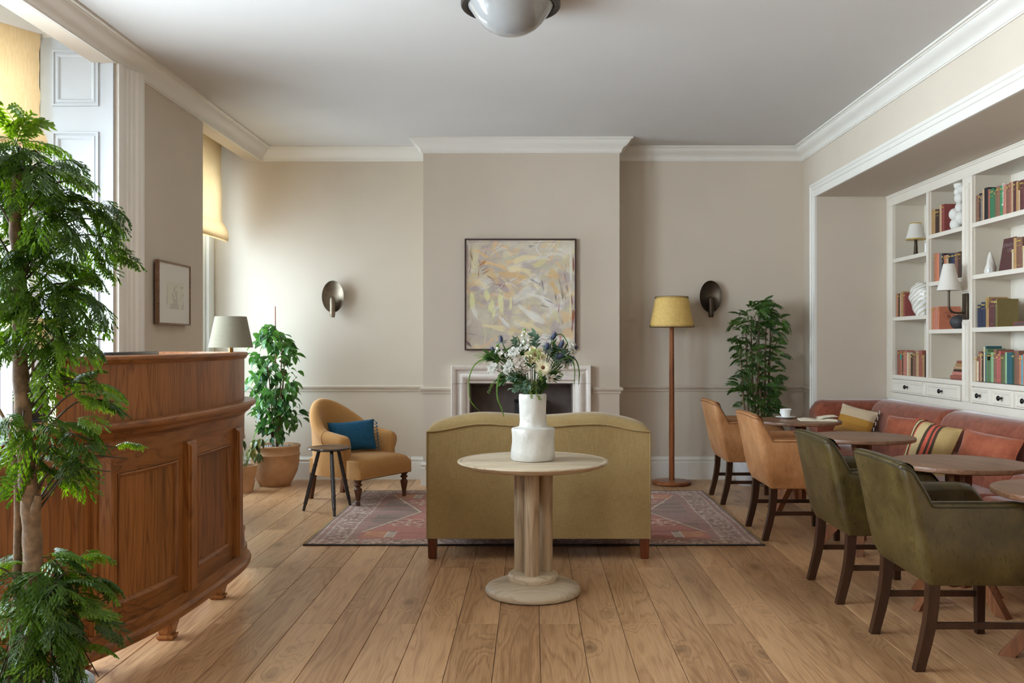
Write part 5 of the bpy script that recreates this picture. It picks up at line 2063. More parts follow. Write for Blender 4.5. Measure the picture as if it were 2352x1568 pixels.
for (x0, y0, x1, y1, w, c, bend) in (
        (0.14, 0.80, 0.36, 0.74, 0.022, peach, 0.01), (0.10, 0.90, 0.20, 0.84, 0.016, peach, 0), (0.34, 0.95, 0.42, 0.86, 0.012, peach, 0.01), (0.26, 0.90, 0.31, 0.84, 0.010, peach, 0),
        (0.40, 0.74, 0.60, 0.70, 0.035, cream, 0.01), (0.44, 0.80, 0.66, 0.84, 0.03, cream, 0.02), (0.62, 0.76, 0.74, 0.82, 0.03, lc(214, 206, 160), 0), (0.30, 0.70, 0.56, 0.66, 0.03, ochre, 0),
        (0.76, 0.70, 0.86, 0.66, 0.05, ochre, 0), (0.78, 0.62, 0.85, 0.50, 0.035, ochre, 0), (0.83, 0.80, 0.90, 0.73, 0.012, peach, 0), (0.20, 0.74, 0.30, 0.60, 0.04, lc(210, 186, 150), 0),
        (0.05, 0.52, 0.06, 0.36, 0.028, lemon, 0), (0.06, 0.38, 0.10, 0.28, 0.022, white, 0), (0.24, 0.44, 0.22, 0.34, 0.03, lemon, 0), (0.31, 0.50, 0.33, 0.33, 0.028, lemon, 0), (0.26, 0.36, 0.24, 0.28, 0.016, lemon, 0),
        (0.41, 0.47, 0.41, 0.36, 0.018, lemon, 0), (0.18, 0.54, 0.20, 0.44, 0.028, lemon, 0), (0.30, 0.55, 0.33, 0.52, 0.012, lemon, 0),
        (0.48, 0.40, 0.66, 0.26, 0.03, white, 0), (0.56, 0.34, 0.72, 0.24, 0.04, white, 0), (0.60, 0.50, 0.78, 0.40, 0.03, white, 0.02), (0.50, 0.24, 0.70, 0.16, 0.03, cream, 0), (0.16, 0.22, 0.36, 0.18, 0.03, cream, 0),
        (0.30, 0.30, 0.40, 0.20, 0.02, white, 0), (0.86, 0.24, 0.80, 0.36, 0.02, lc(210, 206, 170), 0), (0.40, 0.18, 0.56, 0.14, 0.03, lc(214, 196, 160), 0), (0.70, 0.10, 0.96, 0.08, 0.04, white, 0)):
    stroke(x0, y0, x1, y1, w, c, 0.95, bend, int(x0 * 100))
for k in range(9):
    x, y = 0.02 + 0.13 * prng.random(), 0.66 + 0.16 * prng.random()
    a = prng.random() * PI
    stroke(x, y, x + 0.08 * math.cos(a), y + 0.08 * math.sin(a), 0.007, rustc, 0.7, 0, k)
for (x0, y0, x1, y1, w, c) in ((0.17, 0.86, 0.19, 0.93, 0.004, rustc), (0.19, 0.93, 0.23, 0.975, 0.003, rustc), (0.19, 0.68, 0.25, 0.63, 0.006, rustc), (0.24, 0.60, 0.36, 0.58, 0.005, rustc), (0.29, 0.62, 0.33, 0.55, 0.004, rustc),
                               (0.35, 0.60, 0.34, 0.55, 0.005, rustc), (0.22, 0.66, 0.27, 0.64, 0.006, rustc), (0.86, 0.64, 0.89, 0.45, 0.006, lc(104, 92, 60)), (0.88, 0.60, 0.90, 0.46, 0.006, lc(104, 92, 60)), (0.91, 0.52, 0.92, 0.36, 0.004, lc(104, 92, 60)),
                               (0.88, 0.27, 0.895, 0.22, 0.006, lc(104, 92, 60)), (0.92, 0.78, 0.91, 0.66, 0.004, lc(104, 92, 60)), (0.58, 0.94, 0.62, 0.95, 0.012, slate), (0.72, 0.46, 0.80, 0.42, 0.008, slate), (0.70, 0.40, 0.76, 0.38, 0.008, slate),
                               (0.60, 0.64, 0.66, 0.60, 0.012, slate), (0.70, 0.62, 0.71, 0.54, 0.010, slate), (0.92, 0.58, 0.94, 0.52, 0.012, slate), (0.82, 0.50, 0.83, 0.44, 0.010, slate), (0.02, 0.14, 0.12, 0.12, 0.006, slate),
                               (0.99, 0.36, 0.975, 0.16, 0.014, crim), (0.985, 0.84, 0.99, 0.70, 0.010, crim), (0.97, 0.50, 0.98, 0.40, 0.006, crim), (0.86, 0.42, 0.85, 0.34, 0.006, crim), (0.865, 0.14, 0.87, 0.08, 0.012, lc(190, 110, 100)),
                               (0.62, 0.975, 0.82, 0.985, 0.005, crim), (0.70, 0.09, 0.76, 0.075, 0.006, crim), (0.80, 0.90, 0.84, 0.98, 0.003, crim), (0.90, 0.70, 0.93, 0.60, 0.003, crim), (0.005, 0.06, 0.05, 0.02, 0.016, lc(90, 56, 84)),
                               (0.01, 0.96, 0.01, 0.55, 0.010, lc(170, 146, 150)), (0.02, 0.985, 0.5, 0.99, 0.008, lav), (0.96, 0.95, 0.965, 0.62, 0.014, white), (0.94, 0.10, 0.95, 0.02, 0.01, white), (0.955, 0.62, 0.96, 0.3, 0.01, cream)):
    stroke(x0, y0, x1, y1, w, c, 0.85, 0.0, int(x0 * 77))
C = np.clip(C.mean() + (C - C.mean()) * 1.22, 0.01, 0.95) * np.array([1.0, 0.98, 0.93])
pa_ = thing('painting', 'square abstract painting in cream, peach and lavender above the fireplace', 'painting', (-0.1128, YC, 1.872))
PS = 1.062
zz = 0.0012 * smooth_noise(60, 60, (NP, NP), prng)
co = np.stack([(pu - 0.5) * PS, -0.034 - zz, (pv - 0.5) * PS], -1).reshape(-1, 3)
idx = np.arange(NP * NP).reshape(NP, NP)
fc = np.stack([idx[:-1, :-1], idx[1:, :-1], idx[1:, 1:], idx[:-1, 1:]], -1).reshape(-1, 4)
link('canvas', grid_mesh('canvas', co, fc, C, attrmat('oil_paint', rough=0.5, bump=0.15, bscale=120)), pa_)
MB().box(-PS / 2, -0.033, -PS / 2, PS / 2, -0.004, PS / 2).build('stretcher', M['mount'], pa_)
h1, h2 = 0.547, 0.5335
M['dark_frame'] = plain('dark_frame_wood', rgb(62, 36, 30), 0.4, var=0.15, scale=20)
for (x0, z0, x1, z1) in ((-h1, -h1, h1, -h2), (-h1, h2, h1, h1), (-h1, -h2, -h2, h2), (h2, -h2, h1, h2)):
    MB().box(x0, -0.046, z0, x1, -0.004, z1).build('frame_bar', M['dark_frame'], pa_, bevel=0.0015)

# framed print on the pier
pr = thing('framed_print', 'small pencil print in a brown box frame on the pier wall', 'picture', (XL, 7.185, 1.775))
hw, hh = 0.320, 0.238
for (y0, z0, y1, z1) in ((-hw, -hh, hw, -hh + 0.013), (-hw, hh - 0.013, hw, hh), (-hw, -hh + 0.013, -hw + 0.013, hh - 0.013), (hw - 0.013, -hh + 0.013, hw, hh - 0.013)):
    MB().box(0.018, y0, z0, 0.050, y1, z1).build('frame_bar', M['frame_wood'], pr, bevel=0.001)
MB().box(0.004, -hw + 0.03, -hh + 0.03, 0.018, hw - 0.03, hh - 0.03).build('backing', M['ebony'], pr)
NQ = 120
qu, qv = np.meshgrid(np.linspace(0, 1, NQ), np.linspace(0, 1, NQ), indexing='ij')
qr = np.random.default_rng(3)
Q = np.zeros((NQ, NQ, 3)) + lc(226, 222, 212)
box = (qu > 0.24) & (qu < 0.80) & (qv > 0.24) & (qv < 0.70)
Q[box] = lc(220, 216, 200)
sk = smooth_noise(26, 14, (NQ, NQ), qr) * smooth_noise(9, 5, (NQ, NQ), qr) + 0.25 * smooth_noise(40, 8, (NQ, NQ), qr)
den = box & (qv < 0.64) & (sk > 0.36 + 0.25 * np.clip((qv - 0.4) * 2, 0, 1))
Q[den] = Q[den] * 0.72 + lc(130, 130, 132) * 0.28
co = np.stack([np.full_like(qu, 0.041), -(qu - 0.5) * 2 * (hw - 0.013), (qv - 0.5) * 2 * (hh - 0.013)], -1).reshape(-1, 3)
co[:, 1] *= -1
idx = np.arange(NQ * NQ).reshape(NQ, NQ)
fc = np.stack([idx[:-1, :-1], idx[1:, :-1], idx[1:, 1:], idx[:-1, 1:]], -1).reshape(-1, 4)
link('print', grid_mesh('print', co, fc, Q, attrmat('pencil_print', rough=0.8)), pr)

# ================================================================ things on the tables
TZ = 0.762
cs = thing('saucer', 'white saucer under the coffee cup on the back table', 'saucer', (2.14, 7.90, TZ))
MB().lathe([(0, 0.002), (0.040, 0.0), (0.044, 0.003), (0.07, 0.010), (0.083, 0.014), (0.084, 0.017), (0.06, 0.012), (0.042, 0.007), (0, 0.007)], 40).build('dish', M['china'], cs, smooth=50)
cp = thing('coffee_cup', 'white china coffee cup on its saucer', 'cup', (2.14, 7.90, TZ + 0.0075))
MB().lathe([(0, 0), (0.030, 0.0), (0.033, 0.004), (0.040, 0.045), (0.049, 0.072), (0.047, 0.072), (0.037, 0.045), (0.029, 0.008), (0, 0.006)], 40).build('bowl', M['china'], cp, smooth=50)
m = MB()
m.tube([(0.036, 0.0, 0.055), (0.060, 0.012, 0.056), (0.068, 0.016, 0.040), (0.056, 0.010, 0.022), (0.034, 0, 0.018)], 0.004, 8)
m.v = [(x * -0.2 - y, x, z) if True else (x, y, z) for x, y, z in m.v]
m.build('handle', M['china'], cp, smooth=60)
ob = thing('open_book', 'open paperback lying on the back table beside the cup', 'book', (2.345, 7.70, TZ), math.radians(-8))
m = MB()
for sgn in (-1, 1):
    rings = []
    for k in range(11):
        t = k / 10
        x = sgn * 0.145 * t
        z = 0.004 + 0.018 * math.sin(PI * min(1, t * 1.15) * 0.8) * (1.0 if sgn > 0 else 0.6)
        rings.append([(x, -0.10, 0.001), (x, 0.10, 0.001), (x, 0.10, z), (x, -0.10, z)])
    m.loft(rings)
m.build('pages', M['paper'], ob, smooth=50)
m = MB()
rings = []
for k in range(11):
    t = k / 10
    x = 0.006 + 0.145 * t
    z = 0.020 + 0.018 * math.sin(t * PI * 0.55)
    rings.append([(x, -0.098, z), (x, 0.098, z), (x, 0.098, z + 0.0018), (x, -0.098, z + 0.0018)])
m.loft(rings)
m.build('lifted_page', M['paper'], ob, smooth=60)

# ================================================================ things on the desk
dl = thing('desk_lamp', 'table lamp with grey-green empire shade at the far end of the desk', 'lamp', (-1.815, 5.64, 1.06))
MB().lathe([(0, 0), (0.065, 0.0), (0.065, 0.010), (0.05, 0.016), (0.02, 0.022), (0.016, 0.05), (0.024, 0.10), (0.020, 0.16), (0.010, 0.20), (0.008, 0.27), (0.014, 0.285), (0.014, 0.31), (0.008, 0.315), (0.008, 0.36), (0, 0.36)], 28).build('base', M['brass'], dl, smooth=40)
MB().lathe([(0.128, 0.312), (0.130, 0.312), (0.092, 0.498), (0.090, 0.498)], 48).build('lamp_shade', M['shade_grey'], dl, smooth=60)
m = MB()
for k in range(3):
    a = 2 * PI * k / 3
    m.tube([(0, 0, 0.355), (0.091 * math.cos(a), 0.091 * math.sin(a), 0.495)], 0.0018, 5)
m.build('shade_ring', M['brass'], dl)
d2 = thing('desk_lamp', 'table lamp with beige shade half hidden behind the leafy plant', 'lamp', (-2.62, 5.02, 1.06))
d2.location = (-2.68, 5.02, 0.70)
MB().lathe([(0, 0), (0.07, 0.0), (0.07, 0.012), (0.03, 0.022), (0.022, 0.06), (0.034, 0.14), (0.026, 0.26), (0.012, 0.34), (0.010, 0.66), (0.0, 0.66)], 28).build('base', M['bronze_dark'], d2, smooth=40)
MB().lathe([(0.173, 0.668), (0.176, 0.668), (0.110, 0.83), (0.107, 0.83)], 48).build('lamp_shade', M['shade_beige'], d2, smooth=60)
m = MB()
m.tube([(0.175 * math.cos(2 * PI * k / 40), 0.175 * math.sin(2 * PI * k / 40), 0.668) for k in range(41)], 0.004, 6, cap=False)
m.build('shade_trim', M['shade_cream'], d2, smooth=60)
for k in range(3):
    a = 2 * PI * k / 3
    MB().tube([(0, 0, 0.655), (0.108 * math.cos(a), 0.108 * math.sin(a), 0.828)], 0.0018, 5).build('shade_spoke', M['brass'], d2)
# side table under the second lamp, in the bay
sb = thing('side_table', 'small dark side table in the bay behind the desk', 'table', (-2.68, 5.02, -0.0))
MB().lathe([(0, 0.675), (0.20, 0.675), (0.205, 0.685), (0.20, 0.70), (0, 0.70)], 40).build('tabletop', M['walnut'], sb, smooth=40)
MB().lathe([(0, 0.02), (0.15, 0.02), (0.14, 0.04), (0.03, 0.06), (0.025, 0.675), (0, 0.675)], 24).build('pedestal', M['walnut_v'], sb, smooth=40)
MB().lathe([(0, 0), (0.16, 0.0), (0.16, 0.02), (0, 0.02)], 32).build('foot', M['walnut_v'], sb, smooth=40)


def monitor(label, x, y, rz, w, h, zc, tilt=0.0):
    t = thing('monitor', label, 'monitor', (x, y, 1.06), rz, 'screens behind the desk gallery')
    o = MB().rbox(-0.012, -w / 2, -h / 2, 0.012, w / 2, h / 2, 0.008).build('display', M['screen'], t, smooth=40)
    o.location = (0, 0, zc)
    o.rotation_euler = (0, tilt, 0)
    MB().box(-0.07, -0.09, 0, 0.07, 0.09, 0.008).build('foot', M['screen'], t, bevel=0.003)
    MB().bar((0.0, 0, 0.006), (0.0, 0, zc), 0.05, 0.014, (1, 0, 0)).build('stand', M['screen'], t)
    return t


monitor('dark monitor whose top edge shows above the desk gallery', -2.02, 4.72, 0.0, 0.62, 0.25, 0.17, 0.05)
monitor('dark slanted tablet screen at the left end of the desk', -2.14, 4.06, math.radians(-62), 0.20, 0.15, 0.085, 0.6)
# desk chair back seen at the left picture edge
dc = thing('desk_chair', 'dark brown leather desk chair at the left edge, behind the plant', 'chair', (-2.66, 4.55, 0), 0.35)
MB().rbox(-0.035, -0.22, 0.86, 0.035, 0.22, 1.40, 0.03, 4).build('backrest', M['leather_dark'], dc, smooth=50)
MB().rbox(0.02, -0.24, 0.50, 0.50, 0.24, 0.60, 0.04, 4).build('seat', M['leather_dark'], dc, smooth=50)
for sx, sy in ((0.06, -0.2), (0.06, 0.2), (0.46, -0.2), (0.46, 0.2)):
    MB().box(sx - 0.018, sy - 0.018, 0, sx + 0.018, sy + 0.018, 0.51).build('leg', M['dark_leg'], dc, bevel=0.003)
for sy in (-0.17, 0.17):
    MB().bar((0.04, sy, 0.5), (0.0, sy, 0.9), 0.03, 0.03).build('back_post', M['dark_leg'], dc)

# ================================================================ plants
def blade(m, base, d, up, ln, w, curl=0.0, folds=3):
    """pointed leaf lobe along d, slightly curled down"""
    d = Vector(d).normalized()
    up = Vector(up)
    s = d.cross(up)
    if s.length < 1e-4:
        s = d.orthogonal()
    s.normalize()
    nrm = s.cross(d).normalized()
    base = Vector(base)
    b0 = len(m.v)
    vs = [base]
    for i in range(1, folds):
        t = i / folds
        c = base + d * (ln * t) - nrm * (curl * ln * t * t)
        ww = w * math.sin(PI * (0.18 + 0.82 * t)) ** 0.8
        vs += [c - s * ww, c + s * ww]
    vs.append(base + d * ln - nrm * (curl * ln))
    fs = [(0, 1, 2)]
    for i in range(folds - 2):
        a = 1 + 2 * i
        fs.append((a, a + 2, a + 3, a + 1))
    a = 1 + 2 * (folds - 2)
    fs.append((a, len(vs) - 1, a + 1))
    m.add(vs, fs)


def frond_mesh(name, mat, seed, n=7, ln=0.20, lf=0.36):
    """fern-leaf aralia frond: drooping rachis along +x with lobed leaflets in pairs"""
    r = random.Random(seed)
    m = MB()
    pts = []
    for i in range(n + 3):
        t = i / (n + 2)
        pts.append(Vector((ln * t * (1 - 0.15 * t), 0.012 * math.sin(t * 3 + seed), 0.05 * ln * math.sin(t * PI) - 0.42 * ln * t ** 2.2)))
    m.tube(pts, [0.0022 * (1 - 0.7 * i / (n + 2)) for i in range(n + 3)], 4)
    for i in range(2, n + 3):
        t = i / (n + 2)
        p = pts[i]
        tan = (pts[min(i + 1, n + 2)] - pts[i - 1]).normalized()
        sides = (-1, 1) if i < n + 2 else (0,)
        for sd in sides:
            l1 = ln * lf * (0.62 + 0.7 * math.sin(PI * min(1, t * 0.9))) * r.uniform(0.8, 1.15)
            d = (tan * 0.75 + Vector((0, sd * 1.0, -0.18 + r.uniform(-0.18, 0.1)))).normalized() if sd else tan
            up = Vector((0, 0, 1))
            blade(m, p, d, up, l1, 0.0058, 0.28, 4)
            side = d.cross(up).normalized()
            for j, q in enumerate((0.30, 0.52, 0.74)):
                for s2 in (-1, 1):
                    bp = p + d * (l1 * q) - Vector((0, 0, 0.28 * l1 * q * q))
                    dd = (d * 0.9 + side * s2 * 0.75 + Vector((0, 0, -0.25))).normalized()
                    blade(m, bp, dd, up, l1 * (0.42 - 0.08 * j) * r.uniform(0.75, 1.25), 0.0046, 0.3, 3)
    me = m.mesh(name, mat)
    me.polygons.foreach_set('use_smooth', [True] * len(me.polygons))
    return me


def add_frond(plant, meshes, pos, out_dir, scale, rr, jit=0.2):
    d = Vector(out_dir)
    yaw = math.atan2(d.y, d.x) + rr.uniform(-0.35, 0.35)
    pitch = -math.asin(max(-0.9, min(0.9, d.normalized().z))) + rr.uniform(-jit, jit * 1.4)
    o = link('frond', rr.choice(meshes), plant, pos, (rr.uniform(-0.35 - jit, 0.35 + jit), pitch, yaw), (scale,) * 3)
    return o


big_fronds = [frond_mesh('frond', M['aralia'], s, 7, 0.20) for s in (1, 2, 3, 4)]
small_fronds = [frond_mesh('frond', M['aralia_far'], s + 20, 8, 0.20, 0.30) for s in (1, 2, 3)]

# ---- leafy aralia in the left foreground
FXp, FYp = -1.574, 2.9
PXM = FYp / 2150.0
fa = thing('aralia_plant', 'large fern-leaf aralia in the left foreground, in front of the desk', 'plant', (FXp, FYp, 0))
rr = random.Random(21)
MB().lathe([(0, 0), (0.15, 0.0), (0.16, 0.01), (0.19, 0.26), (0.20, 0.30), (0.20, 0.33), (0.185, 0.33), (0.175, 0.28), (0, 0.28)], 40).build('pot', M['stone_pot'], fa, smooth=40)
MB().lathe([(0, 0.27), (0.176, 0.275), (0.17, 0.285), (0, 0.295)], 30).build('soil', M['soil'], fa, smooth=50)
trunk = catmull([(0.02, 0, 0.28), (0.028, 0.0, 0.55), (0.02, 0.01, 0.80), (0.005, 0.0, 1.05), (-0.012, 0.0, 1.35), (-0.02, 0.01, 1.6), (-0.03, 0.0, 1.80), (-0.02, 0.0, 1.95)], 10)
rs = [0.034 - 0.020 * (i / len(trunk)) + 0.0018 * math.sin(i * 1.7) for i in range(len(trunk))]
MB().tube(trunk, rs, 14).build('trunk', M['bark'], fa, smooth=60)
t2 = catmull([(-0.055, 0.03, 0.28), (-0.035, 0.02, 0.6), (-0.03, 0.02, 0.86), (-0.036, 0.02, 0.98), (-0.05, 0.01, 1.12), (-0.09, 0.0, 1.22)], 8)
MB().tube(t2, [0.017 - 0.014 * i / len(t2) for i in range(len(t2))], 10).build('trunk', M['bark'], fa, smooth=60)
MB().tube([(0.026, 0, 0.86), (0.045, -0.01, 0.90), (0.050, -0.012, 0.93)], [0.016, 0.015, 0.010], 10).build('stub', M['bark'], fa, smooth=60)
top_cl = [(-60, 370), (-30, 345), (20, 352), (60, 350), (105, 365), (150, 392), (190, 420), (225, 470), (252, 505), (262, 545), (120, 430), (60, 430), (10, 440), (-50, 450), (170, 500), (205, 560), (150, 560),
          (90, 520), (30, 540), (-30, 540), (130, 620), (180, 620), (185, 665), (70, 620), (10, 640), (150, 690), (190, 710), (90, 700), (30, 710), (-40, 680), (170, 760), (215, 760), (250, 780), (270, 815), (225, 810), (120, 770), (60, 790), (10, 790), (-60, 780)]
mid_cl = [(120, 890), (165, 885), (210, 893), (250, 905), (270, 925), (100, 1000), (140, 985), (185, 985), (225, 1005), (255, 1030), (268, 1060), (245, 1085), (90, 1050), (130, 1090), (165, 1100), (20, 960), (-20, 1000), (10, 1050), (40, 1030), (70, 960), (-60, 1060)]
low_cl = [(110, 1300), (140, 1305), (165, 1315), (185, 1335), (150, 1350), (120, 1355), (185, 1380), (150, 1400), (100, 1400), (170, 1440), (195, 1450), (130, 1450), (90, 1470), (50, 1460), (10, 1460), (-40, 1470), (60, 1510), (20, 1530),
          (110, 1520), (150, 1500), (185, 1500), (190, 1545), (140, 1570), (90, 1570), (40, 1590), (-30, 1560), (220, 1560), (5, 1300), (-40, 1310)]
for grp, z_lo in ((top_cl, 0), (mid_cl, 1), (low_cl, 2)):
    for (px, py) in grp:
        dx = (px - 55) * PXM
        z = 1.4 - (py - 787) * PXM
        dy = rr.uniform(-0.16, 0.16) * (1 if abs(dx) < 0.16 else 0.6)
        if z_lo == 2:
            zt = max(0.55, z - 0.12)
        else:
            zt = z - 0.06 - abs(dx) * 0.35
        ti = min(range(len(trunk)), key=lambda i: abs(trunk[i].z - zt))
        a = trunk[ti]
        e = Vector((dx, dy, z))
        mid = a.lerp(e, 0.5) + Vector((0, 0, 0.05 + 0.1 * abs(dx)))
        br = catmull([a, mid, e], 6)
        MB().tube(br, [0.0042 - 0.0026 * i / len(br) for i in range(len(br))], 6).build('branch', M['twig'], fa, smooth=60)
        out = Vector((dx, dy * 1.5, 0.02))
        if out.length < 0.06:
            out = Vector((rr.uniform(-1, 1), rr.uniform(-1, 1), 0))
        nf = 4 if z_lo == 0 else (3 if px > -1 else 2)
        for q in range(nf):
            t = rr.uniform(0.55, 0.98)
            p = br[int(t * (len(br) - 1))]
            o2 = out.normalized() * 0.8 + Vector((rr.uniform(-0.9, 0.7), rr.uniform(-1.0, 1.0), rr.uniform(-0.35, 0.45)))
            # keep the frond tip inside the plant's outline on the right
            sc = rr.uniform(0.5, 0.82) * (0.78 if px > 230 else 1.0)
            pp = Vector(p) - out.normalized() * 0.08 * rr.random() + Vector((rr.uniform(-0.03, 0.02), rr.uniform(-0.04, 0.04), rr.uniform(-0.03, 0.04)))
            add_frond(fa, big_fronds, pp, o2, sc, rr)



def joined(plant, name, meshes, items, mat):
    """surplus leaves beyond the counted ones, as one part"""
    m = MB()
    for me, mt in items:
        m.add([mt @ v.co for v in me.vertices], [tuple(p.vertices) for p in me.polygons])
    me = bpy.data.meshes.new(name)
    me.from_pydata(m.v, [], m.f)
    me.materials.append(mat)
    me.polygons.foreach_set('use_smooth', [True] * len(me.polygons))
    o = link(name, me, plant)
    o['kind'] = 'stuff'
    return o


items = []
for k in range(120):
    px, py = rr.choice(top_cl[:30] if rr.random() < 0.75 else low_cl[:20])
    p = Vector(((px - 55) * PXM - 0.03 + rr.uniform(-0.06, 0.04), rr.uniform(-0.16, 0.14), 1.4 - (py - 787) * PXM + rr.uniform(-0.05, 0.05)))
    out = Vector((p.x + 0.02, p.y, 0)).normalized() * 0.8 + Vector((rr.uniform(-0.9, 0.6), rr.uniform(-1, 1), 0))
    mt = Matrix.Translation(p) @ Euler((rr.uniform(-0.6, 0.6), rr.uniform(-0.4, 0.5), math.atan2(out.y, out.x))).to_matrix().to_4x4() @ Matrix.Scale(rr.uniform(0.45, 0.7), 4)
    items.append((rr.choice(big_fronds), mt))
joined(fa, 'small_fronds', None, items, M['aralia'])

# ---- aralia by the back wall
ra = thing('aralia_plant', 'bushy fern-leaf aralia in a stone pot by the back wall', 'plant', (2.18, 9.25, 0))
MB().lathe([(0, 0), (0.145, 0.0), (0.155, 0.01), (0.185, 0.16), (0.205, 0.34), (0.205, 0.38), (0.19, 0.38), (0.18, 0.33), (0, 0.33)], 40).build('pot', M['stone_pot'], ra, smooth=40)
MB().lathe([(0, 0.32), (0.182, 0.328), (0.17, 0.338), (0, 0.345)], 30).build('soil', M['soil'], ra, smooth=50)
rr = random.Random(5)
S = 9.25 / 2150.0
stems = []
for k, (px0, px1, ztop) in enumerate(((1712, 1700, 1.42), (1722, 1716, 1.5), (1735, 1728, 1.58), (1745, 1748, 1.66), (1757, 1762, 1.55), (1766, 1776, 1.60), (1727, 1740, 1.35), (1750, 1738, 1.30), (1772, 1770, 1.2))):
    x0, x1 = (px0 - 1222) * S - 2.18, (px1 - 1222) * S - 2.18
    y0 = rr.uniform(-0.08, 0.08)
    st_ = catmull([(x0 * 0.8, y0, 0.33), (x0, y0, 0.65), ((x0 + x1) / 2, y0 * 1.2, 1.0), (x1, y0 * 1.3, ztop)], 8)
    stems.append(st_)
    MB().tube(st_, [0.014 - 0.007 * i / len(st_) for i in range(len(st_))], 8).build('trunk', M['bark'], ra, smooth=60)


def env(py):
    # left and right outline of the crown at picture height py
    tab = [(700, 1725, 1775), (725, 1690, 1790), (745, 1672, 1820), (780, 1668, 1808), (800, 1675, 1806), (840, 1690, 1785), (870, 1685, 1800), (895, 1672, 1798), (920, 1695, 1790), (950, 1705, 1785)]
    for (a, l0, r0), (b_, l1, r1) in zip(tab, tab[1:]):
        if a <= py <= b_:
            t = (py - a) / (b_ - a)
            return l0 + (l1 - l0) * t, r0 + (r1 - r0) * t
    return 1705, 1785


for k in range(296):
    py = 702 + 250 * (rr.random() ** 1.15)
    l, r = env(py)
    px = rr.uniform(l + 10, r - 10)
    x = (px - 1222) * S - 2.18
    z = 1.4 - (py - 787) * S
    y = rr.uniform(-0.20, 0.16)
    st_ = min(stems, key=lambda s_: abs(s_[len(s_) // 2].x - x))
    out = Vector((x - st_[len(st_) // 2].x * 0.4, y - 0.03, 0.05))
    add_frond(ra, small_fronds, (x - out.normalized().x * 0.06, y, z + 0.01), out.normalized() + Vector((rr.uniform(-0.5, 0.5), rr.uniform(-0.5, 0.3), rr.uniform(-0.1, 0.4))), rr.uniform(0.50, 0.76), rr, 0.5)
for k in range(26):
    py = rr.uniform(720, 930)
    l, r = env(py)
    px = rr.uniform(l + 16, r - 16)
    e = Vector(((px - 1222) * S - 2.18, rr.uniform(-0.12, 0.1), 1.4 - (py - 787) * S))
    st_ = min(stems, key=lambda s_: abs(s_[len(s_) // 2].x - e.x))
    i = min(range(len(st_)), key=lambda i: abs(st_[i].z - (e.z - 0.12)))
    a = st_[i]
    MB().tube(catmull([a, a.lerp(e, 0.5) + Vector((0, 0, 0.03)), e], 4), 0.003, 5).build('branch', M['twig'], ra)


# ---- ficus in the terracotta pot
def leaf_mesh(name, mat, ln=0.09, w=0.024, curl=0.35, n=6):
    m = MB()
    vs, fs = [], []
    for i in range(n + 1):
        t = i / n
        ww = w * (math.sin(PI * t ** 0.8) ** 0.9) if 0 < t < 1 else 0.0008
        z = -curl * ln * t * t
        for u in (-1, 0, 1):
            vs.append((ln * t, u * ww, z + abs(u) * ww * 0.35))
    for i in range(n):
        for j in range(2):
            fs.append((i * 3 + j, i * 3 + 3 + j, i * 3 + 4 + j, i * 3 + 1 + j))
    m.add(vs, fs)
    me = m.mesh(name, mat)
    me.polygons.foreach_set('use_smooth', [True] * len(me.polygons))
    return me


fi = thing('ficus_plant', 'glossy weeping fig in a large terracotta pot beside the desk', 'plant', (-2.53, 9.22, 0))
MB().lathe([(0, 0), (0.138, 0.0), (0.146, 0.006), (0.175, 0.06), (0.212, 0.14), (0.228, 0.22), (0.229, 0.29), (0.236, 0.298), (0.238, 0.308), (0.230, 0.316), (0.229, 0.36), (0.238, 0.378), (0.242, 0.39), (0.238, 0.398), (0.222, 0.398), (0.212, 0.36), (0, 0.35)], 48,
           wob=lambda a, z: 1 + 0.012 * math.sin(2 * a + 3 * z) + 0.006 * math.sin(5 * a)).build('pot', M['terracotta'], fi, smooth=45)
m = MB()
pr_ = random.Random(2)
for k in range(330):
    a, r = pr_.uniform(0, 2 * PI), 0.205 * math.sqrt(pr_.random())
    s = pr_.uniform(0.007, 0.013)
    m.sphere((r * math.cos(a), r * math.sin(a), 0.362 + pr_.uniform(0, 0.012)), s, 6, 4, (1, pr_.uniform(0.7, 1), 0.6))
pb_ = m.build('pebbles', M['pebble'], fi, smooth=60)
pb_['kind'] = 'stuff'
rr = random.Random(9)
MB().tube([(0.005, 0.02, 0.35), (-0.008, 0.03, 1.76)], 0.0055, 8).build('support_stake', M['lamp_wood'], fi)
fst = []
for k in range(7):
    a = rr.uniform(0, 2 * PI)
    top = Vector((0.13 * math.cos(a) - 0.02, 0.10 * math.sin(a), rr.uniform(0.9, 1.45)))
    st_ = catmull([(0.02 * math.cos(a), 0.02 * math.sin(a), 0.34), (0.05 * math.cos(a), 0.04 * math.sin(a), 0.65), top * 0.8 + Vector((0, 0, 0.2 * top.z - 0.02)), top], 6)
    fst.append(st_)
    MB().tube(st_, [0.009 - 0.005 * i / len(st_) for i in range(len(st_))], 6).build('trunk', M['bark'], fi, smooth=60)
fleaf = [leaf_mesh('leaf', M['ficus'], 0.105, 0.028, 0.3), leaf_mesh('leaf', M['ficus'], 0.095, 0.030, 0.5), leaf_mesh('leaf', M['ficus'], 0.11, 0.026, 0.15)]
S2 = 9.22 / 2150.0


def envf(py):
    tab = [(738, 600, 640), (760, 585, 655), (800, 575, 685), (840, 570, 690), (880, 572, 696), (920, 576, 692), (960, 580, 698), (985, 585, 680), (1010, 600, 660)]
    for (a, l0, r0), (b_, l1, r1) in zip(tab, tab[1:]):
        if a <= py <= b_:
            t = (py - a) / (b_ - a)
            return l0 + (l1 - l0) * t, r0 + (r1 - r0) * t
    return 600, 660


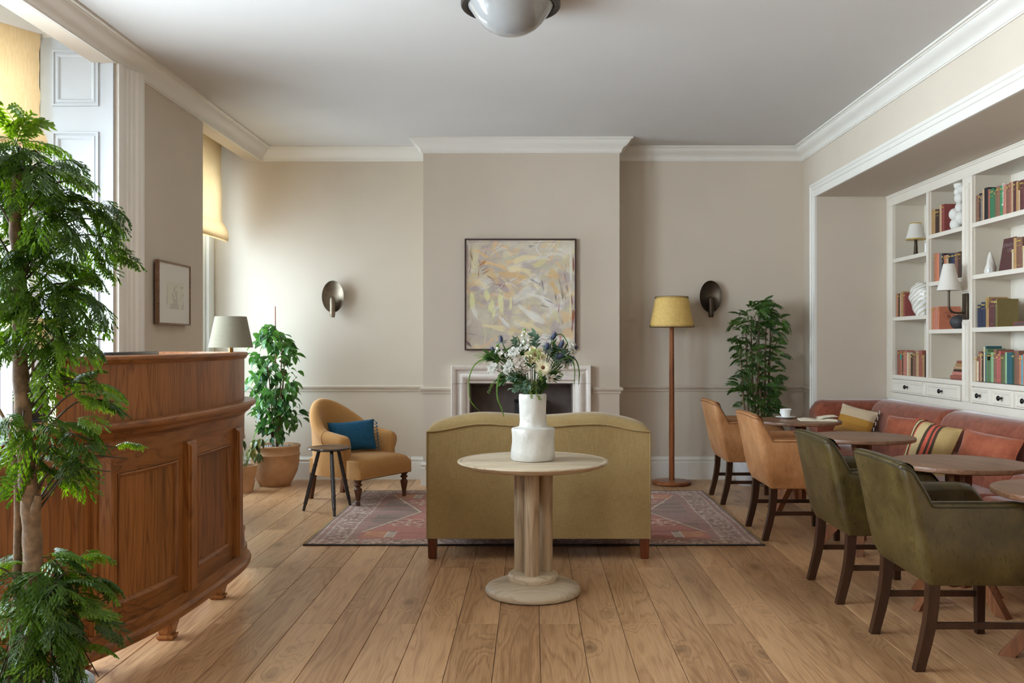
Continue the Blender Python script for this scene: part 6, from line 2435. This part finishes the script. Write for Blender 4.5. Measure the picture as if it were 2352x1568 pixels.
nl = 0
bi = 0
while nl < 292:
    py = rr.uniform(742, 1000)
    l, r = envf(py)
    px = rr.uniform(l + 6, r - 6)
    e = Vector(((px - 1222) * S2 + 2.53, rr.uniform(-0.2, 0.16), 1.4 - (py - 787) * S2))
    st_ = min(fst, key=lambda s_: (s_[len(s_) // 2] - e).length)
    i = min(range(len(st_)), key=lambda i: abs(st_[i].z - (e.z - 0.08)))
    a = st_[i]
    tw = catmull([a, a.lerp(e, 0.55) + Vector((0, 0, 0.05)), e], 4)
    MB().tube(tw, 0.0022, 4).build('twig', M['twig'], fi)
    d0 = (e - a)
    d0.z *= 0.3
    d0 = d0.normalized() if d0.length > 0.02 else Vector((rr.uniform(-1, 1), rr.uniform(-1, 1), 0)).normalized()
    for q in range(5):
        if nl >= 292:
            break
        p = tw[int((0.4 + 0.6 * rr.random()) * (len(tw) - 1))] + Vector((rr.uniform(-0.04, 0.04), rr.uniform(-0.04, 0.04), rr.uniform(-0.05, 0.05)))
        yaw = math.atan2(d0.y, d0.x) + rr.choice((-1, 1)) * rr.uniform(0.2, 1.2)
        link('leaf', rr.choice(fleaf), fi, p, (rr.uniform(-0.7, 0.7), rr.uniform(0.1, 1.0), yaw), (rr.uniform(0.8, 1.15),) * 3)
        nl += 1
    bi += 1

items = []
for k in range(190):
    py = rr.uniform(748, 1000)
    l, r = envf(py)
    px = rr.uniform(l + 8, r - 8)
    p = Vector(((px - 1222) * S2 + 2.53, rr.uniform(-0.2, 0.16), 1.4 - (py - 787) * S2))
    mt = Matrix.Translation(p) @ Euler((rr.uniform(-0.7, 0.7), rr.uniform(0.0, 1.0), rr.uniform(0, 2 * PI))).to_matrix().to_4x4() @ Matrix.Scale(rr.uniform(0.75, 1.05), 4)
    items.append((rr.choice(fleaf), mt))
joined(fi, 'small_leaves', None, items, M['ficus'])

# ---- small variegated plant behind the desk's far end
vp = thing('umbrella_plant', 'small variegated plant in a terracotta pot beside the large one', 'plant', (-2.70, 8.80, 0))
MB().lathe([(0, 0), (0.075, 0.0), (0.085, 0.06), (0.10, 0.17), (0.108, 0.19), (0.112, 0.25), (0.102, 0.25), (0.095, 0.21), (0, 0.21)], 36).build('pot', M['terracotta'], vp, smooth=40)
MB().lathe([(0, 0.20), (0.096, 0.206), (0.09, 0.214), (0, 0.218)], 24).build('soil', M['soil'], vp, smooth=50)
vleaf = leaf_mesh('leaf', M['schefflera'], 0.105, 0.022, 0.45)
for k in range(9):
    a = rr.uniform(0, 2 * PI) if k > 3 else (-0.9 + k * 0.6)
    e = Vector((0.14 * math.cos(a), 0.14 * math.sin(a), rr.uniform(0.36, 0.56)))
    MB().tube(catmull([(0, 0, 0.21), (0.05 * math.cos(a), 0.05 * math.sin(a), 0.33), e], 5), 0.003, 5).build('stalk', M['stem_green'], vp)
    for q in range(7):
        yaw = a + 2 * PI * q / 7
        link('leaf', vleaf, vp, e, (0, 0.5 + 0.2 * rr.random(), yaw), (rr.uniform(0.8, 1.05),) * 3)

# ================================================================ vase and flowers
VX, VY, VZ = 0.005, 5.242, 0.744
vs_ = thing('vase', 'white glazed two-tier ceramic vase on the pedestal table', 'vase', (VX, VY, VZ))
wb_ = lambda a, z: 1 + 0.016 * math.sin(3 * a + 14 * z) + 0.013 * math.sin(7 * a - 25 * z) + 0.010 * math.sin(2 * a + 40 * z) + 0.006 * math.sin(11 * a + 60 * z)
MB().lathe([(0, 0.003), (0.118, 0.003), (0.123, 0.012), (0.1225, 0.05), (0.119, 0.10), (0.1185, 0.14), (0.121, 0.172), (0.118, 0.180), (0.10, 0.184), (0.082, 0.187), (0.077, 0.194), (0.074, 0.22), (0.0755, 0.28), (0.0765, 0.34), (0.076, 0.366), (0.072, 0.371), (0.067, 0.366), (0.066, 0.20), (0, 0.19)], 64, wob=wb_).build('body', M['ceramic'], vs_, smooth=45)
MB().lathe([(0, 0.0), (0.112, 0.0), (0.112, 0.004), (0, 0.004)], 40).build('foot_ring', M['slate_ball'], vs_, smooth=40)
VTOP = VZ + 0.366
SF = VY / 2150.0


def fpos(px, py, dy):
    return Vector(((px - 1222) * (VY + dy) / 2150.0, VY + dy, 1.4 - (py - 787) * (VY + dy) / 2150.0))


M['petal_white'] = leafmat('white_petal', rgb(214, 212, 204), rgb(228, 227, 220), rgb(236, 235, 230), 0.25, 0.55, (0.5, 0.8, 1.1))
M['petal_cream'] = leafmat('cream_petal', rgb(222, 212, 172), rgb(230, 222, 186), rgb(236, 230, 204), 0.25, 0.55, (0.5, 0.9, 1.1))
M['petal_blush'] = leafmat('blush_petal', rgb(216, 206, 194), rgb(226, 218, 208), rgb(234, 228, 220), 0.25, 0.55, (0.5, 0.8, 1.1))
M['thistle'] = plain('thistle_blue', rgb(60, 66, 88), 0.8, var=0.3, scale=150)
M['thistle_leaf'] = leafmat('thistle_bract', rgb(66, 84, 88), rgb(88, 108, 104), rgb(112, 130, 120), 0.2)
M['euca'] = leafmat('eucalyptus_leaf', rgb(62, 88, 72), rgb(96, 122, 104), rgb(132, 152, 136), 0.2, 0.45)
M['dark_leaf'] = leafmat('dark_glossy_leaf', rgb(30, 56, 28), rgb(48, 80, 36), rgb(76, 110, 50), 0.25, 0.3)
M['grass'] = leafmat('grass_blade', rgb(54, 84, 28), rgb(76, 112, 36), rgb(106, 138, 52), 0.25, 0.45)
M['bud_green'] = leafmat('green_bud', rgb(96, 126, 48), rgb(124, 150, 64), rgb(150, 172, 88), 0.2)
M['gerbera_eye'] = plain('gerbera_eye', rgb(96, 52, 20), 0.8, var=0.4, scale=200)
frr = random.Random(31)
M['bouquet_stem'] = plain('bouquet_stem', rgb(66, 90, 42), 0.5, var=0.2, scale=30)


def stem(parent, root_pos, head, r=0.0028, mat='bouquet_stem', sag=0.02):
    """stem from inside the vase neck to the flower head (world coordinates, root at vase)"""
    ang = math.atan2(head.y - VY, head.x - VX)
    rin = 0.045 * min(1, math.hypot(head.x - VX, head.y - VY) / 0.1)
    p0 = Vector((VX - 0.4 * rin * math.cos(ang), VY - 0.4 * rin * math.sin(ang), VTOP - 0.14))
    p1 = Vector((VX + rin * math.cos(ang), VY + rin * math.sin(ang), VTOP + 0.005))
    mid = p1.lerp(head, 0.55) + Vector((0, 0, sag))
    pts = [p - Vector(root_pos) for p in catmull([p0, p1, mid, head], 5)]
    return MB().tube(pts, r, 6).build('stem', M[mat], parent, smooth=60)


def petal_mesh(w, h, cup, mat, curl=0.3):
    m = MB()

    def fn(u, v):
        a = (u - 0.5) * 2
        ww = 0.56 * w * (0.35 + 0.65 * math.sin(PI * min(1.0, v * 0.62 + 0.08)))
        x = a * ww
        z = h * v - 0.12 * h * a * a * v
        y = -cup * 0.45 * math.sin(PI * min(1.0, v * 0.8)) + cup * 0.85 * a * a * (0.45 + 0.55 * v) - curl * max(0, v - 0.8) * h
        return (x, y, z)
    m.grid(fn, 7, 7)
    me = m.mesh('petal', mat)
    me.polygons.foreach_set('use_smooth', [True] * len(me.polygons))
    return me


def face_towards(o, d):
    o.rotation_mode = 'QUATERNION'
    o.rotation_quaternion = Vector(d).to_track_quat('Z', 'Y')


def rose(label, px, py, dy, size, matname, layers=((3, 0.18, 0.05), (4, 0.36, 0.18), (5, 0.62, 0.42), (6, 0.90, 0.80)), name='white_flower', aim=None):
    size *= 1.14
    head = fpos(px, py, dy)
    root = thing(name, label, 'flower', head, 0, 'cut flowers in the white vase')
    stem(root, head, head)
    aim = aim or Vector(((px - 1215) / 90.0, -0.85, (850 - py) / 110.0 + 0.35))
    q = Vector(aim).to_track_quat('Z', 'Y')
    me = petal_mesh(size * 0.55, size * 0.95, size * 0.55, M[matname])
    for (n, rad, open_) in layers:
        for k in range(n):
            a = 2 * PI * k / n + rad * 5
            lean = 0.02 + open_ * 0.85
            mt = Matrix.Rotation(a, 4, 'Z') @ Matrix.Translation((0, -rad * size * 0.32, -size * 0.25)) @ Matrix.Rotation(lean, 4, 'X') @ Matrix.Scale(0.62 + 0.38 * rad, 4)
            o = link('petal', me, root)
            o.matrix_local = q.to_matrix().to_4x4() @ mt
    m = MB().sphere((0, 0, -size * 0.26), size * 0.16, 10, 6)
    m.v = [tuple(q @ Vector(v)) for v in m.v]
    m.build('calyx', M['stem_green'], root, smooth=60)
    return root


rose('large cream rose at the centre of the bouquet', 1229, 821, -0.10, 0.056, 'petal_cream', name='cream_rose')
rose('white lisianthus left of the cream rose, uppermost of the front three', 1181, 811, -0.11, 0.034, 'petal_white')
rose('blush white lisianthus just left of the cream rose', 1195, 830, -0.13, 0.035, 'petal_blush')
rose('blush lisianthus hanging open below the cream rose', 1200, 846, -0.14, 0.036, 'petal_blush', aim=Vector((-0.1, -0.8, -0.45)))
rose('white freesia bloom in front of the left leaves', 1169, 845, -0.14, 0.032, 'petal_white')
rose('small white freesia bloom above its larger neighbour', 1171, 832, -0.13, 0.026, 'petal_white', layers=((3, 0.25, 0.1), (4, 0.5, 0.3)))
rose('white bloom low at the far left of the bouquet', 1133, 847, -0.08, 0.036, 'petal_white')
rose('white bud beside the low left bloom', 1147, 843, -0.09, 0.026, 'petal_white', layers=((3, 0.25, 0.1), (4, 0.5, 0.3)))
rose('cream bloom behind the dark leaves at the left', 1137, 820, 0.0, 0.038, 'petal_cream')
rose('blush orchid-like bloom hanging below the gerbera', 1263, 868, -0.13, 0.030, 'petal_blush', layers=((3, 0.5, 0.5), (4, 0.8, 0.8)), aim=Vector((0.3, -0.8, -0.3)))
rose('white bloom at the right edge of the bouquet', 1312, 806, -0.02, 0.028, 'petal_white')
rose('pale bloom low on the right behind the stems', 1296, 838, -0.04, 0.028, 'petal_blush')
rose('small white bloom high at the right edge', 1316, 791, 0.0, 0.022, 'petal_white', layers=((3, 0.25, 0.2), (4, 0.5, 0.5)))


def spike(label, px0, py0, px1, py1, dy, matname, n=14, fs=0.014):
    """stock: florets up a stem"""
    a, b_ = fpos(px0, py0, dy), fpos(px1, py1, dy)
    root = thing('stock_flower', label, 'flower', a, 0, 'cut flowers in the white vase')
    stem(root, a, a)
    MB().tube([(0, 0, 0), b_ - a], 0.003, 6).build('spike_stem', M['stem_green'], root)
    me = petal_mesh(fs * 0.8, fs * 1.1, fs * 0.5, M[matname])
    for k in range(n):
        t = k / (n - 1)
        p = (b_ - a) * t
        ang = k * 2.4
        r = 0.022 * (1 - 0.55 * t)
        c = p + Vector((r * math.cos(ang), r * math.sin(ang), 0))
        sc = 1.15 - 0.6 * t
        for q in range(4):
            o = link('petal', me, root)
            d = Vector((math.cos(ang), math.sin(ang), 0.5))
            o.matrix_local = Matrix.Translation(c) @ d.to_track_quat('Z', 'Y').to_matrix().to_4x4() @ Matrix.Rotation(2 * PI * q / 4, 4, 'Z') @ Matrix.Rotation(0.9, 4, 'X') @ Matrix.Scale(sc, 4)
    m = MB()
    for k in range(5):
        m.sphere(b_ - a + Vector((0.006 * math.cos(k * 1.3), 0.006 * math.sin(k * 1.3), 0.004 + 0.003 * k)), 0.0052, 8, 6)
    m.build('buds', M['bud_green'], root, smooth=60)


spike('tall white stock spike at the top of the bouquet', 1206, 806, 1204, 762, -0.03, 'petal_white', 16)
spike('short white stock spike on the upper left', 1150, 818, 1143, 798, -0.04, 'petal_white', 9)


def thistle(label, px, py, dy, aim, s=1.0):
    p = fpos(px, py, dy)
    root = thing('thistle_flower', label, 'flower', p, 0, 'blue thistles in the white vase')
    stem(root, p, p, 0.0022)
    q = Vector(aim).to_track_quat('Z', 'Y')
    m = MB().lathe([(0, -0.004), (0.008, 0.0), (0.011, 0.009), (0.010, 0.022), (0.006, 0.034), (0, 0.038)], 14, wob=lambda a, z: 1 + 0.12 * math.sin(9 * a + z * 900))
    rr_ = random.Random(int(px))
    for k in range(110):
        a, t = rr_.uniform(0, 2 * PI), rr_.random()
        r = 0.0125 * math.sin(PI * (0.25 + 0.6 * t))
        z = 0.002 + 0.034 * t
        blade(m, (r * math.cos(a), r * math.sin(a), z), (math.cos(a), math.sin(a), 0.7), (0, 0, 1), 0.008, 0.0009, 0, 2)
    m.v = [tuple(q @ (Vector(v) * s)) for v in m.v]
    m.build('flower_head', M['thistle'], root, smooth=60)
    m = MB()
    for k in range(13):
        a = 2 * PI * k / 13
        blade(m, (0.006 * math.cos(a), 0.006 * math.sin(a), -0.002), (math.cos(a), math.sin(a), 0.12 * ((k % 3) - 0.5)), (0, 0, 1), 0.036, 0.0046, 0.1, 4)
    m.v = [tuple(q @ (Vector(v) * s)) for v in m.v]
    m.build('bracts', M['thistle_leaf'], root)


thistle('blue thistle on the upper left, above the white stock', 1152, 784, -0.02, (-0.2, -0.3, 1), 0.95)
thistle('blue thistle bud at the far left, over the cream bloom', 1134, 808, -0.02, (-0.4, -0.3, 1), 0.85)
thistle('blue thistle highest on the right of the bouquet', 1268, 778, -0.02, (0.55, -0.2, 0.9), 1.15)
thistle('blue thistle right of the cream rose', 1256, 800, -0.06, (0.1, -0.6, 0.8), 1.05)
thistle('blue thistle on the upper right above the drooping grass', 1287, 797, -0.05, (0.4, -0.3, 0.9), 1.15)
thistle('dark thistle low on the right behind the grass blades', 1283, 821, -0.06, (0.3, -0.7, 0.4), 1.0)
thistle('dark thistle pointing down at the right edge', 1308, 826, -0.02, (0.5, -0.5, 0.3), 1.0)
thistle('small dark thistle at the extreme right edge', 1318, 802, 0.02, (0.7, -0.3, 0.6), 0.8)

# gerbera
p = fpos(1247, 844, -0.15)
gb = thing('gerbera', 'cream spider gerbera with a dark eye below the rose', 'flower', p, 0, 'cut flowers in the white vase')
stem(gb, p, p, 0.0034)
q = Vector((0.12, -0.95, 0.15)).to_track_quat('Z', 'Y')
m = MB()
for ring, (n, l0, el) in enumerate(((34, 0.044, 0.05), (30, 0.038, 0.25), (22, 0.028, 0.55))):
    for k in range(n):
        a = 2 * PI * (k + 0.3 * ring) / n
        blade(m, (0.008 * math.cos(a), 0.008 * math.sin(a), 0.001 * ring), (math.cos(a), math.sin(a), el), (0, 0, 1), l0 * frr.uniform(0.85, 1.1), 0.0021, 0.05, 4)
m.v = [tuple(q @ Vector(v)) for v in m.v]
o = m.build('petals', M['petal_cream'], gb)
o['kind'] = 'stuff'
m = MB().lathe([(0, -0.004), (0.009, -0.002), (0.010, 0.004), (0.006, 0.007), (0, 0.008)], 16)
m.v = [tuple(q @ Vector(v)) for v in m.v]
m.build('eye', M['gerbera_eye'], gb, smooth=60)


def sprig(name, label, px0, py0, px1, py1, dy, mat, n, lw, ll, curl=0.2, group='foliage sprigs in the white vase', spread=1.0):
    a, b_ = fpos(px0, py0, dy), fpos(px1, py1, dy * 1.3)
    root = thing(name, label, 'foliage', a, 0, group)
    stem(root, a, a, 0.0026)
    axis = b_ - a
    MB().tube(catmull([(0, 0, 0), axis * 0.5 + Vector((0, -0.005, 0.006)), axis], 5), 0.0018, 5).build('sprig_stem', M['stem_green'], root)
    me = leaf_mesh('leaf', M[mat], ll, lw, curl, 6)
    n += 3
    for k in range(n):
        t = (k + 0.5) / n
        p_ = axis * t
        sd = 1 if k % 2 else -1
        d = axis.normalized() * 0.55 + Vector((sd * 0.7 * spread * (-axis.normalized().z), -0.45 + 0.4 * frr.random(), sd * 0.7 * spread * axis.normalized().x + 0.1))
        if k == n - 1:
            d = axis.normalized()
        o = link('leaf', me, root)
        mt = d.to_track_quat('X', 'Z').to_matrix().to_4x4()
        o.matrix_local = Matrix.Translation(p_) @ mt @ Matrix.Rotation(frr.uniform(-0.9, 0.9), 4, 'X') @ Matrix.Scale(frr.uniform(0.85, 1.1), 4)
    return root


sprig('eucalyptus_sprig', 'round-leaved eucalyptus sprig rising behind the rose', 1232, 800, 1226, 768, 0.0, 'euca', 6, 0.019, 0.042)
sprig('eucalyptus_sprig', 'dark eucalyptus sprig beside the tall stock', 1186, 800, 1180, 778, 0.02, 'euca', 5, 0.012, 0.026)
sprig('eucalyptus_sprig', 'grey eucalyptus sprig spilling low on the left front', 1196, 868, 1164, 862, -0.12, 'euca', 7, 0.017, 0.040)
sprig('eucalyptus_sprig', 'grey eucalyptus sprig lowest on the left, over the vase rim', 1205, 890, 1178, 892, -0.11, 'euca', 6, 0.014, 0.034)
sprig('eucalyptus_sprig', 'eucalyptus sprig hanging at the middle over the vase neck', 1213, 872, 1208, 895, -0.13, 'euca', 6, 0.015, 0.034)
sprig('leaf_sprig', 'broad dark leaves at the far left of the bouquet', 1144, 835, 1124, 815, -0.04, 'dark_leaf', 6, 0.014, 0.052)
sprig('leaf_sprig', 'broad dark leaves low on the left', 1170, 868, 1150, 872, -0.06, 'dark_leaf', 6, 0.014, 0.048)
sprig('leaf_sprig', 'dark leaves low on the right beneath the gerbera', 1262, 878, 1276, 862, -0.08, 'dark_leaf', 5, 0.017, 0.055)
sprig('leaf_sprig', 'green leaves at the middle below the roses', 1206, 880, 1198, 862, -0.10, 'dark_leaf', 6, 0.013, 0.05)
sprig('leaf_sprig', 'green leaves crowding the upper right', 1262, 822, 1270, 796, -0.02, 'dark_leaf', 9, 0.010, 0.055)
sprig('leaf_sprig', 'long green leaves between the right-hand thistles', 1284, 846, 1296, 806, -0.03, 'dark_leaf', 9, 0.008, 0.06)
sprig('leaf_sprig', 'green leaves behind the white blooms on the left', 1166, 838, 1160, 806, 0.02, 'dark_leaf', 9, 0.010, 0.05)
sprig('leaf_sprig', 'green leaves filling the centre behind the rose', 1222, 850, 1218, 800, 0.03, 'dark_leaf', 10, 0.012, 0.055)


sprig('leaf_sprig', 'green leaves behind the tall stock spike', 1196, 835, 1192, 790, 0.05, 'dark_leaf', 11, 0.012, 0.055)
sprig('leaf_sprig', 'green leaves behind the right-hand thistles', 1268, 850, 1284, 800, 0.05, 'dark_leaf', 12, 0.011, 0.06)
sprig('leaf_sprig', 'dark leaves low at the middle right above the vase rim', 1238, 893, 1250, 868, -0.06, 'dark_leaf', 8, 0.012, 0.05)
sprig('leaf_sprig', 'dark leaves low at the middle left above the vase rim', 1196, 893, 1184, 866, -0.05, 'dark_leaf', 9, 0.012, 0.05)
sprig('leaf_sprig', 'green leaves between the cream rose and the gerbera', 1244, 866, 1240, 834, -0.03, 'dark_leaf', 9, 0.011, 0.05)
sprig('eucalyptus_sprig', 'eucalyptus sprig reaching over the upper right, under the thistles', 1276, 832, 1300, 812, -0.04, 'euca', 8, 0.012, 0.036)


def wisp(label, pts, dy, kind):
    P = [fpos(px, py, dy - 0.012 * i) for i, (px, py) in enumerate(pts)]
    root = thing('bud_sprig', label, 'foliage', P[0], 0, 'foliage sprigs in the white vase')
    stem(root, P[0], P[0], 0.0018)
    L = [p_ - P[0] for p_ in catmull(P, 5)]
    MB().tube(L, 0.0011, 4).build('sprig_stem', M['stem_green'], root)
    m = MB()
    for i, p_ in enumerate(L):
        for k in range(4):
            d = Vector((frr.uniform(-1, 1), frr.uniform(-1, 0.4), frr.uniform(-0.8, 0.8))) * 0.009
            m.tube([p_, p_ + d], 0.0006, 3)
            m.sphere(p_ + d, 0.0022, 6, 4)
    o = m.build('buds', M['bud_green'], root, smooth=60)
    o['kind'] = 'stuff'


wisp('green bud sprig trailing over the front of the vase', [(1226, 872), (1222, 890), (1219, 905), (1222, 914)], -0.11, 0)
wisp('second green bud sprig trailing over the vase rim', [(1230, 878), (1232, 900), (1238, 912), (1241, 918)], -0.12, 0)
wisp('green bud sprig drooping on the left, clear of the vase', [(1150, 868), (1138, 874), (1128, 888), (1123, 902)], -0.05, 0)
wisp('green bud sprig hanging beside the gerbera', [(1240, 850), (1241, 862), (1243, 872)], -0.17, 0)
wisp('green bud sprig on the lower right', [(1275, 845), (1285, 855), (1293, 862)], -0.08, 0)
wisp('fine green sprig across the top of the rose', [(1215, 812), (1228, 803), (1238, 812), (1232, 826)], -0.16, 0)


def grass(label, pts, dy, w=0.007):
    P = catmull([fpos(px, py, dy - d) for px, py, d in pts], 7)
    root = thing('grass_blade', label, 'foliage', P[0], 0, 'long grass blades in the white vase')
    stem(root, P[0], P[0], 0.0022)
    L = [p_ - P[0] for p_ in P]
    m = MB()
    rings = []
    n = len(L)
    for i, p_ in enumerate(L):
        t = i / (n - 1)
        ww = 0.56 * w * (0.35 + 0.65 * math.sin(PI * min(1, 0.15 + t * 0.80))) * (1 if t < 0.9 else (1 - t) * 9 + 0.1)
        tan = (L[min(i + 1, n - 1)] - L[max(i - 1, 0)]).normalized()
        s = tan.cross(Vector((0, -1, 0.15)))
        s = s.normalized() if s.length > 0.05 else Vector((1, 0, 0))
        rings.append([p_ - s * ww, p_ + Vector((0, -0.0015, -0.0006)), p_ + s * ww])
    vs, fs = [], []
    for r_ in rings:
        vs += r_
    for i in range(n - 1):
        fs += [(3 * i, 3 * i + 3, 3 * i + 4, 3 * i + 1), (3 * i + 1, 3 * i + 4, 3 * i + 5, 3 * i + 2)]
    m.add(vs, fs)
    m.build('blade', M['grass'], root, smooth=80)


grass('long grass blade arching far left in front of the surround', [(1160, 850, 0), (1125, 822, 0.02), (1092, 836, 0.03), (1078, 866, 0.04), (1077, 892, 0.05), (1082, 922, 0.05), (1105, 948, 0.05)], -0.02, 0.0062)
grass('grass blade hanging on the left down to the sofa back', [(1168, 850, 0), (1150, 858, 0.03), (1142, 885, 0.05), (1143, 915, 0.06), (1152, 938, 0.06), (1159, 962, 0.06)], -0.08, 0.0075)
grass('grass blade arching right in front of the mantel, longer inner one', [(1262, 850, 0), (1290, 826, 0.02), (1312, 822, 0.02), (1320, 850, 0.03), (1318, 890, 0.03)], -0.05, 0.0065)
grass('grass blade at the right edge, outermost', [(1270, 845, 0), (1300, 818, 0.01), (1322, 826, 0.01), (1330, 850, 0.02), (1330, 870, 0.02), (1328, 888, 0.02)], -0.02, 0.0065)
grass('grass blade arching over the top right thistles', [(1262, 800, 0), (1276, 772, 0.0), (1290, 768, 0.0), (1302, 784, 0.01), (1306, 798, 0.01)], -0.02, 0.006)
p = fpos(1128, 824, -0.02)
pg = thing('panic_grass', 'feathery pale grass plume at the far left of the bouquet', 'foliage', p, 0, 'foliage sprigs in the white vase')
stem(pg, p, p, 0.0015)
m = MB()
for k in range(70):
    d = Vector((-frr.uniform(0.02, 0.10), frr.uniform(-0.02, 0.02), frr.uniform(-0.03, 0.035)))
    m.tube([(0, 0, 0), d * 0.5 + Vector((0, 0, 0.006)), d], 0.0005, 3)
    m.sphere(d, 0.0012, 5, 3)
o = m.build('plume', M['bud_green'], pg)
o['kind'] = 'stuff'
# stems massed in the neck of the vase
for k in range(16):
    a = 2 * PI * k / 16 + 0.2
    m = MB()
    r0, r1 = 0.045, 0.06 + 0.05 * frr.random()
    m.tube([(0, 0, -0.12), (r0 * math.cos(a), r0 * math.sin(a), 0), (r1 * math.cos(a), r1 * math.sin(a), 0.06 + 0.04 * frr.random())], 0.003, 6)
    if k == 0:
        gs = thing('stem_bundle', 'bundle of cut green stems rising from the vase neck', 'foliage', (VX, VY, VTOP))
    m.build('stem', M['bouquet_stem'], gs, smooth=60)
    lf = link('leaf', leaf_mesh('leaf', M['dark_leaf'], 0.06, 0.010, 0.2) if k == 0 else bpy.data.meshes['leaf_bundle'] if 'leaf_bundle' in bpy.data.meshes else leaf_mesh('leaf_bundle', M['dark_leaf'], 0.06, 0.010, 0.2),
              gs, (0.05 * math.cos(a), 0.05 * math.sin(a), 0.005), (frr.uniform(-0.5, 0.5), -0.9, a))
